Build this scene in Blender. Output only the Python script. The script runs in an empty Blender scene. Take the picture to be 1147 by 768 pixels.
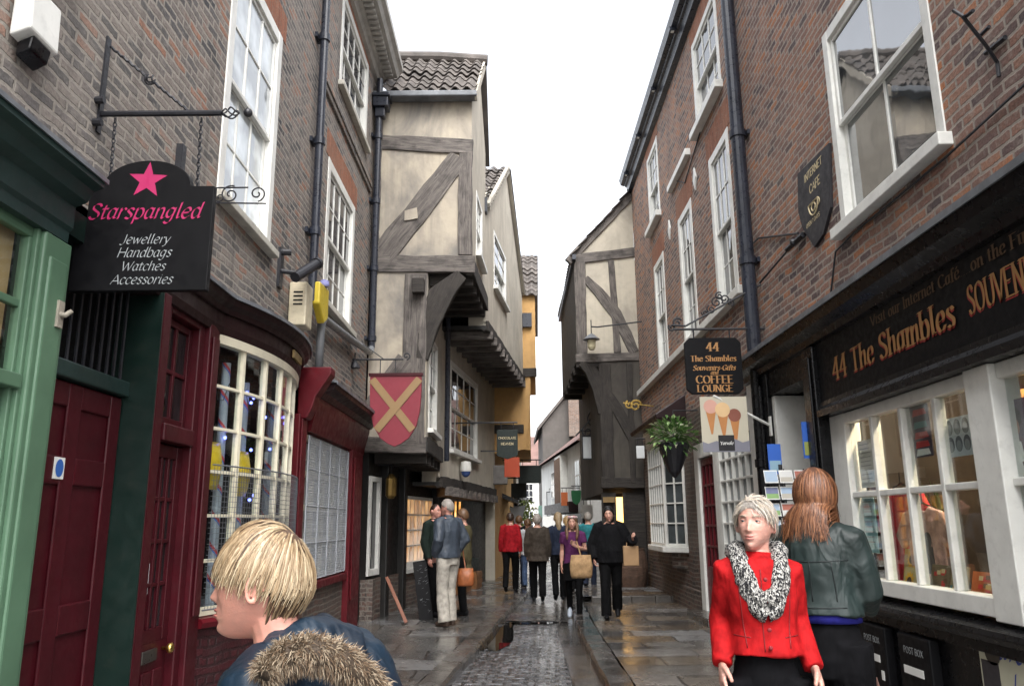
import bpy, bmesh, math, random
import numpy as np
from math import sin, cos, pi, radians, sqrt, atan2
from mathutils import Vector, Matrix

random.seed(7)
S = bpy.context.scene
COL = S.collection

# ------------------------------------------------------------------ camera
F_PX, PW, PH = 885.0, 1147.0, 768.0
PITCH, ROLL, CZ = radians(12.8), radians(0.5), 1.55
cam_d = bpy.data.cameras.new('camera')
cam_d.sensor_width = 36.0
cam_d.lens = F_PX / PW * 36.0
cam_d.clip_start, cam_d.clip_end = 0.05, 2000.0
cam = bpy.data.objects.new('camera', cam_d)
COL.objects.link(cam)
_f = Vector((0, cos(PITCH), sin(PITCH)))
_u0 = Vector((0, -sin(PITCH), cos(PITCH)))
_r0 = Vector((1, 0, 0))
_r = _r0 * cos(ROLL) - _u0 * sin(ROLL)
_u = _u0 * cos(ROLL) + _r0 * sin(ROLL)
cam.matrix_world = Matrix(((_r.x, _u.x, -_f.x, 0), (_r.y, _u.y, -_f.y, 0), (_r.z, _u.z, -_f.z, CZ), (0, 0, 0, 1)))
S.camera = cam

# ------------------------------------------------------------------ sky, sun, exposure
SUN_EL, SUN_ROT = radians(52), radians(160)
world = bpy.data.worlds.new('World')
S.world = world
world.use_nodes = True
wn, wl = world.node_tree.nodes, world.node_tree.links
wn.clear()
sky_n = wn.new('ShaderNodeTexSky')
sky_n.sky_type = 'NISHITA'
sky_n.sun_disc = False
sky_n.sun_elevation, sky_n.sun_rotation = SUN_EL, SUN_ROT
sky_n.dust_density = 4.0
hs = wn.new('ShaderNodeHueSaturation')
hs.inputs['Saturation'].default_value = 0.22          # cloud cover takes the blue out
bg = wn.new('ShaderNodeBackground')
bg.inputs['Strength'].default_value = 0.15
wo = wn.new('ShaderNodeOutputWorld')
wl.new(sky_n.outputs[0], hs.inputs['Color'])
wl.new(hs.outputs[0], bg.inputs['Color'])
wl.new(bg.outputs[0], wo.inputs['Surface'])
sun_d = bpy.data.lights.new('sun', 'SUN')
sun_d.energy, sun_d.angle, sun_d.color = 0.6, radians(25), (1.0, 0.98, 0.95)
sun = bpy.data.objects.new('sun', sun_d)
sun.rotation_euler = (radians(90) - SUN_EL, 0, SUN_ROT + pi)
sun.location = (0, 0, 60)
COL.objects.link(sun)
S.view_settings.view_transform = 'Standard'
S.view_settings.look = 'None'
S.view_settings.gamma = 1.0
S.view_settings.use_curve_mapping = False
S.view_settings.exposure = 1.85
S.cycles.max_bounces = 7
S.cycles.diffuse_bounces = 3
S.cycles.transparent_max_bounces = 12
S.cycles.use_denoising = True

# ------------------------------------------------------------------ mesh helpers
def rootloc(o):
    v = Vector((0, 0, 0))
    while o is not None:
        v += o.location
        o = o.parent
    return v

def tag(o, label=None, cat=None, group=None, kind=None):
    for k, v in (('label', label), ('category', cat), ('group', group), ('kind', kind)):
        if v: o[k] = v
    return o

def thing(name, loc, label, cat, group=None):
    o = bpy.data.objects.new(name, None)
    o.empty_display_size = 0.2
    o.location = loc
    COL.objects.link(o)
    return tag(o, label, cat, group)

class MB:
    def __init__(s):
        s.v, s.f, s.m = [], [], []
    def add(s, verts, faces, mi=0):
        b = len(s.v)
        s.v += [tuple(p) for p in verts]
        s.f += [tuple(i + b for i in f) for f in faces]
        s.m += [mi] * len(faces)
        return s
    def box(s, x0, x1, y0, y1, z0, z1, mi=0):
        if x0 > x1: x0, x1 = x1, x0
        if y0 > y1: y0, y1 = y1, y0
        if z0 > z1: z0, z1 = z1, z0
        v = [(x0, y0, z0), (x1, y0, z0), (x1, y1, z0), (x0, y1, z0), (x0, y0, z1), (x1, y0, z1), (x1, y1, z1), (x0, y1, z1)]
        return s.add(v, [(0, 3, 2, 1), (4, 5, 6, 7), (0, 1, 5, 4), (1, 2, 6, 5), (2, 3, 7, 6), (3, 0, 4, 7)], mi)
    def obox(s, c, u, v, w, mi=0):
        """box around c with half-extent vectors u, v, w (right handed)"""
        c, u, v, w = Vector(c), Vector(u), Vector(v), Vector(w)
        if u.cross(v).dot(w) < 0: u = -u
        P = [c + a * u + b * v + d * w for d in (-1, 1) for a, b in ((-1, -1), (1, -1), (1, 1), (-1, 1))]
        return s.add(P, [(0, 3, 2, 1), (4, 5, 6, 7), (0, 1, 5, 4), (1, 2, 6, 5), (2, 3, 7, 6), (3, 0, 4, 7)], mi)
    def bar(s, p0, p1, w, d, side=(0, 0, 1), mi=0):
        p0, p1 = Vector(p0), Vector(p1)
        a = (p1 - p0)
        L = a.length
        a = a / L
        sd = Vector(side)
        n = a.cross(sd)
        if n.length < 1e-4: n = a.cross(Vector((1, 0, 0.01)))
        n.normalize()
        t = n.cross(a)
        return s.obox((p0 + p1) / 2, a * (L / 2), n * (w / 2), t * (d / 2), mi)
    def tube(s, pts, r, n=8, caps=True, up=None, mi=0):
        """r: radius, or per-point radius, or per-point (a, b) ellipse"""
        pts = [Vector(p) for p in pts]
        N = len(pts)
        if not isinstance(r, (list, tuple)): r = [r] * N
        vs, fs = [], []
        prev = None
        for i, p in enumerate(pts):
            t = (pts[min(i + 1, N - 1)] - pts[max(i - 1, 0)])
            if t.length < 1e-9: t = Vector((0, 0, 1))
            t.normalize()
            if prev is None:
                ref = Vector(up) if up else (Vector((0, 0, 1)) if abs(t.z) < 0.9 else Vector((1, 0, 0)))
                a = ref - t * ref.dot(t)
            else:
                a = prev - t * prev.dot(t)
            a.normalize()
            prev = a
            b = t.cross(a)
            ra, rb = r[i] if isinstance(r[i], (list, tuple)) else (r[i], r[i])
            for k in range(n):
                an = 2 * pi * k / n
                vs.append(p + a * (ra * cos(an)) + b * (rb * sin(an)))
        for i in range(N - 1):
            for k in range(n):
                k2 = (k + 1) % n
                fs.append((i * n + k, i * n + k2, (i + 1) * n + k2, (i + 1) * n + k))
        if caps:
            fs.append(tuple(range(n - 1, -1, -1)))
            fs.append(tuple((N - 1) * n + k for k in range(n)))
        return s.add(vs, fs, mi)
    def prism(s, poly, axis, a0, a1, mi=0):
        """poly in (x,y)->'Z', (x,z)->'Y', (y,z)->'X'"""
        def m(p, a):
            return (a, p[0], p[1]) if axis == 'X' else (p[0], a, p[1]) if axis == 'Y' else (p[0], p[1], a)
        n = len(poly)
        area = sum(poly[i][0] * poly[(i + 1) % n][1] - poly[(i + 1) % n][0] * poly[i][1] for i in range(n))
        if area < 0: poly = poly[::-1]
        if axis == 'Y': poly = poly[::-1]
        if a0 > a1: a0, a1 = a1, a0
        vs = [m(p, a0) for p in poly] + [m(p, a1) for p in poly]
        fs = [tuple(range(n - 1, -1, -1)), tuple(range(n, 2 * n))]
        fs += [(i, (i + 1) % n, n + (i + 1) % n, n + i) for i in range(n)]
        return s.add(vs, fs, mi)
    def sweep(s, prof, path, mi=0, caps=True):
        """prof: closed (out, z) polygon; path: (x, y, nx, ny) stations, out measured along n"""
        n, N = len(prof), len(path)
        vs = [(x + nx * o, y + ny * o, z) for x, y, nx, ny in path for o, z in prof]
        fs = [(i * n + k, i * n + (k + 1) % n, (i + 1) * n + (k + 1) % n, (i + 1) * n + k) for i in range(N - 1) for k in range(n)]
        if caps:
            fs.append(tuple(range(n)))
            fs.append(tuple((N - 1) * n + k for k in range(n - 1, -1, -1)))
        return s.add(vs, fs, mi)
    def lathe(s, prof, c, n=20, axis='Z', mi=0):
        vs, fs = [], []
        for r, h in prof:
            for k in range(n):
                a = 2 * pi * k / n
                q = (r * cos(a), r * sin(a), h)
                if axis == 'X': q = (h, q[0], q[1])
                if axis == 'Y': q = (q[1], h, q[0])
                vs.append((c[0] + q[0], c[1] + q[1], c[2] + q[2]))
        N = len(prof)
        for i in range(N - 1):
            for k in range(n):
                k2 = (k + 1) % n
                fs.append((i * n + k, i * n + k2, (i + 1) * n + k2, (i + 1) * n + k))
        fs.append(tuple(range(n - 1, -1, -1)))
        fs.append(tuple((N - 1) * n + k for k in range(n)))
        return s.add(vs, fs, mi)
    def ball(s, c, r, n=12, mi=0):
        rx, ry, rz = r if isinstance(r, (list, tuple)) else (r, r, r)
        m = max(6, n // 2 + 2)
        vs = [(c[0], c[1], c[2] - rz)]
        for i in range(1, m):
            t = -pi / 2 + pi * i / m
            vs += [(c[0] + rx * cos(t) * cos(2 * pi * k / n), c[1] + ry * cos(t) * sin(2 * pi * k / n), c[2] + rz * sin(t)) for k in range(n)]
        vs.append((c[0], c[1], c[2] + rz))
        fs = [(0, 1 + (k + 1) % n, 1 + k) for k in range(n)]
        for i in range(m - 2):
            b = 1 + i * n
            fs += [(b + k, b + (k + 1) % n, b + n + (k + 1) % n, b + n + k) for k in range(n)]
        b = 1 + (m - 2) * n
        fs += [(b + k, b + (k + 1) % n, len(vs) - 1) for k in range(n)]
        return s.add(vs, fs, mi)
    def build(s, name, mat, parent=None, bevel=0.0, smooth=False, recalc=False, base=None):
        me = bpy.data.meshes.new(name)
        mats = mat if isinstance(mat, (list, tuple)) else [mat]
        if parent is not None:
            L = rootloc(parent)
        else:
            if base is not None: L = Vector(base)
            else:
                a = np.array(s.v)
                lo, hi = a.min(0), a.max(0)
                L = Vector(((lo[0] + hi[0]) / 2, (lo[1] + hi[1]) / 2, lo[2]))
        me.from_pydata([(p[0] - L.x, p[1] - L.y, p[2] - L.z) for p in s.v], [], s.f)
        for m in mats: me.materials.append(m)
        if len(mats) > 1: me.polygons.foreach_set('material_index', s.m)
        if recalc:
            bm = bmesh.new(); bm.from_mesh(me)
            bmesh.ops.recalc_face_normals(bm, faces=bm.faces[:])
            bm.to_mesh(me); bm.free()
        if smooth: me.polygons.foreach_set('use_smooth', [True] * len(me.polygons))
        me.update()
        o = bpy.data.objects.new(name, me)
        COL.objects.link(o)
        if parent is not None: o.parent = parent
        else: o.location = L
        if bevel:
            b = o.modifiers.new('bevel', 'BEVEL')
            b.width, b.segments, b.limit_method = bevel, 2, 'ANGLE'
            b.angle_limit = radians(40)
        return o

def struct(o):
    o['kind'] = 'structure'
    return o

def at(px, py, X=None, Y=None, Z=None):
    """the point of a wall, plane or ground that the photograph shows at a pixel"""
    d = _f * F_PX + _r * (px - PW / 2) + _u * (PH / 2 - py)
    t = X / d.x if X is not None else Y / d.y if Y is not None else (Z - CZ) / d.z
    return Vector((d.x * t, d.y * t, CZ + d.z * t))

# ------------------------------------------------------------------ material helpers
class NT:
    def __init__(s, name):
        s.mat = bpy.data.materials.new(name)
        s.mat.use_nodes = True
        s.n, s.l = s.mat.node_tree.nodes, s.mat.node_tree.links
        s.n.clear()
        s.out = s.n.new('ShaderNodeOutputMaterial')
    def node(s, t, **kw):
        o = s.n.new('ShaderNode' + t)
        for k, v in kw.items():
            if k.startswith('i_'):
                key = k[2:].replace('_', ' ')
                inp = o.inputs[int(key)] if key.isdigit() else o.inputs[key]
                s.put(inp, v)
            else: setattr(o, k, v)
        return o
    def put(s, inp, v):
        if hasattr(v, 'links') or hasattr(v, 'is_output'): s.l.new(v, inp)
        else: inp.default_value = v
    def math(s, op, a, b=0.0, c=None, clamp=False):
        o = s.n.new('ShaderNodeMath'); o.operation = op; o.use_clamp = clamp
        s.put(o.inputs[0], a); s.put(o.inputs[1], b)
        if c is not None: s.put(o.inputs[2], c)
        return o.outputs[0]
    def mix(s, fac, a, b, blend='MIX'):
        o = s.n.new('ShaderNodeMix'); o.data_type = 'RGBA'; o.blend_type = blend
        s.put(o.inputs[0], fac)
        s.put(o.inputs[6], a if not isinstance(a, tuple) else (*a[:3], 1))
        s.put(o.inputs[7], b if not isinstance(b, tuple) else (*b[:3], 1))
        return o.outputs[2]
    def noise(s, scale, detail=3, rough=0.55, vec=None, dist=0.0, col=False):
        o = s.n.new('ShaderNodeTexNoise')
        o.inputs['Scale'].default_value = scale; o.inputs['Detail'].default_value = detail
        o.inputs['Roughness'].default_value = rough; o.inputs['Distortion'].default_value = dist
        s.l.new(vec if vec is not None else s.pos(), o.inputs['Vector'])
        return o.outputs[1 if col else 0]
    def pos(s):
        if not hasattr(s, '_pos'):
            s.geo = s.n.new('ShaderNodeNewGeometry'); s._pos = s.geo.outputs['Position']
        return s._pos
    def objc(s):
        if not hasattr(s, '_oc'):
            s.tc = s.n.new('ShaderNodeTexCoord'); s._oc = s.tc.outputs['Object']
        return s._oc
    def scale(s, vec, sc, rot=(0, 0, 0)):
        o = s.n.new('ShaderNodeMapping')
        o.inputs['Scale'].default_value = sc; o.inputs['Rotation'].default_value = rot
        s.l.new(vec, o.inputs['Vector'])
        return o.outputs[0]
    def ramp(s, fac, stops, interp='LINEAR'):
        o = s.n.new('ShaderNodeValToRGB'); o.color_ramp.interpolation = interp
        e = o.color_ramp.elements
        while len(e) < len(stops): e.new(0.5)
        for k, (p, c) in enumerate(stops):
            e[k].position = p
            e[k].color = (c, c, c, 1) if not isinstance(c, tuple) else (*c[:3], 1)
        s.l.new(fac, o.inputs[0])
        return o.outputs[0]
    def maprange(s, v, a, b, c, d):
        o = s.n.new('ShaderNodeMapRange')
        s.put(o.inputs[0], v)
        for i, k in enumerate((a, b, c, d)): o.inputs[1 + i].default_value = k
        return o.outputs[0]
    def bump(s, h, strength=0.3, dist=0.01, normal=None):
        o = s.n.new('ShaderNodeBump')
        s.put(o.inputs['Strength'], strength); o.inputs['Distance'].default_value = dist
        s.l.new(h, o.inputs['Height'])
        if normal is not None: s.l.new(normal, o.inputs['Normal'])
        return o.outputs[0]
    def bsdf(s, color, rough=0.6, normal=None, **kw):
        b = s.n.new('ShaderNodeBsdfPrincipled')
        s.put(b.inputs['Base Color'], color if not isinstance(color, tuple) else (*color[:3], 1))
        s.put(b.inputs['Roughness'], rough)
        if normal is not None: s.l.new(normal, b.inputs['Normal'])
        for k, v in kw.items(): s.put(b.inputs[k.replace('_', ' ')], v)
        s.l.new(b.outputs[0], s.out.inputs[0])
        return b

_mc = {}
def paint(name, col, rough=0.45, var=0.25, scale=5.0, bump=0.15, bscale=45, dirt=0.35, metal=0.0, spec=0.5, grime=(0.05, 0.045, 0.035)):
    """painted or plain surface with uneven tone, specks of wear and a little bump"""
    if name in _mc: return _mc[name]
    t = NT(name)
    n1 = t.noise(scale, 4)
    c = t.mix(t.maprange(n1, 0.3, 0.7, 0, 1), tuple(v * (1 - var) for v in col), tuple(min(1, v * (1 + var * 0.6)) for v in col))
    if dirt:
        n2 = t.noise(scale * 2.7, 6, 0.7)
        c = t.mix(t.maprange(n2, 0.52, 0.78, 0, dirt), c, grime)
    nb = t.noise(bscale, 3)
    t.bsdf(c, t.maprange(t.noise(scale * 3, 3), 0.3, 0.7, max(0.03, rough - 0.1), min(1, rough + 0.12)), t.bump(nb, bump, 0.004), Metallic=metal, Specular_IOR_Level=spec)
    _mc[name] = t.mat
    return t.mat

def cloth(name, col, col2=None, rough=0.85, scale=14, fold=0.5, sheen=0.0):
    if name in _mc: return _mc[name]
    t = NT(name)
    n1 = t.noise(scale, 3)
    c = t.mix(t.maprange(n1, 0.35, 0.65, 0, 1), tuple(v * 0.75 for v in col), col2 or tuple(min(1, v * 1.2) for v in col))
    v = t.scale(t.objc(), (9, 9, 5))
    big = t.noise(1.0, 2, 0.5, vec=v, dist=1.2)
    fine = t.noise(500, 2)
    t.bsdf(c, rough, t.bump(fine, 0.2, 0.002, t.bump(big, fold, 0.03)), Sheen_Weight=sheen, Specular_IOR_Level=0.1 if rough > 0.6 else 0.5)
    _mc[name] = t.mat
    return t.mat

def brick(name, ramp, mortar, blot=0.4, bw=0.212, bh=0.07, mort=0.013, rough=0.85, soldier=False, stain=0.4):
    if name in _mc: return _mc[name]
    t = NT(name)
    t.pos()
    sx = t.node('SeparateXYZ', i_0=t._pos)
    sn = t.node('SeparateXYZ', i_0=t.geo.outputs['True Normal'])
    ax, ay = t.math('ABSOLUTE', sn.outputs[0]), t.math('ABSOLUTE', sn.outputs[1])
    az = t.math('ABSOLUTE', sn.outputs[2])
    u = t.math('ADD', t.math('MULTIPLY', sx.outputs[1], ax), t.math('MULTIPLY', sx.outputs[0], t.math('ADD', ay, az)))
    vv = t.math('ADD', t.math('MULTIPLY', sx.outputs[2], t.math('SUBTRACT', 1.0, az)), t.math('MULTIPLY', sx.outputs[1], az))
    cv = t.node('CombineXYZ', i_0=vv if soldier else u, i_1=u if soldier else vv, i_2=0.0)
    # slightly wandering courses
    wob = t.node('VectorMath', operation='MULTIPLY_ADD', i_0=t.noise(1.6, 2, vec=cv.outputs[0], col=True), i_1=(0.06, 0.07, 0), i_2=cv.outputs[0])
    wob2 = t.node('VectorMath', operation='MULTIPLY_ADD', i_0=t.noise(22, 2, vec=cv.outputs[0], col=True), i_1=(0.02, 0.02, 0), i_2=wob.outputs[0])
    b = t.node('TexBrick', offset=0.5, squash=1.0, i_Vector=wob2.outputs[0], i_Scale=1.0)
    b.inputs['Color1'].default_value = (0, 0, 0, 1); b.inputs['Color2'].default_value = (1, 1, 1, 1)
    b.inputs['Mortar'].default_value = (0.5, 0.5, 0.5, 1)
    b.inputs['Mortar Size'].default_value = mort; b.inputs['Mortar Smooth'].default_value = 0.35
    b.inputs['Brick Width'].default_value = bw; b.inputs['Row Height'].default_value = bh
    tone = t.math('ADD', b.outputs['Color'], t.math('MULTIPLY', t.math('SUBTRACT', t.noise(1.3, 4), 0.5), 0.9))
    c = t.ramp(tone, ramp)
    c = t.mix(t.maprange(t.noise(42, 6, 0.75), 0.36, 0.7, 0, 0.9), c, t.mix(1.0, c, (0.42, 0.41, 0.42), 'MULTIPLY'))
    c = t.mix(t.maprange(t.noise(0.55, 3), 0.42, 0.62, 0, blot), c, tuple(v * 0.9 for v in mortar))
    c = t.mix(t.maprange(t.noise(14, 4, 0.6), 0.52, 0.76, 0, 0.65), c, mortar)
    c = t.mix(b.outputs['Fac'], c, t.mix(t.noise(30, 3), mortar, tuple(v * 0.75 for v in mortar)))
    st = t.noise(1.0, 4, 0.65, vec=t.scale(t._pos, (1.0, 1.0, 0.35)))
    c = t.mix(t.maprange(st, 0.5, 0.75, 0, stain), c, (0.03, 0.028, 0.027))
    sk = t.noise(1.0, 4, 0.6, vec=t.scale(t._pos, (5, 5, 0.35)))
    c = t.mix(t.maprange(sk, 0.54, 0.74, 0, stain * 1.3), c, (0.045, 0.042, 0.04))
    c = t.mix(t.maprange(t.noise(2.6, 5, 0.7, dist=0.7), 0.6, 0.72, 0, 0.35), c, tuple(min(1, v * 1.25) for v in mortar))
    h = t.math('ADD', t.math('MULTIPLY', b.outputs['Fac'], -0.8), t.math('MULTIPLY', t.noise(60, 4), 0.5))
    t.bsdf(c, rough, t.bump(h, 0.75, 0.014))
    _mc[name] = t.mat
    return t.mat

def aged_plaster(name, col, stain=(0.2, 0.17, 0.13), k=0.55):
    t = NT(name)
    st = t.noise(1.0, 5, 0.6, vec=t.scale(t.pos(), (1.1, 1.1, 0.6)), dist=0.8)
    c = t.mix(t.maprange(st, 0.42, 0.62, 0, k), col, stain)
    c = t.mix(t.maprange(t.noise(1.0, 4, 0.6, vec=t.scale(t.pos(), (7, 7, 0.5))), 0.52, 0.72, 0, 0.45), c, stain)
    c = t.mix(t.maprange(t.noise(7, 6, 0.7), 0.5, 0.75, 0, 0.4), c, tuple(v * 0.6 for v in col))
    c = t.mix(t.maprange(t.noise(2.2, 3), 0.5, 0.7, 0, 0.35), c, tuple(min(1, v * 1.25) for v in col))
    t.bsdf(c, 0.9, t.bump(t.math('ADD', t.noise(9, 4), t.math('MULTIPLY', t.noise(90, 2), 0.3)), 0.35, 0.015))
    return t.mat

def old_timber(name, a, b, crack=0.7):
    """weathered oak: grain along the beam's own long axis (local X)"""
    t = NT(name)
    v = t.scale(t.objc(), (1.2, 16, 16))
    g = t.noise(2.0, 6, 0.7, vec=v, dist=0.6)
    c = t.ramp(g, [(0.3, a), (0.5, tuple((x + y) / 2 for x, y in zip(a, b))), (0.72, b)])
    c = t.mix(t.maprange(t.noise(4, 4), 0.5, 0.7, 0, 0.6), c, tuple(x * 0.7 for x in a))
    t.bsdf(c, 0.85, t.bump(g, crack, 0.02))
    return t.mat

def glass_opaque(name, col=(0.015, 0.018, 0.022), ior=1.75, wave=0.06):
    """old window glass before an unlit room: slightly wavy, reflects street and sky"""
    t = NT(name)
    w = t.noise(2.2, 2)
    c = t.mix(t.maprange(t.noise(1.7, 3), 0.4, 0.65, 0, 1), col, tuple(min(1, v * 2.6) for v in col))
    t.bsdf(c, 0.03, t.bump(w, wave, 0.05), IOR=ior)
    return t.mat

def glass_clear(name, tint=(0.93, 0.96, 0.95), refl=1.5):
    t = NT(name)
    lw = t.node('LayerWeight', i_Blend=0.5)
    fr = t.math('MULTIPLY_ADD', t.math('POWER', lw.outputs['Facing'], 4.0), 0.85, 0.045)
    tr = t.node('BsdfTransparent', i_Color=(*tint, 1))
    gl = t.node('BsdfGlossy', i_Roughness=0.02)
    mx = t.node('MixShader', i_0=fr, i_1=tr.outputs[0], i_2=gl.outputs[0])
    t.l.new(mx.outputs[0], t.out.inputs[0])
    return t.mat

def glow(name, col, strength):
    t = NT(name)
    e = t.node('Emission', i_Color=(*col, 1), i_Strength=strength)
    t.l.new(e.outputs[0], t.out.inputs[0])
    return t.mat
# ------------------------------------------------------------------ facades
class Facade:
    """upright plane through p0 -> p1; s runs along it, o outwards (to the street), z up"""
    def __init__(s, p0, p1, flip=False):
        s.p = Vector((p0[0], p0[1], 0)); d = Vector((p1[0] - p0[0], p1[1] - p0[1], 0))
        s.len = d.length; s.d = d.normalized()
        s.n = Vector((s.d.y, -s.d.x, 0)) * (-1 if flip else 1)
        s.flip = flip
    def pt(s, a, o, z): return s.p + s.d * a + s.n * o + Vector((0, 0, z))
    def hit(s, px, py, o=0.0):
        d = _f * F_PX + _r * (px - PW / 2) + _u * (PH / 2 - py)
        C = Vector((0, 0, CZ)); q = s.p + s.n * o
        t = (q - C).dot(s.n) / d.dot(s.n)
        P = C + d * t
        return ((P - s.p).dot(s.d), P.z)
    def box(s, mb, a0, a1, o0, o1, z0, z1, mi=0):
        c = s.pt((a0 + a1) / 2, (o0 + o1) / 2, (z0 + z1) / 2)
        return mb.obox(c, s.d * (abs(a1 - a0) / 2), s.n * (abs(o1 - o0) / 2), Vector((0, 0, abs(z1 - z0) / 2)), mi)
    def quad(s, mb, pts, mi=0):
        P = [s.pt(*p) for p in pts]
        if (P[1] - P[0]).cross(P[2] - P[1]).dot(s.n) < 0: P = P[::-1]
        return mb.add(P, [tuple(range(len(P)))], mi)
    def poly(s, mb, pts, o0, o1, mi=0):
        """extrude an (s, z) polygon from o0 to o1"""
        n = len(pts)
        if o0 > o1: o0, o1 = o1, o0
        area = sum(pts[i][0] * pts[(i + 1) % n][1] - pts[(i + 1) % n][0] * pts[i][1] for i in range(n))
        ccw = area > 0
        if ccw == s.flip: pts = pts[::-1]        # front face seen from +o runs counter clockwise
        vs = [s.pt(a, o0, z) for a, z in pts] + [s.pt(a, o1, z) for a, z in pts]
        fs = [tuple(range(n - 1, -1, -1)), tuple(range(n, 2 * n))] + [(i, (i + 1) % n, n + (i + 1) % n, n + i) for i in range(n)]
        return mb.add(vs, fs, mi)
    def sweep(s, mb, prof, a0, a1, mi=0):
        """prof: closed list of (o, z), run along the facade"""
        n = len(prof)
        vs = [s.pt(a, o, z) for a in (a0, a1) for o, z in prof]
        fs = [(k, (k + 1) % n, n + (k + 1) % n, n + k) for k in range(n)] + [tuple(range(n)), tuple(range(2 * n - 1, n - 1, -1))]
        return mb.add(vs, fs, mi)

def wall(F, a0, a1, z0, z1, holes, mat, parent, depth=0.16, name='wall', back=0.35):
    """wall front with real openings and reveals"""
    mb = MB()
    A = sorted({a0, a1, *[v for h in holes for v in h[:2] if a0 < v < a1]})
    Z = sorted({z0, z1, *[v for h in holes for v in h[2:] if z0 < v < z1]})
    for i in range(len(A) - 1):
        for j in range(len(Z) - 1):
            ca, cz = (A[i] + A[i + 1]) / 2, (Z[j] + Z[j + 1]) / 2
            if any(h[0] < ca < h[1] and h[2] < cz < h[3] for h in holes): continue
            F.quad(mb, [(A[i], 0, Z[j]), (A[i + 1], 0, Z[j]), (A[i + 1], 0, Z[j + 1]), (A[i], 0, Z[j + 1])])
    for h in holes:
        for q in ([(h[0], 0, h[2]), (h[0], 0, h[3]), (h[0], -depth, h[3]), (h[0], -depth, h[2])], [(h[1], 0, h[2]), (h[1], -depth, h[2]), (h[1], -depth, h[3]), (h[1], 0, h[3])],
                  [(h[0], 0, h[2]), (h[0], -depth, h[2]), (h[1], -depth, h[2]), (h[1], 0, h[2])], [(h[0], 0, h[3]), (h[1], 0, h[3]), (h[1], -depth, h[3]), (h[0], -depth, h[3])]):
            mb.add([F.pt(*p) for p in q], [(0, 1, 2, 3)])
    for a in (a0, a1):
        mb.add([F.pt(a, 0, z0), F.pt(a, 0, z1), F.pt(a, -back, z1), F.pt(a, -back, z0)], [(0, 1, 2, 3)])
    mb.add([F.pt(a0, 0, z1), F.pt(a1, 0, z1), F.pt(a1, -back, z1), F.pt(a0, -back, z1)], [(0, 1, 2, 3)])
    mb.add([F.pt(a0, -back, z0), F.pt(a1, -back, z0), F.pt(a1, -back, z1), F.pt(a0, -back, z1)], [(0, 1, 2, 3)])
    return mb.build(name, mat, parent)

def grid_frame(F, mb, a0, a1, z0, z1, cols, rows, o0, o1, stile=0.045, bar=0.022, top=None, bot=None):
    top, bot = top or stile, bot or stile
    F.box(mb, a0, a0 + stile, o0, o1, z0, z1); F.box(mb, a1 - stile, a1, o0, o1, z0, z1)
    F.box(mb, a0 + stile, a1 - stile, o0, o1 - 0.002, z0, z0 + bot); F.box(mb, a0 + stile, a1 - stile, o0, o1 - 0.002, z1 - top, z1)
    ia, ib, iz, jz = a0 + stile, a1 - stile, z0 + bot, z1 - top
    for k in range(1, cols):
        a = ia + (ib - ia) * k / cols
        F.box(mb, a - bar / 2, a + bar / 2, o0 + 0.004, o1 - 0.004, iz, jz)
    for k in range(1, rows):
        z = iz + (jz - iz) * k / rows
        F.box(mb, ia, ib, o0 + 0.006, o1 - 0.007, z - bar / 2, z + bar / 2)

def sash(F, a0, a1, z0, z1, cols, rt, rb, parent, M, pane, sill=True, o=0.012, split=0.5, fw=0.085, bar=0.024, sillmat=None, silld=0.1, sillh=0.08, name='window', curtain=None):
    mb = MB()
    D = 0.13
    F.box(mb, a0, a0 + fw, o - D, o, z0, z1); F.box(mb, a1 - fw, a1, o - D, o, z0, z1)
    F.box(mb, a0 + fw, a1 - fw, o - D, o - 0.003, z1 - fw, z1)
    F.box(mb, a0 + fw, a1 - fw, o - D, o - 0.003, z0, z0 + 0.03)
    zm = z0 + 0.03 + (z1 - fw - z0 - 0.03) * split
    grid_frame(F, mb, a0 + fw, a1 - fw, zm - 0.022, z1 - fw, cols, rt, o - 0.07, o - 0.028, bar=bar)
    grid_frame(F, mb, a0 + fw, a1 - fw, z0 + 0.03, zm + 0.02, cols, rb, o - 0.115, o - 0.074, bar=bar, bot=0.07)
    w = mb.build(name, M, parent, bevel=0.004)
    p = MB()
    F.box(p, a0 + fw + 0.02, a1 - fw - 0.02, o - 0.052, o - 0.046, zm, z1 - fw - 0.02)
    F.box(p, a0 + fw + 0.02, a1 - fw - 0.02, o - 0.097, o - 0.091, z0 + 0.06, zm)
    p.build('pane', pane, w)
    if curtain:
        c = MB()
        F.box(c, a0 + 0.02, a1 - 0.02, o - 0.33, o - 0.32, z0, z1)
        c.build('curtain', curtain, w)
    if sill:
        sm = MB()
        F.box(sm, a0 - 0.06, a1 + 0.06, o - 0.12, silld, z0 - sillh, z0 - 0.002)
        sm.build('sill', sillmat or M, w, bevel=0.008)
    return w

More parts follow.
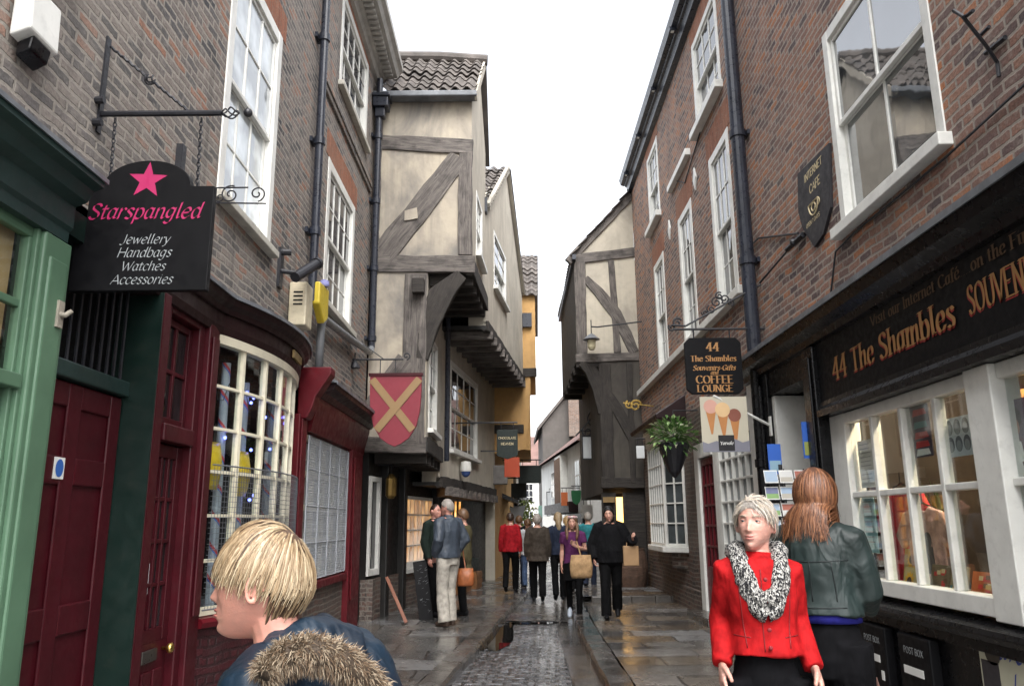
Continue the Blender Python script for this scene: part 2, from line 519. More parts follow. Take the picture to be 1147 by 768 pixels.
def beam(F, pts, w, parent, mat, o=0.04, d=0.14, name='beam', jitter=0.012, label=None):
    """timber following (s, z) points on a facade; its own local X runs along it"""
    P = [F.pt(a, o - d / 2, z) for a, z in pts]
    c = (P[0] + P[-1]) / 2
    X = (P[-1] - P[0]).normalized(); Y = F.n.copy(); Z = X.cross(Y).normalized()
    if not isinstance(w, (list, tuple)): w = [w] * len(P)
    rnd = random.Random(int(abs(P[0].x * 971 + P[0].z * 313 + P[-1].z * 77) * 10))
    # resample
    Q, Wd = [], []
    for i in range(len(P) - 1):
        m = max(1, int((P[i + 1] - P[i]).length / 0.25))
        for k in range(m):
            t = k / m
            Q.append(P[i].lerp(P[i + 1], t)); Wd.append(w[i] + (w[i + 1] - w[i]) * t)
    Q.append(P[-1]); Wd.append(w[-1])
    mb = MB(); vs = []; fs = []
    for i, q in enumerate(Q):
        t = (Q[min(i + 1, len(Q) - 1)] - Q[max(i - 1, 0)]).normalized()
        nn = t.cross(Y).normalized()
        h = Wd[i] / 2
        for sx, sy in ((-1, -1), (1, -1), (1, 1), (-1, 1)):
            v = q - c + nn * (sx * (h + rnd.uniform(-jitter, jitter))) + Y * (sy * d / 2 + (rnd.uniform(-jitter, jitter) * 0.6 if sy > 0 else 0))
            vs.append((v.dot(X), v.dot(Y), v.dot(Z)))
    n = len(Q)
    for i in range(n - 1):
        for k in range(4):
            fs.append((i * 4 + k, i * 4 + (k + 1) % 4, i * 4 + 4 + (k + 1) % 4, i * 4 + 4 + k))
    fs += [(3, 2, 1, 0), tuple((n - 1) * 4 + k for k in range(4))]
    me = bpy.data.meshes.new(name); me.from_pydata(vs, [], fs); me.materials.append(mat)
    bm = bmesh.new(); bm.from_mesh(me); bmesh.ops.recalc_face_normals(bm, faces=bm.faces[:]); bm.to_mesh(me); bm.free()
    ob = bpy.data.objects.new(name, me); COL.objects.link(ob)
    ob.parent = parent
    m = Matrix((X, Y, Z)).transposed()
    ob.rotation_euler = m.to_euler(); ob.location = c - rootloc(parent)
    b = ob.modifiers.new('bevel', 'BEVEL'); b.width, b.segments = 0.012, 2
    if label: ob['label'] = label
    return ob

def pantiles(mb, e0, e1, u0, u1, tile=0.22, gauge=0.3, h=0.045, seed=1):
    """wavy clay tiles: eave e0->e1, ridge u0->u1"""
    e0, e1, u0, u1 = map(Vector, (e0, e1, u0, u1))
    rnd = random.Random(seed)
    nt = max(2, int((e1 - e0).length / tile)); nr = max(2, int((u0 - e0).length / gauge))
    N = (e1 - e0).cross(u0 - e0).normalized()
    if N.z < 0: N = -N
    K = 6
    for r in range(nr):
        f0, f1 = r / nr, (r + 1.12) / nr
        vs, fs = [], []
        sag = rnd.uniform(-0.012, 0.012)
        for k in range(nt * K + 1):
            g = k / (nt * K)
            w = sin(2 * pi * (k / K)) * h * 0.5 + (0.012 * sin(g * 9 + r) + sag)
            for f, lift in ((f0, 0.035), (f1, 0.0)):
                p = e0.lerp(e1, g).lerp(u0.lerp(u1, g), min(f, 1.0)) + N * (w + lift)
                vs.append(p)
            p = e0.lerp(e1, g).lerp(u0.lerp(u1, g), f0) + N * (w + 0.018)
            vs.append(p)
        for k in range(nt * K):
            a, b = 3 * k, 3 * k + 3
            fs += [(a, b, b + 1, a + 1), (a + 2, b + 2, b, a)]
        mb.add(vs, fs)
    return mb

def tube_pipe(F, a, z0, z1, parent, M, r=0.045, o=0.09, collars=(), name='drainpipe'):
    mb = MB()
    mb.tube([F.pt(a, o, z0), F.pt(a, o, z1)], r, 14)
    for z in collars:
        mb.lathe([(r, -0.05), (r + 0.018, -0.045), (r + 0.018, 0.045), (r, 0.05)], F.pt(a, o, z), 14)
        F.box(mb, a - 0.09, a + 0.09, 0.0, 0.035, z - 0.03, z + 0.03)
    return mb.build(name, M, parent, smooth=False, bevel=0)

# ------------------------------------------------------------------ shared materials
M_white = paint('white_paint', (0.74, 0.74, 0.7), 0.4, 0.12, 4, 0.1, 40, 0.22)
M_cream = paint('cream_paint', (0.72, 0.67, 0.52), 0.4, 0.12, 4, 0.1, 40, 0.3)
M_black = paint('black_gloss_paint', (0.005, 0.005, 0.006), 0.3, 0.3, 6, 0.1, 30, 0.08, grime=(0.03, 0.03, 0.03), spec=0.3)
M_blackm = paint('black_board_paint', (0.005, 0.005, 0.006), 0.5, 0.2, 6, 0.05, 60, 0.06, grime=(0.02, 0.02, 0.02), spec=0.15)
M_iron = paint('black_iron', (0.016, 0.017, 0.022), 0.45, 0.3, 14, 0.3, 60, 0.3, grime=(0.06, 0.04, 0.03))
M_pipe = paint('dark_pipe_paint', (0.02, 0.024, 0.036), 0.32, 0.3, 6, 0.1, 60, 0.25, grime=(0.07, 0.07, 0.07))
M_green = paint('sage_green_paint', (0.08, 0.155, 0.095), 0.42, 0.16, 3, 0.12, 30, 0.25, grime=(0.05, 0.1, 0.06))
M_dkgreen = paint('bottle_green_paint', (0.006, 0.016, 0.013), 0.4, 0.2, 4, 0.12, 30, 0.2, spec=0.3)
M_teal = paint('dull_teal_paint', (0.015, 0.036, 0.033), 0.45, 0.2, 4, 0.12, 30, 0.2)
M_burg = paint('burgundy_paint', (0.052, 0.004, 0.008), 0.42, 0.22, 4, 0.12, 30, 0.2, grime=(0.03, 0.012, 0.012), spec=0.3)
M_burg2 = paint('red_paint', (0.10, 0.006, 0.011), 0.4, 0.2, 4, 0.12, 30, 0.2, grime=(0.04, 0.015, 0.015), spec=0.3)
M_maroon = paint('dark_maroon_paint', (0.016, 0.005, 0.006), 0.45, 0.2, 4, 0.12, 30, 0.25, spec=0.3)
M_lead = paint('lead_flashing', (0.13, 0.14, 0.155), 0.42, 0.35, 5, 0.6, 18, 0.3)
M_stone = paint('pale_stone', (0.5, 0.48, 0.42), 0.8, 0.2, 5, 0.4, 30, 0.4)
M_dark = paint('dark_interior', (0.012, 0.011, 0.01), 0.9, 0.3, 3, 0, 10, 0.0)
M_brass = paint('brass', (0.6, 0.42, 0.13), 0.3, 0.15, 10, 0.05, 60, 0.1, metal=1.0)
M_brickL = brick('grey_brown_brick', [(0.0, (0.06, 0.06, 0.066)), (0.25, (0.14, 0.128, 0.127)), (0.5, (0.215, 0.18, 0.162)), (0.78, (0.255, 0.22, 0.195)), (0.97, (0.35, 0.17, 0.11))], (0.31, 0.28, 0.245), blot=0.25, stain=0.35)
M_brickR = brick('red_brown_brick', [(0.0, (0.10, 0.07, 0.072)), (0.2, (0.20, 0.115, 0.10)), (0.5, (0.335, 0.17, 0.12)), (0.72, (0.375, 0.205, 0.145)), (0.92, (0.48, 0.19, 0.085))], (0.36, 0.31, 0.265), blot=0.12, bw=0.225, bh=0.076, stain=0.25)
M_brickO = brick('rubbed_orange_brick', [(0.0, (0.27, 0.095, 0.05)), (0.5, (0.35, 0.12, 0.06)), (1.0, (0.40, 0.16, 0.09))], (0.30, 0.19, 0.13), bw=0.24, bh=0.065, mort=0.005, soldier=True, stain=0.1)
M_brickD = brick('damp_dark_brick', [(0.0, (0.035, 0.03, 0.03)), (0.5, (0.10, 0.062, 0.05)), (1.0, (0.17, 0.085, 0.06))], (0.19, 0.165, 0.14), rough=0.6, stain=0.5)
M_brickF = brick('far_red_brick', [(0.0, (0.13, 0.07, 0.05)), (0.5, (0.22, 0.12, 0.08)), (1.0, (0.3, 0.17, 0.11))], (0.25, 0.22, 0.19))
M_tile = paint('weathered_pantile', (0.11, 0.095, 0.085), 0.75, 0.5, 2.2, 0.5, 40, 0.5, grime=(0.045, 0.05, 0.04))
M_tileR = paint('red_brown_tile', (0.17, 0.10, 0.085), 0.75, 0.4, 1.2, 0.5, 20, 0.5)
M_plL = aged_plaster('buff_plaster', (0.41, 0.36, 0.285), (0.17, 0.16, 0.15), 0.9)
M_plC = aged_plaster('cream_render', (0.53, 0.49, 0.41), (0.33, 0.3, 0.25), 0.5)
M_plG = aged_plaster('grey_buff_render', (0.45, 0.42, 0.355), (0.26, 0.235, 0.2), 0.5)
M_plO = aged_plaster('ochre_render', (0.52, 0.31, 0.12), (0.4, 0.25, 0.11), 0.35)
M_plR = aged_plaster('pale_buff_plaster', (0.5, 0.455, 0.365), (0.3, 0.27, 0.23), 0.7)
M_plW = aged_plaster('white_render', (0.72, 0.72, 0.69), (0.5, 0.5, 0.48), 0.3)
M_plD = aged_plaster('dark_plaster', (0.075, 0.067, 0.055), (0.035, 0.03, 0.027), 0.7)  # much darker plaster tone, for the middle storey of the right timber house
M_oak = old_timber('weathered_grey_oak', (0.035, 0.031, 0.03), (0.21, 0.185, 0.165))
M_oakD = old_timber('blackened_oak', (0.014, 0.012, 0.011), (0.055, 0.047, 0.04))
M_dkboard = paint('near_black_boarding', (0.011, 0.01, 0.009), 0.5, 0.3, 4, 0.3, 20, 0.15, grime=(0.03, 0.027, 0.024))  # near-black boarding for ground floors and jetty undersides
G_up = glass_opaque('upper_window_glass', (0.02, 0.022, 0.026), 2.1)
G_dk = glass_opaque('dark_shop_glass', (0.008, 0.008, 0.009), 1.5)
G_cl = glass_clear('clear_shop_glass')
M_net = paint('net_curtain', (0.75, 0.77, 0.78), 0.9, 0.1, 6, 0.2, 30, 0)
G_pale = glass_opaque('glass_with_sky_and_curtain', (0.34, 0.37, 0.39), 2.0)  # base colour paled for the sky's reflection and the white curtains behind
G_sky = glass_opaque('sash_glass_sky_side', (0.02, 0.024, 0.028), 4.0, 0.04)
# ------------------------------------------------------------------ ground, road, pavements, kerbs
def lerp_curve(pts, y):
    ys = [p[1] for p in pts]; xs = [p[0] for p in pts]
    return float(np.interp(y, ys, xs))
KL = [(-1.55, -6), (-1.35, 1.5), (-1.1, 5), (-0.76, 8.3), (-0.5, 11), (-0.25, 14), (0.1, 17), (0.4, 20), (0.7, 24), (0.85, 30), (0.6, 40), (0.3, 80)]
KR = [(0.95, -6), (0.95, 5), (0.98, 8.2), (1.04, 12), (1.15, 15), (1.3, 18), (1.6, 23), (1.75, 30), (1.3, 40), (1.0, 80)]
GUT = 0.42                                       # width of the flat channel stones along the right kerb
PZ = 0.09

def wet_stone(name, ramp, bw, bh, mort, joint=0.6, rough=(0.04, 0.38), cob=0.0, rot=0.0, wetscale=1.1, warp=0.05):
    t = NT(name)
    v = t.scale(t.pos(), (1, 1, 1), (0, 0, rot))
    w = t.node('VectorMath', operation='MULTIPLY_ADD', i_0=t.noise(1.1, 2, vec=v, col=True), i_1=(warp * 2, warp * 2, 0), i_2=v)
    b = t.node('TexBrick', offset=0.45, i_Vector=w.outputs[0], i_Scale=1.0)
    b.inputs['Color1'].default_value = (0, 0, 0, 1); b.inputs['Color2'].default_value = (1, 1, 1, 1)
    b.inputs['Mortar'].default_value = (0.5, 0.5, 0.5, 1)
    b.inputs['Mortar Size'].default_value = mort; b.inputs['Mortar Smooth'].default_value = 0.5
    b.inputs['Brick Width'].default_value = bw; b.inputs['Row Height'].default_value = bh
    c = t.ramp(b.outputs['Color'], ramp)
    n = t.noise(6, 6, 0.7)
    c = t.mix(t.maprange(n, 0.4, 0.7, 0, 0.7), c, tuple(x * 0.45 for x in ramp[0][1]))
    c = t.mix(t.math('MULTIPLY', b.outputs['Fac'], 0.85), c, (0.018, 0.016, 0.014))
    wet = t.noise(wetscale, 5, 0.62)
    r = t.maprange(wet, 0.42, 0.66, rough[0], rough[1])
    r = t.math('ADD', r, t.math('MULTIPLY', b.outputs['Color'], 0.08))
    h = t.math('ADD', t.math('MULTIPLY', b.outputs['Fac'], -joint), t.math('MULTIPLY', t.noise(16, 5, 0.65), 0.5))
    h = t.math('ADD', h, t.math('MULTIPLY', b.outputs['Color'], 0.3))
    if cob: h = t.math('ADD', h, t.math('MULTIPLY', t.noise(9.0, 2), cob))
    st = t.maprange(wet, 0.40, 0.60, 0.4 if cob else 0.25, 1.0 if cob else 0.85)
    t.bsdf(c, r, t.bump(h, st, 0.035 if cob else 0.022), Specular_IOR_Level=0.9, **(dict(Coat_Weight=1.0, Coat_Roughness=0.07) if cob else {}))
    if cob: bs_ = [n for n in t.n if n.type == 'BSDF_PRINCIPLED'][0]; t.l.new(bs_.inputs['Normal'].links[0].from_socket, bs_.inputs['Coat Normal'])
    return t.mat
M_flag = wet_stone('wet_paving_flags', [(0.0, (0.06, 0.06, 0.061)), (0.4, (0.11, 0.108, 0.104)), (0.75, (0.14, 0.126, 0.108)), (1.0, (0.19, 0.19, 0.193))], 0.95, 0.62, 0.016, 1.6, (0.06, 0.34))
M_flagR = wet_stone('wet_paving_flags_across', [(0.0, (0.06, 0.058, 0.057)), (0.4, (0.13, 0.124, 0.117)), (0.7, (0.16, 0.115, 0.072)), (1.0, (0.22, 0.22, 0.222))], 1.05, 0.55, 0.016, 1.6, (0.07, 0.36))
M_sett = wet_stone('wet_setts', [(0.0, (0.085, 0.088, 0.094)), (0.6, (0.14, 0.142, 0.148)), (1.0, (0.2, 0.2, 0.205))], 0.21, 0.13, 0.02, 2.6, (0.09, 0.26), 3.0, radians(3), 0.9, 0.02)
M_gut = wet_stone('wet_channel_stones', [(0.0, (0.055, 0.05, 0.046)), (0.6, (0.09, 0.075, 0.06)), (1.0, (0.11, 0.10, 0.095))], 0.9, 0.62, 0.014, 0.9, (0.04, 0.2), 0, radians(90), 0.8)
M_kerb = wet_stone('wet_kerb_stone', [(0.0, (0.06, 0.055, 0.05)), (0.6, (0.09, 0.08, 0.072)), (1.0, (0.13, 0.12, 0.11))], 1.3, 0.9, 0.012, 0.8, (0.08, 0.32), 0, radians(90), 2.0)
tp = NT('rain_puddle')
tp.bsdf((0.012, 0.011, 0.01), 0.015, tp.bump(tp.noise(3, 2), 0.02, 0.02), IOR=1.4)
M_pud = tp.mat

def strip(curveL, curveR, y0, y1, z, step=0.35, zL=None, zR=None):
    mb = MB(); N = int((y1 - y0) / step) + 1; m = 8
    vs = []
    for i in range(N + 1):
        y = y0 + (y1 - y0) * i / N
        a, b = curveL(y), curveR(y)
        for k in range(m + 1):
            f = k / m
            zz = z if zL is None else zL + (zR - zL) * f
            vs.append((a + (b - a) * f, y, zz + 0.006 * sin(y * 2.1 + k) * sin(y * 0.7 + 2 * k)))
    fs = [(i * (m + 1) + k, i * (m + 1) + k + 1, (i + 1) * (m + 1) + k + 1, (i + 1) * (m + 1) + k) for i in range(N) for k in range(m)]
    return mb.add(vs, fs)
kl = lambda y: lerp_curve(KL, y)
kr = lambda y: lerp_curve(KR, y)
g = MB(); g.add([(-400, -400, -0.05), (400, -400, -0.05), (400, 900, -0.05), (-400, 900, -0.05)], [(0, 1, 2, 3)])
struct(g.build('ground', M_flag))
struct(strip(lambda y: kl(y) + 0.10, lambda y: kr(y) - GUT, -6, 13.4, 0.0).build('road', M_sett, smooth=True))
struct(strip(lambda y: kl(y) + 0.10, lambda y: kr(y) - GUT, 13.4, 80, 0.012).build('road', M_flag, smooth=True))
struct(strip(lambda y: kr(y) - GUT, lambda y: kr(y) - 0.02, -6, 80, 0.004).build('channel', M_gut, smooth=True))
struct(strip(lambda y: -7, lambda y: kl(y) - 0.12, -6, 80, PZ).build('pavement', M_flag, smooth=True))
struct(strip(lambda y: kr(y) + 0.13, lambda y: 7, -6, 15.6, PZ).build('pavement', M_flagR, smooth=True))
struct(strip(lambda y: kr(y) + 0.13, lambda y: 7, 15.6, 80, PZ + 0.1).build('pavement', M_flagR, smooth=True))
def kerb(cf, side):
    mb = MB(); ys = [-6 + 0.3 * i for i in range(288)]
    prof = [(-0.13, -0.04), (-0.13, PZ - 0.025), (-0.105, PZ + 0.004), (0.11, PZ + 0.006), (0.11, -0.04)] if side < 0 else [(-0.11, -0.04), (-0.11, PZ + 0.006), (0.105, PZ + 0.004), (0.13, PZ - 0.025), (0.13, -0.04)]
    vs, fs = [], []; n = len(prof)
    for i, y in enumerate(ys):
        w = 0.006 * sin(y * 3.3) + 0.005 * sin(y * 7.1)
        for o, z in prof: vs.append((cf(y) + o + w, y, z + (0.004 * sin(y * 4.7) if z > 0 else 0)))
    for i in range(len(ys) - 1):
        for k in range(n - 1): fs.append((i * n + k, i * n + k + 1, (i + 1) * n + k + 1, (i + 1) * n + k))
    mb.add(vs, fs)
    return struct(mb.build('kerb', M_kerb, recalc=True))
kerb(kl, 1); kerb(kr, -1)
st_ = MB()
for k in range(3): st_.box(1.45 + k * 0.75, 1.45 + k * 0.75 + 0.745, 15.45, 15.75, 0.0, PZ + 0.106 + 0.003 * (k % 2))
struct(st_.build('kerb', M_kerb, bevel=0.015))
# lying water: puddles along the left kerb and in hollows of the channel
def puddle(cx, cy, rx, ry, seed, z=0.011, shear=0.0):
    rnd = random.Random(seed); mb = MB(); n = 40
    ph = [rnd.uniform(0, 6.28) for _ in range(4)]
    vs = [(cx, cy, z)]
    for k in range(n):
        a = 2 * pi * k / n
        q = 1 + 0.22 * sin(2 * a + ph[0]) + 0.14 * sin(3 * a + ph[1]) + 0.09 * sin(5 * a + ph[2]) + 0.05 * sin(9 * a + ph[3])
        dy = ry * q * sin(a)
        vs.append((cx + rx * q * cos(a) + shear * dy, cy + dy, z))
    mb.add(vs, [(0, 1 + k, 1 + (k + 1) % n) for k in range(n)])
    return struct(mb.build('puddle', M_pud))
puddle(-0.22, 11.6, 0.17, 1.6, 3, shear=0.085)
puddle(0.3, 13.1, 0.45, 0.16, 8)

# ------------------------------------------------------------------ left: brick houses
XL = -2.4
FL = Facade((XL, 0), (XL, 12.8))
house = thing('brick_house', (XL - 2, 3, 0), 'grey-brown brick house over the green shopfront and the burgundy bow window, at the left edge', 'house')
wA = (6.0, 7.42, 4.2, 6.55)
wall(FL, -3, 8.75, 3.25, 10.2, [wA], M_brickL, house)
b = MB(); b.box(-7.5, XL - 0.36, -3, 8.75, 3.42, 10.2); b.box(-7.5, XL - 1.1, -3, 8.75, 0, 3.4); b.build('party_wall', M_dark, house)
w1 = sash(FL, *wA, 3, 2, 2, house, M_white, G_pale, fw=0.12, bar=0.026, silld=0.09, sillh=0.07, sillmat=M_stone)
lt = MB(); FL.box(lt, wA[0] - 0.1, wA[1] + 0.12, -0.05, 0.006, wA[3] + 0.002, wA[3] + 0.32); lt.build('lintel', M_brickO, house)
pt_ = MB(); FL.box(pt_, 2.9, 3.7, 0.0, 0.16, 4.55, 4.65); FL.box(pt_, 3.0, 3.6, 0.0, 0.12, 4.45, 4.55); pt_.build('sill', M_stone, house, bevel=0.01)
tube_pipe(FL, 8.75, 4.05, 10.2, house, M_pipe, 0.05, 0.1, (4.9, 6.05, 7.45, 8.9))
roof = MB(); roof.prism([(XL + 0.35, 10.15), (XL + 0.35, 10.3), (-5, 13), (-7.6, 10.3), (-7.6, 10.15)], 'Y', -3, 8.75); roof.build('roof', M_tile, house)

houseB = thing('brick_house', (XL - 2, 10.7, 0), 'brick house with string course and moulded eaves cornice, between the two dark drainpipes', 'house')
wB1 = (9.62, 11.38, 4.32, 6.28); wB2 = (10.02, 12.05, 7.62, 9.12)
wall(FL, 8.752, 12.78, 3.05, 9.6, [wB1, wB2], M_brickL, houseB)
b = MB(); b.box(-7.5, XL - 0.36, 8.76, 12.78, 0, 9.6); b.build('party_wall', M_dark, houseB)
sash(FL, *wB1, 4, 2, 2, houseB, M_white, G_up, fw=0.13, sillmat=M_stone, silld=0.09, curtain=M_net)
sash(FL, *wB2, 4, 2, 2, houseB, M_white, G_up, fw=0.12, sillmat=M_stone, silld=0.08)
for wv in (wB1, wB2):
    lt = MB(); FL.box(lt, wv[0] - 0.12, wv[1] + 0.12, -0.05, 0.006, wv[3] + 0.002, wv[3] + 0.36); lt.build('lintel', M_brickO, houseB)
sc = MB(); FL.box(sc, 9.05, 12.5, -0.02, 0.055, 7.1, 7.17); FL.box(sc, 9.05, 12.5, -0.02, 0.035, 7.02, 7.098); sc.build('string_course', M_brickL, houseB, bevel=0.006)
co = MB()
FL.sweep(co, [(0.0, 9.22), (0.06, 9.24), (0.09, 9.32), (0.14, 9.34), (0.16, 9.42), (0.36, 9.44), (0.4, 9.52), (0.46, 9.56), (0.46, 9.66), (0, 9.7)], 8.8, 12.95)
co.build('cornice', paint('grey_stone_paint', (0.42, 0.41, 0.38), 0.7, 0.2, 4, 0.2, 30, 0.4), houseB)
dn = MB()
for k in range(28): FL.box(dn, 8.9 + k * 0.142, 8.97 + k * 0.142, 0.1, 0.3, 9.37, 9.432)
dn.build('dentil_course', _mc['grey_stone_paint'], houseB)
tube_pipe(FL, 12.58, 4.35, 9.2, houseB, M_pipe, 0.055, 0.11, (4.5, 5.7, 6.9, 8.1))
hp = MB()
FL.box(hp, 12.44, 12.72, 0.02, 0.28, 8.62, 8.8); FL.box(hp, 12.41, 12.75, 0.0, 0.31, 8.8, 8.86); FL.box(hp, 12.5, 12.66, 0.05, 0.22, 8.45, 8.62)
hp.build('rainwater_hopper', M_pipe, houseB, bevel=0.015)
hz = MB(); hz.tube([FL.pt(12.58, 0.11, 4.4), FL.pt(12.55, 0.11, 4.28), FL.pt(12.4, 0.11, 4.24), FL.pt(11.0, 0.1, 4.12), FL.pt(9.35, 0.1, 4.0), FL.pt(9.25, 0.1, 3.9), FL.pt(9.22, 0.1, 3.35)], 0.05, 12)
hz.build('waste_pipe', paint('grey_pipe', (0.16, 0.17, 0.18), 0.4, 0.2), houseB, smooth=True)
rf = MB(); rf.prism([(XL + 0.44, 9.68), (XL + 0.44, 9.72), (-5, 12), (-7.6, 9.7)], 'Y', 8.76, 12.9); rf.build('roof', M_tile, houseB)

# things fixed to the left brick walls
fl = thing('floodlight', FL.pt(3.55, 0.1, 3.9), 'white boxed floodlight on the brick wall above the green shopfront cornice', 'wall lamp')
b = MB(); b.prism([(-2.38, 3.83), (-2.28, 3.87), (-2.29, 4.12), (-2.38, 4.14)], 'Y', 3.33, 3.57); b.build('lamp_box', M_white, fl, bevel=0.012)
b = MB(); b.prism([(-2.37, 3.75), (-2.3, 3.79), (-2.29, 3.863), (-2.37, 3.827)], 'Y', 3.38, 3.53); b.build('lamp_front', M_black, fl, bevel=0.01)
cc = thing('security_camera', FL.pt(8.05, 0.1, 4.0), 'black bullet security camera on the brick wall by the first drainpipe', 'camera')
b = MB(); b.tube([(-2.22, 7.75, 4.02), (-2.1, 8.1, 4.28)], 0.055, 14); b.tube([(-2.1, 8.1, 4.28), (-2.09, 8.13, 4.3)], 0.065, 14); b.build('camera_body', M_iron, cc)
b = MB(); b.box(-2.4, -2.37, 7.72, 7.84, 3.92, 4.34); b.tube([(-2.39, 7.78, 4.1), (-2.2, 7.8, 4.08)], 0.025, 8); b.tube([(-2.39, 7.76, 4.3), (-2.28, 7.78, 4.3)], 0.035, 8); b.ball((-2.2, 7.8, 4.06), 0.045, 10); b.build('bracket', M_iron, cc)
al = thing('alarm_box', FL.pt(8.55, 0.1, 3.7), 'cream alarm box with louvred slots above the bow window', 'alarm')
b = MB(); b.box(-2.39, -2.2, 8.15, 8.42, 3.62, 4.1); b.build('case', paint('aged_cream_plastic', (0.6, 0.53, 0.38), 0.4, 0.2, 5, 0.05, 40, 0.3), al, bevel=0.015)
b = MB()
for k in range(4): b.box(-2.34, -2.24, 8.146, 8.152, 3.84 + k * 0.045, 3.858 + k * 0.045)
b.build('vent', M_dark, al)
al2 = thing('alarm_box', FL.pt(8.95, 0.1, 4.0), 'yellow alarm box with blue lamp beside the louvred cream one', 'alarm')
b = MB(); b.prism([(8.72, 4.28), (9.16, 4.3), (9.16, 3.94), (8.98, 3.84), (8.72, 4.02)], 'X', -2.29, -2.2); b.build('case', paint('yellow_plastic', (0.62, 0.47, 0.04), 0.35, 0.15, 5, 0.05, 40, 0.2), al2, bevel=0.02)
b = MB(); b.lathe([(0.05, 0), (0.06, 0.02), (0.055, 0.07), (0.02, 0.09)], (-2.22, 8.98, 4.29), 14); b.build('lamp', paint('blue_lens', (0.25, 0.26, 0.5), 0.15, 0.1, 5, 0, 10, 0), al2)

# ------------------------------------------------------------------ left: green shopfront
gs = thing('shopfront', FL.pt(3, 0, 0), 'sage green painted wooden shopfront with cream blinds at the left edge', 'shopfront')
b = MB(); FL.box(b, 3.79, 4.03, -0.06, 0.04, 0, 3.02); FL.box(b, 3.83, 3.99, 0.03, 0.055, 0.5, 2.9); FL.box(b, 3.77, 4.05, -0.06, 0.07, 0, 0.45); b.build('pilaster', M_green, gs, bevel=0.012)
b = MB(); FL.box(b, 3.762, 3.788, -0.06, 0.015, 0, 3.06); b.build('window_post', M_green, gs, bevel=0.006)
b = MB(); FL.sweep(b, [(-0.05, 3.02), (0.04, 3.02), (0.04, 3.08), (0.06, 3.1), (0.06, 3.22), (0.12, 3.25), (0.15, 3.31), (0.2, 3.33), (0.2, 3.37), (-0.05, 3.41)], 0, 3.98); b.build('cornice', M_teal, gs)
b = MB(); FL.sweep(b, [(-0.02, 3.414), (0.204, 3.376), (0.204, 3.36), (0.214, 3.36), (0.214, 3.385), (0, 3.43)], 0, 4.0); b.build('lead_cap', M_lead, gs)
b = MB(); FL.box(b, 0, 3.76, -0.06, -0.01, 2.97, 3.06); FL.box(b, 0, 3.76, -0.06, 0.03, 2.2, 2.27); FL.box(b, 0, 3.76, -0.06, 0.03, 0.85, 0.95)
for a in (1.6, 2.3, 2.98, 3.43): FL.box(b, a - 0.02, a + 0.02, -0.055, -0.015, 2.27, 2.97)
FL.box(b, 0, 3.76, -0.053, -0.018, 2.6, 2.64); FL.box(b, 2.3, 2.4, -0.055, -0.01, 0.95, 2.2); FL.box(b, 3.735, 3.76, -0.058, -0.008, 0.95, 2.97)
wf = b.build('window', M_green, gs, bevel=0.006)
b = MB(); FL.box(b, 0, 3.74, -0.04, -0.036, 0.95, 2.98); b.build('pane', G_cl, wf)
b = MB(); FL.box(b, 0, 3.755, -0.11, -0.1, 2.2, 3.05); b.build('blind', paint('cream_blind', (0.55, 0.36, 0.17), 0.9, 0.12, 3, 0.1, 60, 0.1), wf)
b = MB()
for k in range(6): FL.box(b, 2.6, 3.73, -0.1, -0.085, 2.3 + k * 0.025, 2.315 + k * 0.025)
b.build('blind_slat', paint('cream_slat', (0.45, 0.4, 0.28), 0.7), wf)
b = MB(); FL.box(b, 0, 3.76, -0.3, -0.02, 0.1, 0.85); b.build('stall_riser', M_green, gs)
b = MB(); FL.box(b, 0, 3.75, -0.9, -0.85, 0.9, 2.18); FL.box(b, 0, 3.75, -0.9, -0.1, 0.8, 0.84); b.build('interior', M_dark, gs)
b = MB(); FL.box(b, 3.6, 3.66, -0.12, -0.06, 0.95, 2.2); b.build('display_post', M_white, gs)
hk = MB(); hk.tube([FL.pt(3.95, 0.056, 2.62), FL.pt(3.95, 0.09, 2.615), FL.pt(3.955, 0.12, 2.64)], [0.018, 0.014, 0.011], 10); FL.box(hk, 3.925, 3.975, 0.055, 0.068, 2.55, 2.69)
tag(hk.build('wall_hook', paint('rusty_cream', (0.3, 0.27, 0.22), 0.6, 0.4, 12, 0.3, 40, 0.6)), 'pale metal hook on the green pilaster under the hanging shop sign', 'hook')

# ------------------------------------------------------------------ left: recessed burgundy house door
dr = thing('doorway', FL.pt(4.6, -0.3, 0), 'recessed burgundy panelled house door with dark grille above, between green and burgundy shopfronts', 'door')
RD = -0.17
b = MB(); FL.box(b, 4.0, 5.12, RD - 0.05, RD, 0.1, 2.36); dl = b.build('door', M_burg, dr)
b = MB()
FL.box(b, 4.0, 4.14, RD, RD + 0.022, 0.1, 2.36); FL.box(b, 4.98, 5.11, RD, RD + 0.022, 0.1, 2.36); FL.box(b, 4.5, 4.64, RD, RD + 0.022, 0.1, 2.36)
for z0, z1 in ((0.1, 0.4), (0.95, 1.12), (1.78, 1.94), (2.22, 2.36)):
    FL.box(b, 4.14, 4.5, RD, RD + 0.02, z0, z1); FL.box(b, 4.64, 4.98, RD, RD + 0.02, z0, z1)
b.build('door_frame_panel', M_burg, dl, bevel=0.012)
b = MB(); FL.box(b, 4.0, 5.12, RD - 0.05, RD + 0.06, 2.37, 2.47); b.build('transom', M_teal, dr, bevel=0.01)
b = MB(); FL.box(b, 4.0, 5.12, RD - 0.1, RD - 0.08, 2.47, 3.3); b.build('fanlight', M_blackm, dr)
b = MB()
for k in range(12): b.tube([FL.pt(4.06 + k * 0.09, RD + 0.02, 2.47), FL.pt(4.06 + k * 0.09, RD + 0.02, 3.25)], 0.011, 6)
b.build('grille', M_iron, dr)
b = MB(); FL.box(b, 5.115, 5.128, -0.3, 0.06, 0.1, 3.3); b.build('side_panel', M_dkgreen, dr)
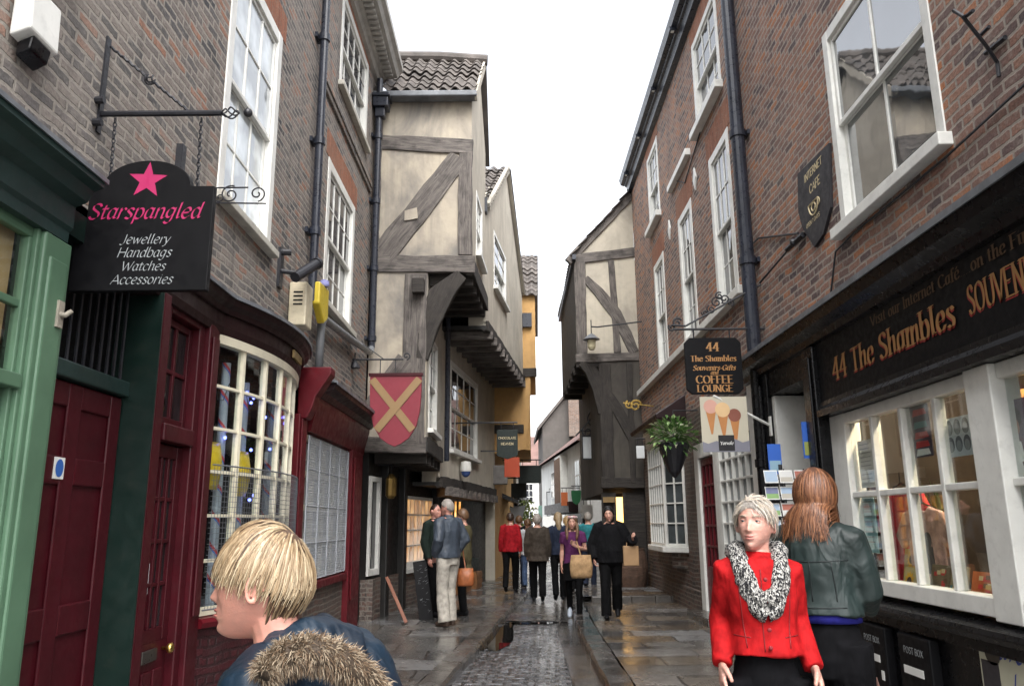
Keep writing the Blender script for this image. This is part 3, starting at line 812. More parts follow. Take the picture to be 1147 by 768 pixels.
b = MB(); FL.box(b, 4.0, 5.12, -0.35, 0.05, 0.0, 0.12); b.build('doorstep', M_kerb, dr, bevel=0.015)
b = MB(); FL.box(b, 4.0, 5.13, -0.34, -0.0, 3.1, 3.3); b.build('door_head', M_dkgreen, dr)

# ------------------------------------------------------------------ left: burgundy bow window shopfront
bs = thing('shopfront', FL.pt(7, 0, 0), 'burgundy shopfront with glazed door and cream curved bow window', 'shopfront')
BY0, BY1, BO = 6.22, 8.6, 0.21
def bow(f, extra=0.0):
    """point and normal of the bow at fraction f"""
    c = BY1 - BY0; Rr = (c * c / 4 + BO * BO) / (2 * BO); h = math.asin(c / 2 / Rr)
    a = -h + 2 * h * f
    return (XL + (Rr + extra) * cos(a) - (Rr - BO), (BY0 + BY1) / 2 + (Rr + extra) * sin(a), cos(a), sin(a))
def bowpath(n=24, f0=0.0, f1=1.0): return [bow(f0 + (f1 - f0) * i / n) for i in range(n + 1)]
b = MB(); FL.box(b, 5.13, 5.3, -0.3, 0.03, 0, 3.2); FL.box(b, 5.16, 5.27, 0.03, 0.05, 0.4, 3.1); FL.box(b, 5.13, 5.32, -0.3, 0.06, 0, 0.38); b.build('pilaster', M_burg, bs, bevel=0.012)
b = MB(); FL.box(b, 6.02, BY0, -0.3, 0.04, 0, 3.1); FL.box(b, 6.06, BY0 - 0.04, 0.04, 0.06, 0.9, 3.0); b.build('door_post', M_burg, bs, bevel=0.012)
OD = -0.05
b = MB()
FL.box(b, 5.302, 5.4, OD - 0.08, OD + 0.05, 0.1, 3.15); FL.box(b, 5.92, 6.018, OD - 0.08, OD + 0.05, 0.1, 3.15); FL.box(b, 5.4, 5.92, OD - 0.08, OD + 0.05, 3.02, 3.15); FL.box(b, 5.4, 5.92, OD - 0.08, OD + 0.07, 2.12, 2.24)
b.build('door_frame', M_burg, bs, bevel=0.01)
b = MB(); grid_frame(FL, b, 5.405, 5.915, 2.25, 3.01, 2, 2, OD - 0.05, OD - 0.01, 0.05, 0.03)
tw = b.build('transom_window', M_burg, bs, bevel=0.004)
b = MB(); FL.box(b, 5.48, 5.88, OD - 0.04, OD - 0.035, 2.28, 2.98); b.build('pane', G_dk, tw)
b = MB(); grid_frame(FL, b, 5.405, 5.915, 0.78, 2.11, 3, 4, OD - 0.06, OD - 0.01, 0.09, 0.028); FL.box(b, 5.405, 5.915, OD - 0.06, OD - 0.012, 0.12, 0.78)
FL.box(b, 5.53, 5.66, OD - 0.012, OD + 0.006, 0.2, 0.6); FL.box(b, 5.7, 5.83, OD - 0.012, OD + 0.006, 0.2, 0.6)
sd = b.build('door', M_burg, bs, bevel=0.005)
b = MB(); FL.box(b, 5.52, 5.84, OD - 0.045, OD - 0.04, 0.85, 2.05); b.build('pane', G_dk, sd)
b = MB(); FL.box(b, 5.5, 5.72, OD - 0.01, OD + 0.012, 0.66, 0.74); b.build('letterbox', paint('tarnished_metal', (0.12, 0.11, 0.1), 0.35, 0.2, 8, 0.1, 30, 0.2, metal=0.8), sd, bevel=0.006)
b = MB(); b.lathe([(0.012, 0), (0.014, 0.03), (0.032, 0.045), (0.036, 0.065), (0.02, 0.08)], FL.pt(5.84, OD - 0.01, 0.72), 14, 'X'); b.build('knob', M_brass, sd, smooth=True)
# stickers on the door glass
for (a, z, w, h) in ((5.74, 1.44, 0.055, 0.14), (5.585, 1.2, 0.06, 0.2), (5.57, 1.28, 0.02, 0.1)):
    b = MB(); FL.box(b, a - w / 2, a + w / 2, OD - 0.04, OD - 0.036, z - h / 2, z + h / 2); b.build('sticker', paint('paper_white', (0.62, 0.66, 0.68), 0.6, 0.08, 10, 0, 30, 0.1), sd)
# curved stall riser, sill, window, fascia, cornice
b = MB(); b.sweep([(0.02, 0.0), (0.02, 0.8), (-0.3, 0.8), (-0.3, 0.0)], bowpath()); b.build('stall_riser', brick('burgundy_painted_brick', [(0.0, (0.05, 0.008, 0.012)), (1.0, (0.085, 0.012, 0.018))], (0.03, 0.008, 0.01), rough=0.5, stain=0.2), bs)
b = MB(); b.sweep([(-0.2, 0.8), (0.07, 0.8), (0.085, 0.84), (0.07, 0.87), (-0.2, 0.88)], bowpath()); b.build('window_ledge', M_burg2, bs)
cols, rows = 6, 6
z0, z1 = 0.88, 3.06
b = MB()
b.sweep([(-0.05, z0), (0.0, z0), (0.0, z0 + 0.06), (-0.05, z0 + 0.06)], bowpath()); b.sweep([(-0.06, z1 - 0.07), (0.02, z1 - 0.07), (0.03, z1), (-0.06, z1)], bowpath())
for k in range(1, rows):
    z = z0 + 0.06 + (z1 - 0.07 - z0 - 0.06) * k / rows
    b.sweep([(-0.04, z - 0.014), (-0.006, z - 0.012), (-0.006, z + 0.012), (-0.04, z + 0.014)], bowpath())
for k in range(cols + 1):
    x, y, nx, ny = bow(k / cols)
    w = 0.045 if k in (0, cols) else 0.019
    b.obox(Vector((x - nx * 0.024, y - ny * 0.024, (z0 + z1) / 2)), Vector((-ny, nx, 0)) * w, Vector((nx, ny, 0)) * 0.026, Vector((0, 0, (z1 - z0) / 2 - 0.02)))
bw = b.build('bow_window', M_cream, bs)
b = MB(); b.sweep([(-0.028, z0 + 0.03), (-0.024, z0 + 0.03), (-0.024, z1 - 0.03), (-0.028, z1 - 0.03)], bowpath()); b.build('pane', G_cl, bw)
# wire guard in front of the lower panes
b = MB()
for k in range(70):
    x, y, nx, ny = bow(0.01 + 0.98 * k / 69, 0.07); b.tube([(x, y, 0.93), (x, y, 2.02)], 0.0018, 4, False)
for k in range(28):
    z = 0.93 + k * 0.04
    b.tube([bow(i / 16, 0.07)[:2] + (z,) for i in range(17)], 0.0018 if k not in (0, 27) else 0.006, 4, False)
wg = b.build('wire_guard', paint('galvanised_wire', (0.17, 0.18, 0.2), 0.4, 0.1, 8, 0, 30, 0.1, metal=0.5), bs)
tail = [(XL, 5.0, 1, 0), (XL, 5.5, 1, 0), (XL, 6.1, 1, 0)] + bowpath(24, 0.02, 1.0)
b = MB(); b.sweep([(-0.3, 3.062), (0.03, 3.062), (0.045, 3.12), (0.045, 3.23), (-0.3, 3.23)], tail); b.build('fascia', M_maroon, bs)
b = MB(); b.sweep([(-0.3, 3.23), (0.07, 3.23), (0.08, 3.27), (0.12, 3.3), (0.14, 3.36), (-0.3, 3.4)], tail); b.build('cornice', M_maroon, bs)
b = MB(); b.sweep([(-0.36, 3.46), (0.0, 3.43), (0.155, 3.375), (0.155, 3.345), (0.142, 3.345), (0.142, 3.362), (-0.3, 3.4)], tail); b.build('lead_cap', M_lead, bs)
b = MB(); x, y, nx, ny = bow(0.62, 0.06); b.obox((x, y, 3.17), Vector((-ny, nx, 0)) * 0.2, Vector((nx, ny, 0)) * 0.012, Vector((0, 0, 0.04))); b.build('name_plate', paint('dull_gilt', (0.2, 0.13, 0.04), 0.5), bs, bevel=0.004)
# window display
b = MB(); FL.box(b, 6.1, 8.85, -1.0, -0.95, 0.5, 3.2); b.sweep([(-0.06, 0.82), (-0.06, 0.86), (-1.0, 0.86), (-1.0, 0.82)], bowpath(8)); FL.box(b, 6.06, 6.1, -1.0, -0.3, 0.7, 3.2); FL.box(b, 8.85, 8.9, -1.0, -0.3, 0.7, 3.2)
b.build('interior', paint('shop_interior', (0.16, 0.16, 0.17), 0.9, 0.3, 2, 0, 10, 0.3), bs)
tcan = NT('candy_stripe'); sp = tcan.node('SeparateXYZ', i_0=tcan.objc()); ang = tcan.math('ARCTAN2', sp.outputs[1], sp.outputs[0])
fr_ = tcan.math('FRACT', tcan.math('ADD', tcan.math('MULTIPLY', sp.outputs[2], 4.0), tcan.math('MULTIPLY', ang, 0.159)))
tcan.bsdf(tcan.ramp(fr_, [(0.0, (0.36, 0.4, 0.46)), (0.55, (0.05, 0.16, 0.5)), (0.62, (0.5, 0.05, 0.06)), (0.75, (0.36, 0.4, 0.46))], 'CONSTANT'), 0.4)
for (f, ex, z, h, r) in ((0.16, -0.16, 0.9, 2.0, 0.036), (0.34, -0.2, 0.9, 1.9, 0.036), (0.72, -0.2, 0.9, 1.85, 0.04)):
    x, y, _, _ = bow(f, ex)
    b = MB(); b.tube([(x, y, z - 0.16), (x, y, z + h)], r, 16)
    tag(b.build('striped_pole', tcan.mat, base=(x, y, z)), 'striped candy pole in the bow window, %s' % {0.16: 'nearest the glazed door', 0.34: 'second from the glazed door', 0.72: 'near the far end of the bow'}[f], 'display pole', 'striped poles in the bow window')
random.seed(3)
bag_m = [paint('yellow_packet', (0.75, 0.52, 0.03), 0.35, 0.2, 9, 0.1, 30, 0.1), paint('orange_packet', (0.55, 0.25, 0.06), 0.4, 0.2, 9, 0.1, 30, 0.1)]
for n_, (f, ex, z, m, lab) in enumerate(((0.07, -0.1, 2.02, 0, 'yellow sweet packet high in the bow window nearest the door'), (0.26, -0.1, 1.98, 0, 'yellow sweet packet beside the second pane column of the bow window'), (0.46, -0.12, 1.42, 1, 'orange sweet packet at mid height in the bow window'))):
    x, y, nx, ny = bow(f, ex)
    b = MB(); P = []
    for i in range(9):
        t = -1 + 2 * i / 8
        P.append((Vector((x, y, z + t * 0.19)), (0.13 * (1 - 0.12 * t * t), 0.06 * (1 - t * t) + 0.006)))
    b.tube([p for p, _ in P], [r for _, r in P], 14, up=(-ny, nx, 0))
    tag(b.build('sweet_packet', bag_m[m], smooth=True), lab, 'packet')
bl = thing('light_string', (XL + 0.1, 7.4, 2.6), 'string of small blue lights inside the bow window', 'fairy lights')
wire = MB(); pts = []
for k in range(33):
    x, y, _, _ = bow(0.03 + 0.94 * k / 32, -0.1); pts.append((x, y, 2.62 + 0.1 * sin(k * 1.9)))
wire.tube(pts, 0.004, 4); wire.build('cable', M_dkgreen, bl)
bm_ = glow('blue_led', (0.12, 0.15, 1.0), 3.2)
rr = random.Random(5)
for k in range(26):
    x, y, _, _ = bow(0.04 + 0.92 * rr.random(), -0.1); b = MB(); b.ball((x, y, rr.choice((2.62, 2.6, 2.66, 2.2, 1.75, 1.3)) + rr.uniform(-0.08, 0.08)), 0.014, 6); b.build('bulb', bm_, bl)

# ------------------------------------------------------------------ left: second burgundy shopfront with mesh-covered window
b2 = thing('shopfront', FL.pt(10.5, 0, 0), 'burgundy shopfront with grey mesh over its window, nearer the timber-framed house', 'shopfront')
b = MB(); FL.box(b, 8.7, 9.0, -0.2, 0.05, 0, 2.75); FL.box(b, 8.75, 8.95, 0.05, 0.07, 0.4, 2.7); b.build('pilaster', M_burg2, b2, bevel=0.012)
b = MB(); FL.box(b, 11.5, 12.3, -0.2, 0.08, 0.0, 2.6); FL.box(b, 11.62, 12.18, 0.08, 0.1, 0.5, 2.5); b.build('pilaster', M_burg2, b2, bevel=0.012)
b = MB(); FL.poly(b, [(8.9, 2.75), (8.9, 3.2), (9.3, 3.2)], 0, 0.1)
b = MB(); b.prism([(XL, 2.7), (XL + 0.11, 2.7), (XL + 0.16, 2.8), (XL + 0.2, 2.95), (XL + 0.3, 3.1), (XL + 0.36, 3.2), (XL + 0.36, 3.28), (XL, 3.28)], 'Y', 8.74, 8.96); b.build('console', M_burg2, b2, bevel=0.015)
b = MB(); FL.sweep(b, [(-0.2, 2.6), (0.06, 2.6), (0.08, 2.7), (0.14, 2.95), (0.14, 3.0), (-0.2, 3.0)], 9.14, 12.45); b.build('fascia', M_burg2, b2)
b = MB(); FL.sweep(b, [(-0.2, 3.0), (0.16, 3.0), (0.2, 3.06), (0.32, 3.1), (0.34, 3.16), (-0.2, 3.2)], 9.141, 12.5); b.build('cornice', M_maroon, b2)
b = MB(); FL.sweep(b, [(-0.2, 3.21), (0.35, 3.165), (0.35, 3.14), (0.362, 3.14), (0.362, 3.18), (0.03, 3.32), (-0.2, 3.34)], 9.1, 12.5); b.build('lead_cap', M_lead, b2)
b = MB(); grid_frame(FL, b, 9.05, 11.45, 0.9, 2.58, 4, 4, -0.07, -0.01, 0.07, 0.07)
gw = b.build('window', M_cream, b2, bevel=0.005)
b = MB(); FL.box(b, 9.3, 11.4, -0.08, -0.075, 0.95, 2.5); b.build('pane', paint('misted_glass', (0.3, 0.32, 0.34), 0.3, 0.3, 3, 0.02, 10, 0.2), gw)
b = MB()
for k in range(76): a = 9.22 + k * 0.03; b.tube([FL.pt(a, 0.02, 0.92), FL.pt(a, 0.02, 2.56)], 0.0026, 4, False)
for k in range(56): z = 0.92 + k * 0.03; b.tube([FL.pt(9.22, 0.022, z), FL.pt(11.47, 0.022, z)], 0.003 if k % 14 else 0.009, 4, False)
for k in range(5): a = 9.22 + k * 0.5625; b.tube([FL.pt(a, 0.025, 0.92), FL.pt(a, 0.025, 2.56)], 0.011, 6)
b.build('wire_guard', paint('pale_wire', (0.36, 0.38, 0.41), 0.5, 0.1, 8, 0, 30, 0.1), b2)
b = MB(); FL.box(b, 9.2, 11.5, -0.2, 0.06, 0.8, 0.89); b.build('window_ledge', M_burg2, b2, bevel=0.01)
b = MB(); FL.box(b, 9.2, 11.5, -0.2, 0.0, 0.0, 0.8); b.build('stall_riser', M_brickD, b2)
b = MB(); FL.box(b, 8.8, 12.45, -0.5, -0.22, 0.0, 3.2); b.build('backing', M_dark, b2)
# ------------------------------------------------------------------ right: brick house
XR = 3.0
FR = Facade((XR, 0), (XR, 18.3), flip=True)
rh = thing('brick_house', (XR + 2, 10, 0), 'long red-brown brick house with white sash windows on the right', 'house')
RW = {'big': (4.98, 6.74, 4.12, 6.05), 'a': (9.98, 11.05, 4.5, 6.85), 'b': (12.3, 13.35, 4.5, 6.8), 'c': (14.8, 15.85, 4.5, 6.75), 'ua': (10.1, 11.62, 7.62, 9.15), 'ub': (14.85, 16.05, 7.62, 9.25)}
wall(FR, 1.5, 18.3, 3.35, 9.75, list(RW.values()), M_brickR, rh)
b = MB(); b.box(XR + 0.36, XR + 6, 1.5, 18.28, 3.3, 9.7); b.box(XR + 2.3, XR + 6, 1.5, 9.2, 0, 3.28); b.box(XR + 0.36, XR + 6, 9.2, 18.28, 0, 3.28); b.build('party_wall', M_dark, rh)
sash(FR, *RW['big'], 2, 1, 1, rh, M_white, G_sky, fw=0.1, silld=0.1, sillh=0.1, split=0.52, bar=0.028)
for k in 'abc': sash(FR, *RW[k], 3, 2, 2, rh, M_white, G_up, fw=0.12, sill=False, bar=0.024, curtain=M_net)
for k in ('ua', 'ub'): sash(FR, *RW[k], 3, 2, 2, rh, M_white, G_up, fw=0.11, silld=0.12, sillh=0.12)
b = MB(); FR.box(b, 9.7, 18.2, -0.1, 0.11, 4.38, 4.498); b.build('sill', M_white, rh, bevel=0.01)
b = MB(); FR.box(b, 12.15, 13.75, -0.1, 0.09, 7.5, 7.62); b.build('sill', M_white, rh, bevel=0.01)
for k in 'abc':
    v = RW[k]; lt = MB(); FR.box(lt, v[0] - 0.12, v[1] + 0.12, -0.05, 0.006, v[3] + 0.002, v[3] + 0.42); lt.build('lintel', M_brickO, rh)
for k in ('ua', 'ub'):
    v = RW[k]; lt = MB(); FR.box(lt, v[0] - 0.1, v[1] + 0.1, -0.05, 0.006, v[3] + 0.002, v[3] + 0.3); lt.build('lintel', M_brickO, rh)
for a, z in ((11.9, 6.95), (14.05, 6.9)):
    lt = MB(); FR.poly(lt, [(a - 0.1, z), (a, z - 0.2), (a + 0.1, z), (a, z + 0.2)], 0.0, 0.03); lt.build('wall_plate', M_white, rh, bevel=0.008)
b = MB(); FR.sweep(b, [(0.0, 9.5), (0.1, 9.52), (0.12, 9.66), (0.16, 9.68), (0.2, 9.82), (0, 9.9)], 1.5, 18.35); b.build('eaves_board', M_pipe, rh)
b = MB(); FR.sweep(b, [(0.06, 9.82), (0.1, 9.74), (0.18, 9.71), (0.25, 9.74), (0.29, 9.86), (0.27, 9.86), (0.23, 9.77), (0.18, 9.74), (0.12, 9.77), (0.08, 9.84)], 1.5, 18.4)
for k in range(9): FR.box(b, 2.4 + k * 1.9, 2.5 + k * 1.9, 0.1, 0.28, 9.67, 9.735)
b.build('gutter', M_pipe, rh)
b = MB()
for k in range(9): FR.box(b, 2.42 + k * 1.9, 2.47 + k * 1.9, 0.2, 0.25, 9.655, 9.68)
b.build('gutter_clip', M_white, rh)
tube_pipe(FR, 9.15, 3.5, 9.75, rh, M_pipe, 0.085, 0.13, (4.62, 6.3, 8.4))
tube_pipe(FR, 9.3, 0.1, 3.4, rh, M_black, 0.06, 0.1, (1.2, 2.2))
rf = MB(); rf.prism([(XR - 0.24, 9.88), (XR - 0.24, 9.94), (XR + 3, 12.5), (XR + 6, 9.9)], 'Y', 1.5, 18.3); rf.build('roof', M_tile, rh)
wall(FR, 9.6, 18.3, 0.0, 3.35, [(9.86, 11.62, 0.8, 2.75), (11.8, 12.95, 0.0, 2.62), (14.0, 16.3, 0.95, 3.1)], M_brickD, rh, name='lower_wall', depth=0.3)
b = MB(); FR.sweep(b, [(0, 0), (0.03, 0), (0.03, 0.45), (0, 0.46)], 12.95, 18.3); b.build('plinth', M_brickD, rh)
b = MB()
rr = random.Random(2)
def cable(F, pts, r=0.008, o=0.02, sag=0.0): return [F.pt(a, o, z) for a, z in pts]
cb = MB(); cb.tube([FR.pt(*p) for p in ((7.1, 0.02, 3.6), (6.9, 0.02, 3.95), (6.5, 0.02, 3.98), (5.0, 0.02, 3.96), (4.0, 0.02, 4.0))], 0.009, 6)
cb2 = MB(); cb2.tube([FR.pt(*p) for p in ((9.5, 0.02, 4.9), (9.0, 0.02, 4.86), (7.75, 0.02, 4.45))], 0.012, 6)
cb3 = MB(); cb3.tube([FR.pt(*p) for p in ((13.2, 0.015, 7.5), (12.6, 0.015, 7.2), (12.0, 0.015, 7.35), (11.2, 0.015, 7.55))], 0.01, 6)
[q.build('cable', M_iron, rh) for q in (cb, cb2, cb3)]

# ------------------------------------------------------------------ right: 44 shopfront
sh = thing('shopfront', FR.pt(6.5, 0, 0), 'black souvenir shopfront numbered 44 with large white display window', 'shopfront')
b = MB(); FR.sweep(b, [(-0.1, 2.62), (0.05, 2.62), (0.05, 3.22), (-0.1, 3.25)], 1.5, 7.5); b.build('fascia', M_blackm, sh)
b = MB(); FR.sweep(b, [(-0.1, 2.5), (0.1, 2.5), (0.1, 2.56), (0.07, 2.6), (0.07, 2.64), (-0.1, 2.64)], 1.5, 7.5); FR.sweep(b, [(0.04, 3.2), (0.09, 3.22), (0.11, 3.28), (0.2, 3.33), (0.24, 3.42), (-0.1, 3.46), (-0.1, 3.2)], 1.5, 9.85); b.build('cornice', M_black, sh)
b = MB(); FR.sweep(b, [(-0.05, 3.53), (0.0, 3.5), (0.25, 3.44), (0.255, 3.4), (0.27, 3.4), (0.27, 3.45), (0.0, 3.55)], 1.5, 9.9); b.build('lead_cap', M_lead, sh)
b = MB(); FR.box(b, 7.5, 7.78, -0.25, 0.1, 0.0, 3.2); FR.box(b, 7.55, 7.73, 0.1, 0.125, 0.5, 3.1); b.build('pilaster', M_black, sh, bevel=0.012)
b = MB(); FR.box(b, 9.05, 9.58, -0.03, 0.06, 0.0, 3.22); FR.box(b, 9.2, 9.5, 0.06, 0.1, 0.4, 3.1); b.build('pilaster', M_black, sh, bevel=0.012)
b = MB(); FR.box(b, 7.78, 9.02, -0.25, 0.04, 2.95, 3.22); b.build('entrance_head', M_black, sh)
# display window, joinery
b = MB()
FR.box(b, 7.18, 7.5, -0.16, -0.01, 0.93, 2.5); FR.box(b, 4.86, 5.14, -0.16, 0.03, 0.93, 2.498)
FR.box(b, 5.14, 7.18, -0.12, 0.02, 0.95, 1.07); FR.box(b, 5.14, 7.18, -0.12, -0.015, 2.4, 2.497)
for k in (1, 2, 3): a = 5.14 + 2.04 * k / 4; FR.box(b, a - 0.026, a + 0.026, -0.1, -0.02, 1.07, 2.4)
FR.box(b, 5.14, 7.18, -0.095, -0.025, 1.74, 1.79)
wf = b.build('window', M_white, sh, bevel=0.008)
b = MB(); FR.box(b, 5.14, 7.18, -0.07, -0.064, 0.99, 2.41); b.build('pane', G_cl, wf)
b = MB()
FR.box(b, 1.5, 4.855, -0.12, 0.02, 0.95, 1.07); FR.box(b, 1.5, 4.855, -0.12, -0.015, 2.4, 2.497); FR.box(b, 1.5, 4.855, -0.095, -0.025, 1.74, 1.79)
FR.box(b, 3.3, 3.4, -0.12, -0.01, 0.9, 2.45)
wf2 = b.build('window', M_white, sh, bevel=0.008)
b = MB(); FR.box(b, 1.5, 4.855, -0.07, -0.064, 0.99, 2.41); b.build('pane', G_cl, wf2)
b = MB(); FR.sweep(b, [(-0.1, 0.81), (0.1, 0.81), (0.12, 0.85), (0.1, 0.89), (-0.1, 0.93)], 1.5, 7.5); FR.box(b, 1.5, 7.5, -0.1, 0.05, 0.73, 0.805); b.build('window_ledge', M_black, sh, bevel=0.006)
b = MB(); FR.box(b, 1.5, 7.5, -0.2, 0.02, 0.0, 0.73); b.build('stall_riser', M_black, sh)
# interior of the shop
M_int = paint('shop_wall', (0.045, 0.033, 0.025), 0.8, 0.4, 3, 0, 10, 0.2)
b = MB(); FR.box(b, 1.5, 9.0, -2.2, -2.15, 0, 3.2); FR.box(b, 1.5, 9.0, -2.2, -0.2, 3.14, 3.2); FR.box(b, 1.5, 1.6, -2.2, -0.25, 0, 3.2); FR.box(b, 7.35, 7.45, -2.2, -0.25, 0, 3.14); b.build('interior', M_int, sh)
b = MB(); FR.box(b, 1.6, 7.35, -1.0, -0.14, 0.9, 0.95); b.build('display_floor', paint('worn_board', (0.2, 0.15, 0.1), 0.6), sh)
b = MB(); FR.box(b, 6.4, 7.34, -1.3, -1.25, 1.0, 2.6); b.build('back_panel', paint('honey_pine', (0.42, 0.22, 0.07), 0.5, 0.2), sh)
b = MB()
for k in range(14): FR.box(b, 5.2, 5.75, -0.62, -0.6, 1.05 + k * 0.06, 1.085 + k * 0.06)
b.build('slat_rack', paint('brown_slat', (0.09, 0.04, 0.025), 0.5), sh)
# entrance: white side lining, small window, door behind
b = MB(); FR.box(b, 7.8, 9.0, -1.1, -1.05, 0, 2.95); b.build('entrance_back', M_dark, sh)
b = MB(); FR.box(b, 8.95, 9.045, -1.05, 0.01, 0.1, 2.94); FR.box(b, 8.0, 8.95, -0.5, -0.44, 2.75, 2.95); FR.box(b, 8.3, 8.38, -0.5, -0.43, 1.0, 2.75); FR.box(b, 8.85, 8.93, -0.5, -0.43, 1.0, 2.75); FR.box(b, 8.38, 8.85, -0.5, -0.42, 2.08, 2.2); FR.box(b, 8.38, 8.85, -0.5, -0.42, 1.75, 1.84); FR.box(b, 8.38, 8.85, -0.5, -0.44, 1.0, 1.1)
FR.box(b, 8.38, 8.5, -0.5, -0.44, 2.2, 2.75); FR.box(b, 8.72, 8.85, -0.5, -0.44, 2.2, 2.75)
eb = b.build('entrance_joinery', M_white, sh, bevel=0.008)
b = MB(); FR.box(b, 8.36, 8.86, -0.49, -0.48, 1.0, 2.75); b.build('pane', G_dk, eb)
b = MB(); FR.box(b, 7.78, 9.02, -1.1, 0.05, 0.0, 0.14); b.build('doorstep', M_kerb, sh, bevel=0.015)

# ------------------------------------------------------------------ right: white gridded window and red door
ws = thing('shop_window', FR.pt(10.7, 0, 0.8), 'white many-paned shop window behind the ice cream banner', 'window')
b = MB(); grid_frame(FR, b, 9.86, 11.62, 0.86, 2.75, 5, 6, -0.06, 0.02, 0.07, 0.028); FR.box(b, 9.58, 9.86, -0.05, 0.05, 0.1, 3.2); FR.box(b, 11.62, 11.8, -0.05, 0.022, 0.1, 2.8); FR.box(b, 9.86, 11.62, -0.05, 0.04, 2.75, 3.1)
wff = b.build('frame', M_white, ws, bevel=0.005)
b = MB(); FR.box(b, 9.9, 11.6, -0.04, -0.034, 0.9, 2.72); b.build('pane', glass_opaque('pale_shop_glass', (0.1, 0.11, 0.115), 1.5), wff)  # pane with a paler base colour than the other shop glass
b = MB(); FR.box(b, 9.8, 11.7, -0.05, 0.12, 0.78, 0.858); b.build('sill', M_white, wff, bevel=0.008)
b = MB(); FR.box(b, 9.86, 11.62, -0.29, 0.01, 0.1, 0.78); b.build('stall_riser', M_brickD, ws)
rdr = thing('doorway', FR.pt(12.4, -0.1, 0), 'red glazed door with white door post beneath the hanging basket', 'door')
b = MB(); grid_frame(FR, b, 11.92, 12.78, 0.12, 2.5, 3, 5, -0.06, 0.0, 0.1, 0.035, bot=0.75); rd_ = b.build('door', M_burg2, rdr, bevel=0.006)
b = MB(); FR.box(b, 11.95, 12.75, -0.04, -0.034, 0.8, 2.45); b.build('pane', G_dk, rd_)
b = MB(); FR.box(b, 11.82, 11.92, -0.25, 0.015, 0.1, 2.75); FR.box(b, 12.78, 13.05, -0.25, 0.04, 0.1, 2.75); FR.box(b, 11.92, 12.78, -0.25, 0.04, 2.52, 2.75); b.build('door_frame', M_white, rdr, bevel=0.008)
b = MB(); FR.box(b, 11.75, 13.1, -0.3, 0.28, 0.0, 0.2); b.build('doorstep', M_kerb, rdr, bevel=0.02)

# ------------------------------------------------------------------ right: canted bay window
bay = thing('bay_window', FR.pt(15.1, 0.2, 1), 'white canted bay window with maroon pent roof over dark brick', 'window')
pth = [(14.05, 0.0), (14.4, 0.32), (15.9, 0.32), (16.3, 0.0)]
def bayseg(i): 
    (a0, o0), (a1, o1) = pth[i], pth[i + 1]
    p, q = FR.pt(a0, o0, 0), FR.pt(a1, o1, 0)
    return Facade((p.x, p.y), (q.x, q.y), flip=True)
b = MB()
for i, c in ((0, 2), (1, 6), (2, 2)):
    G = bayseg(i); grid_frame(G, b, 0, G.len, 1.12, 2.95, c, 5, -0.06, 0.0, 0.05, 0.024)
bf = b.build('frame', M_white, bay, bevel=0.004)
b = MB()
for i in range(3): G = bayseg(i); G.quad(b, [(0.03, -0.03, 1.15), (G.len - 0.03, -0.03, 1.15), (G.len - 0.03, -0.03, 2.9), (0.03, -0.03, 2.9)])
b.build('pane', glass_opaque('bay_glass', (0.035, 0.04, 0.042), 1.6), bf)
def bayprism(mb, ex, z0, z1, inner=-0.2):
    pl = [FR.pt(14.05 - ex, inner, 0), FR.pt(14.05 - ex, 0.0, 0), FR.pt(14.4 - ex * 0.5, 0.32 + ex, 0), FR.pt(15.9 + ex * 0.5, 0.32 + ex, 0), FR.pt(16.3 + ex, 0, 0), FR.pt(16.3 + ex, inner, 0)]
    mb.prism([(p.x, p.y) for p in pl], 'Z', z0, z1)
b = MB(); bayprism(b, 0.06, 1.02, 1.118); b.build('sill', M_white, bf, bevel=0.012)
b = MB(); bayprism(b, 0.02, 2.952, 3.22); bayprism(b, 0.06, 3.2, 3.27); b.build('fascia', M_white, bay, bevel=0.012)
b = MB(); b.prism([(XR + 0.02, 3.72), (XR + 0.02, 3.28), (XR - 0.52, 3.28), (XR - 0.54, 3.36)], 'Y', 13.6, 16.6); b.build('pent_roof', M_maroon, bay, bevel=0.02)
b = MB(); bayprism(b, -0.12, 0.75, 1.02); b.build('bracket', M_brickD, bay)
hb = thing('hanging_basket', FR.pt(12.75, 0.45, 2.2), 'dark cone hanging basket of pale green leaves beside the bay window', 'plant')
c0 = FR.pt(12.75, 0.42, 2.72)
b = MB(); b.lathe([(0.02, -0.5), (0.1, -0.4), (0.2, -0.15), (0.26, 0.02), (0.24, 0.05)], c0, 16); b.build('basket', M_iron, hb)
b = MB(); rr = random.Random(4)
for k in range(420):
    d = Vector((rr.gauss(0, 1), rr.gauss(0, 1), rr.gauss(0.35, 0.8))).normalized()
    p = c0 + Vector((0, 0, 0.15)) + Vector((d.x * 0.34, d.y * 0.34, d.z * 0.3)) * rr.uniform(0.3, 1.05)
    a = (d + Vector((rr.uniform(-0.6, 0.6), rr.uniform(-0.6, 0.6), rr.uniform(-0.3, 0.5)))).normalized(); s_ = a.cross(Vector((0.3, 0.2, 1))).normalized()
    L, W = rr.uniform(0.08, 0.18), rr.uniform(0.02, 0.04)
    b.add([p, p + a * L * 0.5 + s_ * W, p + a * L - Vector((0, 0, 0.04)), p + a * L * 0.5 - s_ * W], [(0, 1, 2, 3)], rr.choice((0, 0, 0, 1, 1, 2)))
b.build('foliage', [paint('leaf_green', (0.09, 0.2, 0.05), 0.5), paint('pale_leaf', (0.25, 0.38, 0.14), 0.5), paint('cream_flower', (0.6, 0.62, 0.45), 0.6)], hb)
b = MB(); b.tube([c0 + Vector((0, 0, 0.05)), FR.pt(12.75, 0.4, 3.3)], 0.008, 5); b.tube([FR.pt(12.75, 0, 3.3), FR.pt(12.75, 0.4, 3.3)], 0.012, 6); b.build('bracket', M_iron, hb)

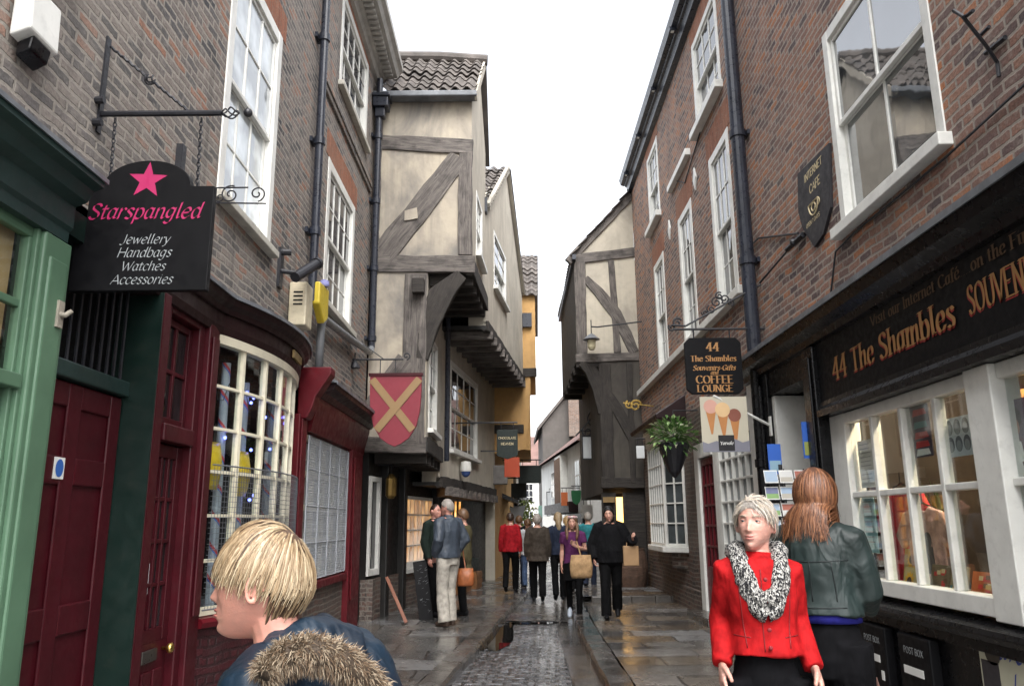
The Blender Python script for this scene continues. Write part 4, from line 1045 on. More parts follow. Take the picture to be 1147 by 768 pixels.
# ------------------------------------------------------------------ right: jettied timber house
tr = thing('timber_house', (3.5, 21, 0), 'jettied timber-framed house with braced gable beyond the right brick house', 'house')
FS = Facade((1.0, 18.32), (4.0, 18.32))        # side towards the camera, s = x - 1
def xq(x): return x - 1.0
def side_panel(F, pts, mat, parent, name='wall', o0=-0.3, o1=0.0):
    b = MB(); F.poly(b, pts, o0, o1); return b.build(name, mat, parent)
FS.n = Vector((0, -1, 0))
side_panel(FS, [(xq(1.56), 5.3), (xq(3.0), 5.3), (xq(3.0), 9.5), (xq(1.56), 7.85)], M_plR, tr)
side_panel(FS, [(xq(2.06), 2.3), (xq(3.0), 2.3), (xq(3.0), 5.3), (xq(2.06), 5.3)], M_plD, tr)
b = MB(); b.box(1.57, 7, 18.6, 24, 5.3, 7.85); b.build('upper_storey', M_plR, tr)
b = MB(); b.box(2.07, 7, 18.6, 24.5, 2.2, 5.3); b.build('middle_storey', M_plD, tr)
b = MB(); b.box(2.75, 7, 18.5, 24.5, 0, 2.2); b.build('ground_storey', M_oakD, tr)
b = MB(); pantiles(b, (1.47, 18.2, 7.85), (1.47, 24.2, 7.85), (4.6, 18.2, 11.4), (4.6, 24.2, 11.4), seed=4); b.build('roof', M_tile, tr)
for pts, w in (([(xq(1.38), 7.72), (xq(3.0), 9.45)], 0.2), ([(xq(1.55), 7.78), (xq(3.02), 7.95)], 0.24), ([(xq(1.66), 5.4), (xq(1.66), 7.7)], 0.26), ([(xq(2.5), 5.45), (xq(2.42), 7.75)], 0.16),
               ([(xq(1.78), 7.3), (xq(2.1), 6.95), (xq(2.5), 6.4), (xq(2.72), 5.9), (xq(2.9), 5.45)], [0.2, 0.26, 0.28, 0.26, 0.24]), ([(xq(1.5), 5.32), (xq(3.02), 5.36)], 0.2)):
    beam(FS, pts, w, tr, M_oak)
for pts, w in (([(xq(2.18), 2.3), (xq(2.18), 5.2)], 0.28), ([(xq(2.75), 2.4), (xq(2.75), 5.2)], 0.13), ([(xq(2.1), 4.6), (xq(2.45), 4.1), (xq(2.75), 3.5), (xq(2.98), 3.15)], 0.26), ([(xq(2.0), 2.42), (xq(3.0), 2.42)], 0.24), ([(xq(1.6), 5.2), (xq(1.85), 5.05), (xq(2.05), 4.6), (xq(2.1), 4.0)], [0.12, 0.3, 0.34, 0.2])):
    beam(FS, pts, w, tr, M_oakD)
for y in (18.4, 19.4, 20.4, 21.4, 22.4, 23.4):
    b = MB(); b.box(1.52, 2.1, y - 0.09, y + 0.09, 5.12, 5.3); b.build('joist', M_oakD, tr)
b = MB(); b.box(1.54, 1.62, 18.34, 24, 5.3, 7.8); b.build('front_boarding', M_oakD, tr)
b = MB(); b.box(1.47, 1.56, 18.1, 24.2, 7.72, 7.84); b.build('gutter', M_pipe, tr)
lp = glow('warm_window', (1.0, 0.55, 0.16), 1.3)
b = MB(); b.box(2.34, 2.5, 18.44, 18.5, 0.4, 2.1); ltw = b.build('lit_doorway', lp, tr)
b = MB(); b.box(2.28, 2.34, 18.36, 18.5, 0, 2.2); b.box(2.5, 2.56, 18.36, 18.5, 0, 2.2); b.box(2.02, 2.28, 18.4, 18.5, 0.0, 2.2); b.box(2.56, 3.0, 18.42, 18.5, 0.0, 2.2); b.build('door_frame', M_oakD, tr)
b = MB(); b.box(2.04, 2.3, 18.3, 18.34, 1.98, 2.1); b.build('door_board', paint('dull_gilt2', (0.25, 0.16, 0.06), 0.6), tr)
wl_ = thing('wall_lantern', (1.9, 17.9, 5.7), 'small glass lantern on an iron arm before the upper timber gable', 'lamp')
b = MB(); b.tube([(3.0, 17.7, 6.05), (2.0, 17.9, 5.98), (1.85, 17.9, 5.99)], 0.018, 6); b.tube([(1.85, 17.9, 6.15), (1.85, 17.9, 5.8)], 0.012, 6); b.build('bracket', M_iron, wl_)
b = MB(); b.lathe([(0.03, 0.0), (0.08, -0.03), (0.2, -0.14), (0.1, -0.15), (0.1, -0.16)], (1.85, 17.9, 5.82), 12); b.build('lamp_shade', M_lead, wl_)
b = MB(); b.lathe([(0.1, 0), (0.09, -0.16), (0.06, -0.22)], (1.85, 17.9, 5.66), 12); b.build('glass', paint('pale_glass', (0.5, 0.45, 0.3), 0.1, 0.1, 5, 0, 10, 0), wl_)
bb = MB(); rr = random.Random(6)
bb.lathe([(0.28, 0), (0.34, 0.2), (0.36, 0.4), (0.33, 0.62), (0.28, 0.8), (0.26, 0.8), (0.3, 0.78)], (2.55, 17.75, PZ + 0.1), 18)
tag(bb.build('barrel', old_timber('brown_oak', (0.05, 0.03, 0.02), (0.16, 0.09, 0.06))), 'brown wooden barrel beside the brick wall under the timber house', 'barrel')
# unseen warm lamp added behind the fascia to brighten the window display
b = MB(); FR.box(b, 5.2, 7.0, -0.5, -0.42, 3.02, 3.06); b.build('unseen_display_lamp', glow('display_lamp_glow', (1.0, 0.8, 0.56), 42.0), sh)
# ------------------------------------------------------------------ left: jettied timber-framed house
tl = thing('timber_house', (-3, 14.5, 0), 'jettied timber-framed house with bold diagonal brace and pantiled roof, on the left', 'house')
FT = Facade((-2.4, 12.82), (-0.6, 12.82)); SX = lambda x: x + 2.4
def fpoly(F, pts, o0, o1, mat, parent, name='wall'):
    b = MB(); F.poly(b, pts, o0, o1); return b.build(name, mat, parent)
ZT0, ZT1, ZM0 = 5.75, 8.95, 2.75
FUP = Facade((-0.68, 12.82), (-0.52, 15.2))   # upper street front
FMD = Facade((-1.42, 12.82), (-1.38, 15.2))
FLO = Facade((-2.32, 12.82), (-1.62, 17.0))
fpoly(FT, [(SX(-2.38), ZT0), (SX(-0.68), ZT0), (SX(-0.68), ZT1), (SX(-2.38), ZT1)], -0.3, 0, M_plL, tl)
fpoly(FT, [(SX(-2.38), ZM0), (SX(-1.42), ZM0), (SX(-1.42), ZT0), (SX(-2.38), ZT0)], -0.3, 0, M_plL, tl)
wU = (0.7, 1.7, 6.3, 7.5)
wall(FUP, 0.0, FUP.len, ZT0, ZT1 + 0.1, [wU], M_plC, tl)
sash(FUP, *wU, 3, 2, 2, tl, M_white, G_up, fw=0.08)
gb = MB(); FUP.poly(gb, [(0, ZT1 + 0.1), (FUP.len, ZT1 + 0.1), (FUP.len * 0.5, 10.4)], -0.3, 0.0); gb.build('gable', M_plC, tl)
wM = (0.35, 1.6, 3.1, 4.75)
wall(FMD, 0.0, FMD.len, ZM0, ZT0, [wM], M_plG, tl)
sash(FMD, *wM, 3, 2, 2, tl, M_white, G_up, fw=0.08)
b = MB(); b.box(-7, -1.8, 13.2, 15.1, ZM0 + 0.1, 8.8); b.box(-7, -1.1, 13.2, 15.1, ZT0 + 0.1, 8.8); b.build('core', M_dark, tl)
b = MB(); b.prism([(-2.4, 12.8), (-0.64, 12.8), (-0.5, 15.2), (-2.4, 15.2)], 'Z', ZT0 - 0.02, ZT0 + 0.1); b.build('jetty_floor', M_dkboard, tl)
b = MB(); b.prism([(-2.4, 12.8), (-1.38, 12.8), (-1.34, 15.2), (-2.4, 15.2)], 'Z', ZM0 - 0.06, ZM0 + 0.08); b.build('jetty_floor', M_dkboard, tl)
# roof: ridge across the street, eave towards the camera
b = MB(); pantiles(b, (-2.5, 12.62, 8.98), (-0.6, 12.62, 8.98), (-2.5, 14.1, 10.6), (-0.46, 14.1, 10.5), tile=0.2, gauge=0.25, h=0.075, seed=2); b.build('roof', M_tile, tl)
b = MB(); b.add([(-2.5, 14.1, 10.55), (-0.46, 14.1, 10.45), (-0.44, 15.5, 8.9), (-2.5, 15.5, 8.9)], [(0, 1, 2, 3)]); b.build('back_roof', M_tile, tl)
b = MB(); b.tube([(-2.5, 14.1, 10.62), (-1.4, 14.1, 10.6), (-0.44, 14.1, 10.52)], 0.11, 10); b.build('ridge_tile', M_tile, tl)
b = MB(); b.box(-2.45, -0.58, 12.55, 12.78, 8.86, 8.97); b.build('lead_gutter', M_lead, tl, bevel=0.02)
b = MB(); b.bar((-0.6, 12.6, 8.86), (-0.5, 14.1, 10.42), 0.04, 0.14); b.build('bargeboard', M_plC, tl)
# timbers of the upper side
for pts, w in (([(SX(-2.4), 8.12), (SX(-0.66), 8.0)], 0.28), ([(SX(-0.79), 6.0), (SX(-0.79), 7.9)], 0.24), ([(SX(-2.3), 5.9), (SX(-1.65), 6.75), (SX(-0.9), 7.82)], [0.44, 0.42, 0.36]), ([(SX(-2.4), 5.86), (SX(-0.62), 5.84)], 0.3), ([(SX(-2.33), 5.95), (SX(-2.33), 8.9)], 0.14)):
    beam(FT, pts, w, tl, M_oak, o=0.035)
pk = MB(); FT.poly(pk, [(SX(-1.83), 6.62), (SX(-1.6), 6.66), (SX(-1.62), 6.86), (SX(-1.83), 6.8)], 0.035, 0.055); pk.build('patch', M_plL, tl)
for pts, w in (([(SX(-1.62), 2.8), (SX(-1.62), 5.68)], 0.38), ([(SX(-2.4), 3.25), (SX(-1.75), 4.2)], [0.3, 0.34]), ([(SX(-2.4), 2.8), (SX(-1.4), 2.78)], 0.26), ([(SX(-1.5), 4.2), (SX(-1.4), 4.75), (SX(-1.2), 5.3), (SX(-0.85), 5.66)], [0.2, 0.34, 0.42, 0.22])):
    beam(FT, pts, w, tl, M_oak if w != [0.2, 0.34, 0.42, 0.22] else M_oakD, o=0.035)
bx = MB(); FT.box(bx, SX(-1.66), SX(-1.46), 0.03, 0.2, 5.3, 5.55); bx.build('junction_box', M_oakD, tl, bevel=0.01)
beam(FUP, [(0.0, 5.8), (FUP.len, 5.8)], 0.28, tl, M_oakD, o=0.05)
beam(FMD, [(0.0, 2.8), (FMD.len, 2.8)], 0.26, tl, M_oakD, o=0.05)
for k in range(5):
    a = 0.25 + k * 0.5
    b = MB(); p, q = FMD.pt(a, 0.02, 5.62), FUP.pt(a, 0.0, 5.62); b.bar(p, q, 0.16, 0.2); b.build('joist', M_oakD, tl)
    b = MB(); p, q = FLO.pt(a, 0.02, 2.6), FMD.pt(a, 0.0, 2.6); b.bar(p, q, 0.15, 0.18); b.build('joist', M_oakD, tl)
dp = MB(); dp.tube([FMD.pt(2.36, 0.12, 5.6), FMD.pt(2.33, 0.12, 4.0), FMD.pt(2.3, 0.12, 2.7)], 0.05, 8); dp.build('drainpipe', M_pipe, tl)
# dark ground floor shop
wall(FLO, 0.0, FLO.len, 0.0, ZM0, [(0.02, 0.55, 0.75, 2.3), (1.9, 3.75, 0.75, 2.05)], M_dkboard, tl, name='lower_wall')
b = MB(); grid_frame(FLO, b, 0.02, 0.55, 0.75, 2.3, 1, 1, -0.05, 0.04, 0.08, 0.03, bot=0.1); wn_ = b.build('window', M_white, tl, bevel=0.006)
b = MB(); FLO.box(b, 0.05, 0.52, -0.03, -0.02, 0.8, 2.25); b.build('pane', G_dk, wn_)
b = MB(); FT.box(b, SX(-2.4), SX(-2.2), -0.2, 0.0, 0, 0.7); FLO.box(b, 0.0, 3.7, -0.05, 0.03, 0.0, 0.7); b.build('stall_riser', M_brickD, tl)
for a in (0.75, 1.7, 3.95):
    b = MB(); FLO.box(b, a - 0.09, a + 0.09, -0.1, 0.12, 0.0, 2.6); b.build('post', M_dkboard, tl, bevel=0.02)
b = MB(); grid_frame(FLO, b, 1.9, 3.75, 0.75, 2.05, 7, 4, -0.05, 0.05, 0.06, 0.03, bot=0.12); wn2 = b.build('window', M_white, tl, bevel=0.006)
tw_ = NT('warm_lit_shop')
em = tw_.node('Emission', i_Color=tw_.ramp(tw_.noise(3.2, 4, 0.6), [(0.36, (0.03, 0.02, 0.012)), (0.52, (0.5, 0.2, 0.04)), (0.68, (1.0, 0.62, 0.25))]), i_Strength=0.75)
gl_ = tw_.node('BsdfGlossy', i_Roughness=0.03); ad = tw_.node('MixShader', i_0=0.06, i_1=em.outputs[0], i_2=gl_.outputs[0]); tw_.l.new(ad.outputs[0], tw_.out.inputs[0])
M_lit = tw_.mat
b = MB(); FLO.box(b, 1.93, 3.72, -0.03, -0.02, 0.8, 2.0); b.build('pane', M_lit, wn2)
b = MB(); FLO.box(b, 1.85, 3.8, -0.02, 0.1, 0.68, 0.748); b.build('sill', M_white, wn2)
la = thing('wall_lantern', FLO.pt(0.55, 0.3, 2.0), 'small brass shop lantern beside the first dark window under the timber house', 'lamp')
b = MB(); b.lathe([(0.05, 0.0), (0.09, 0.05), (0.09, 0.32), (0.03, 0.4)], FLO.pt(0.4, 0.25, 1.95), 10); b.build('lamp_body', paint('old_brass', (0.25, 0.16, 0.05), 0.4, 0.2, 8, 0.1, 30, 0.2, metal=0.8), la)
b = MB(); b.tube([FLO.pt(0.4, 0.0, 2.5), FLO.pt(0.4, 0.25, 2.5), FLO.pt(0.4, 0.25, 2.34)], 0.012, 6); b.build('bracket', M_iron, la)

# ------------------------------------------------------------------ left: cream rendered house, gable to the street
cr = thing('rendered_house', (-2, 19, 0), 'cream rendered gabled house with white sash windows beyond the left timber house', 'house')
A0, A1 = (-0.52, 15.24), (0.30, 21.6)
CU = Facade(A0, A1); CM = Facade((-1.40, 15.24), (-0.5, 21.6)); CG = Facade((-1.6, 17.02), (-0.75, 21.6))
ZC0, ZC1, ZCM = 5.35, 7.9, 2.3
wc = (CU.hit(553, 300)[0], CU.hit(566.5, 300)[0], CU.hit(560, 333)[1], CU.hit(560, 274)[1])
wall(CU, 0, CU.len, ZC0, ZC1, [wc], M_plC, cr)
sash(CU, *wc, 2, 2, 2, cr, M_white, G_up, fw=0.08)
gb = MB(); CU.poly(gb, [(0, ZC1), (CU.len, ZC1), (CU.len * 0.5, 10.2)], -0.3, 0.0); gb.build('gable', M_plC, cr)
wm = (CM.hit(504, 460)[0], CM.hit(535, 460)[0], CM.hit(519, 509)[1], CM.hit(519, 416)[1])
wall(CM, 0, CM.len, ZCM, ZC0, [wm], M_plC, cr)
sash(CM, *wm, 4, 2, 2, cr, M_white, G_dk, fw=0.1, bar=0.03)
b = MB(); b.box(-7, -1.75, 15.5, 21.6, 2.5, 7.8); b.box(-7, -0.95, 15.5, 21.6, 5.6, 7.8); b.build('core', M_dark, cr)
b = MB(); b.prism([(-3, 15.24), (A0[0], 15.24), (A1[0], 21.6), (-3, 21.6)], 'Z', ZC0 - 0.05, ZC0 + 0.02); b.build('jetty_floor', M_dkboard, cr)
b = MB(); b.prism([(-3, 15.24), (-1.38, 15.24), (-0.48, 21.6), (-3, 21.6)], 'Z', ZCM - 0.05, ZCM + 0.02); b.build('jetty_floor', M_dkboard, cr)
mid = CU.pt(CU.len * 0.5, 0.12, 10.25)
b = MB(); pantiles(b, (-3.2, 15.2, 7.85), CU.pt(0, 0.1, 7.85), (-3.2, mid.y, 10.25), mid, tile=0.21, gauge=0.28, h=0.075, seed=5); b.build('roof', M_tile, cr)
far_ = CU.pt(CU.len, 0.1, 7.85)
b = MB(); b.add([(-3.2, mid.y, 10.2), tuple(mid - Vector((0, 0, 0.05))), tuple(far_), (-3.2, far_.y, 7.85)], [(0, 1, 2, 3)]); b.build('back_roof', M_tile, cr)
b = MB(); b.bar(CU.pt(0, 0.05, 7.88), CU.pt(CU.len * 0.5, 0.05, 10.22), 0.08, 0.16); b.bar(CU.pt(CU.len * 0.5, 0.05, 10.22), CU.pt(CU.len, 0.05, 7.88), 0.08, 0.16); b.build('bargeboard', M_plG, cr)
beam(CU, [(0, ZC0 + 0.02), (CU.len, ZC0 + 0.02)], 0.2, cr, M_oakD, o=0.06)
beam(CM, [(0, ZCM + 0.02), (CM.len, ZCM + 0.02)], 0.22, cr, M_oakD, o=0.06)
for k in range(11):
    a = 0.3 + k * 0.58
    b = MB(); b.bar(CM.pt(a, 0.0, ZC0 - 0.12), CU.pt(a, 0.1, ZC0 - 0.12), 0.14, 0.16); b.build('joist', M_oak, cr)
    b = MB(); b.bar(CG.pt(max(0, a - 1.7), 0.0, ZCM - 0.14), CM.pt(a, 0.12, ZCM - 0.14), 0.16, 0.17); b.build('joist', M_oak, cr)
fw_ = MB(); FWB = Facade((-2.1, 15.22), (-0.52, 15.22)); FWB.box(fw_, 1.5, 1.62, 0, 0.2, 7.7, 8.0); fw_.build('gutter_end', M_pipe, cr)
wall(CG, 0, CG.len, 0, ZCM, [(0.5, 2.1, 0.75, 2.1)], M_dkboard, cr, name='lower_wall')
b = MB(); grid_frame(CG, b, 0.5, 2.1, 0.75, 2.1, 4, 3, -0.05, 0.03, 0.06, 0.035); wn3 = b.build('window', M_dkgreen, cr)
b = MB(); CG.box(b, 0.53, 2.07, -0.03, -0.02, 0.8, 2.05); b.build('pane', M_lit, wn3)
b = MB(); CG.box(b, 0.3, 2.4, 0.0, 0.35, 0.5, 0.75); b.build('counter', M_dkgreen, cr, bevel=0.02)
for a, w, lab in ((0.9, 0.9, 'orange-brown wooden box under the shop counter, the nearer of two'), (2.1, 0.55, 'orange-brown wooden box under the shop counter, the farther of two')):
    b = MB(); CG.box(b, a - w / 2, a + w / 2, 0.05, 0.42, PZ, 0.46)
    for z in (0.2, 0.33): CG.box(b, a - w / 2 - 0.01, a + w / 2 + 0.01, 0.42, 0.432, z, z + 0.1)
    tag(b.build('wooden_box', paint('orange_brown_wood', (0.23, 0.1, 0.035), 0.5, 0.3), bevel=0.008), lab, 'box', 'wooden boxes on the left pavement')
DS = CM.hit(514, 522)[0]; DZ = CM.hit(514, 528)[1]
dm = thing('security_camera', CM.pt(DS, 0.1, DZ), 'white dome camera with blue lens on the cream house front', 'camera')
b = MB(); b.lathe([(0.03, 0.22), (0.11, 0.2), (0.12, 0.02), (0.11, 0.0)], CM.pt(DS, 0.15, DZ), 14); b.build('housing', M_white, dm)
b = MB(); b.ball(CM.pt(DS, 0.15, DZ), (0.1, 0.1, 0.12), 14); b.build('dome', paint('blue_dome', (0.05, 0.09, 0.25), 0.08, 0.1, 5, 0, 10, 0), dm, smooth=True)

# ------------------------------------------------------------------ left: ochre house and onward row
oc = thing('rendered_house', (0, 24, 0), 'ochre rendered jettied house beyond the cream gable on the left', 'house')
FO = Facade((-2.0, 21.62), (1.0, 21.62)); OX = lambda x: x + 2.0
fpoly(FO, [(OX(-1), 5.75), (OX(0.66), 5.75), (OX(0.66), 7.85), (OX(-1), 7.85)], -0.3, 0, M_plO, oc)
fpoly(FO, [(OX(-1), 3.3), (OX(0.34), 3.5), (OX(0.44), 4.2), (OX(0.5), 5.0), (OX(0.5), 5.75), (OX(-1), 5.75)], -0.3, 0, M_plO, oc)
fpoly(FO, [(OX(-1), 0), (OX(-0.5), 0), (OX(-0.5), 3.4), (OX(-1), 3.4)], -0.3, 0, M_plG, oc)
b = MB(); b.prism([(-3, 21.9), (0.65, 21.9), (0.8, 26.5), (-3, 26.5)], 'Z', 5.75, 7.8); b.prism([(-3, 21.9), (0.48, 21.9), (0.6, 26.5), (-3, 26.5)], 'Z', 3.5, 5.75); b.prism([(-3, 21.9), (-0.5, 21.9), (0.0, 26.5), (-3, 26.5)], 'Z', 0, 3.5); b.build('street_front', M_plO, oc)
b = MB(); pantiles(b, (-3, 21.5, 7.8), (0.75, 21.5, 7.8), (-3, 24, 9.9), (0.85, 24, 9.85), tile=0.24, gauge=0.3, h=0.08, seed=9); b.build('roof', M_tile, oc)
b = MB(); b.add([(-3, 24, 9.9), (0.85, 24, 9.85), (0.9, 26.6, 7.8), (-3, 26.6, 7.8)], [(0, 1, 2, 3)]); b.build('back_roof', M_tile, oc)
beam(FO, [(OX(-0.7), 5.62), (OX(0.68), 5.62)], 0.24, oc, M_oakD)
beam(FO, [(OX(-0.7), 4.05), (OX(0.3), 4.05)], 0.24, oc, M_oakD)
b = MB(); FO.box(b, OX(0.3), OX(0.56), 0.02, 0.12, 6.9, 7.3); b.build('gutter_end', M_pipe, oc)
b = MB(); FO.box(b, OX(-0.75), OX(-0.15), 0.0, 0.25, 2.55, 3.05); b.build('shop_fascia', paint('grey_board', (0.17, 0.16, 0.15), 0.6, 0.3), oc, bevel=0.02)
fh = thing('rendered_house', (-1, 30, 0), 'plain grey-buff house behind the small hanging signs on the left', 'house')
b = MB(); b.prism([(-3, 26.6), (0.1, 26.6), (0.35, 34), (-3, 34)], 'Z', 0, 5.2); b.build('wall', M_plG, fh)
b = MB(); b.prism([(0.55, 5.15), (-3, 5.15), (-1.2, 7.2)], 'Y', 26.6, 34); b.build('roof', M_tileR, fh)
b = MB(); b.prism([(-0.1, 26.5), (0.32, 26.5), (0.5, 33), (0, 33)], 'Z', 2.35, 2.75); b.build('shop_canopy', M_black, fh)
b = MB(); b.prism([(-0.1, 26.5), (0.18, 26.5), (0.4, 33), (0, 33)], 'Z', 0, 2.3); b.build('shop_window', G_dk, fh)

# ------------------------------------------------------------------ far houses
FFr = Facade((2.75, 24.6), (1.45, 42), flip=True)
wr = thing('rendered_house', (3, 33, 0), 'white rendered house with timber-striped panel and red tiled roof, far along on the right', 'house')
b = MB(); FFr.box(b, 3.0, 17, -5, 0, 0, 4.4); b.build('wall', M_plW, wr)
b = MB(); b.add([FFr.pt(2.8, 0.35, 4.3), FFr.pt(17.2, 0.35, 4.3), FFr.pt(17.2, -3.2, 7.0), FFr.pt(2.8, -3.2, 7.0), FFr.pt(2.8, -5, 4.3), FFr.pt(17.2, -5, 4.3)], [(0, 1, 2, 3), (3, 2, 5, 4), (0, 3, 4), (1, 5, 2)]); b.build('roof', M_tileR, wr)
b = MB(); FFr.box(b, 7.5, 9.3, 0.0, 0.3, 2.0, 4.2); b.build('oriel', M_white, wr, bevel=0.02)
b = MB()
for k in range(6): FFr.box(b, 7.6 + k * 0.3, 7.7 + k * 0.3, 0.3, 0.34, 2.3, 4.1)
b.build('timber_stripe', paint('brown_timber', (0.16, 0.1, 0.07), 0.7), wr)
b = MB(); FFr.box(b, 5.0, 13, 0.0, 0.35, 1.9, 2.3); b.build('shop_fascia', M_maroon, wr, bevel=0.02)
for a in (4.2, 11.5):
    b = MB(); FFr.box(b, a, a + 1.2, 0.0, 0.04, 2.6, 3.8); wq = b.build('window', M_white, wr)
    b = MB()
    for i in range(2):
        for j in range(2): FFr.box(b, a + 0.08 + i * 0.54, a + 0.56 + i * 0.54, 0.04, 0.045, 2.68 + j * 0.56, 3.18 + j * 0.56)
    b.build('pane', G_up, wq)
b = MB(); FFr.box(b, 3.5, 16, 0.0, 0.1, 0.0, 1.85); b.build('shop_window', G_dk, wr)
gw_ = thing('brick_house', (4, 40, 0), 'tall dark brick gable with chimney rising above the red tiled roof', 'house')
b = MB(); b.prism([(1.6, 0), (7, 0), (7, 10.2), (3.55, 9.0), (1.6, 6.6)], 'Y', 42.5, 50); b.build('wall', paint('grey_brown_brickwork', (0.10, 0.09, 0.082), 0.9, 0.2, 2, 0.3, 14, 0.3), gw_)
b = MB(); b.prism([(1.35, 6.35), (3.62, 9.12), (3.62, 9.3), (1.3, 6.5)], 'Y', 42.3, 50.2); b.build('roof', M_tile, gw_)
b = MB(); b.box(3.0, 3.65, 42.0, 42.45, 6, 10.0); b.box(2.95, 3.7, 41.95, 42.5, 9.7, 9.85); b.box(3.1, 3.55, 42.05, 42.4, 10.0, 10.5); b.build('chimney', M_brickF, gw_)
eh = thing('rendered_house', (0.5, 60, 0), 'white house with small-paned windows and red roof closing the street end', 'house')
b = MB(); b.box(-4, 6, 60, 66, 0, 5.2); b.build('wall', M_plW, eh)
b = MB(); b.prism([(59.6, 5.15), (63, 8.2), (66.4, 5.15)], 'X', -4.2, 6.2); b.build('roof', M_tileR, eh)
for (x, z) in ((0.55, 2.9), (2.0, 2.9), (0.55, 0.9), (2.0, 0.9)):
    b = MB(); b.box(x, x + 0.95, 59.93, 59.99, z, z + 1.5); wq = b.build('window', M_white, eh)
    b = MB()
    for i in range(3):
        for j in range(3): b.box(x + 0.06 + i * 0.29, x + 0.31 + i * 0.29, 59.915, 59.93, z + 0.07 + j * 0.47, z + 0.49 + j * 0.47)
    b.build('pane', G_up, wq)
b = MB(); b.box(-4, 6, 59.9, 60, 2.55, 2.75); b.build('string_course', M_stone, eh)
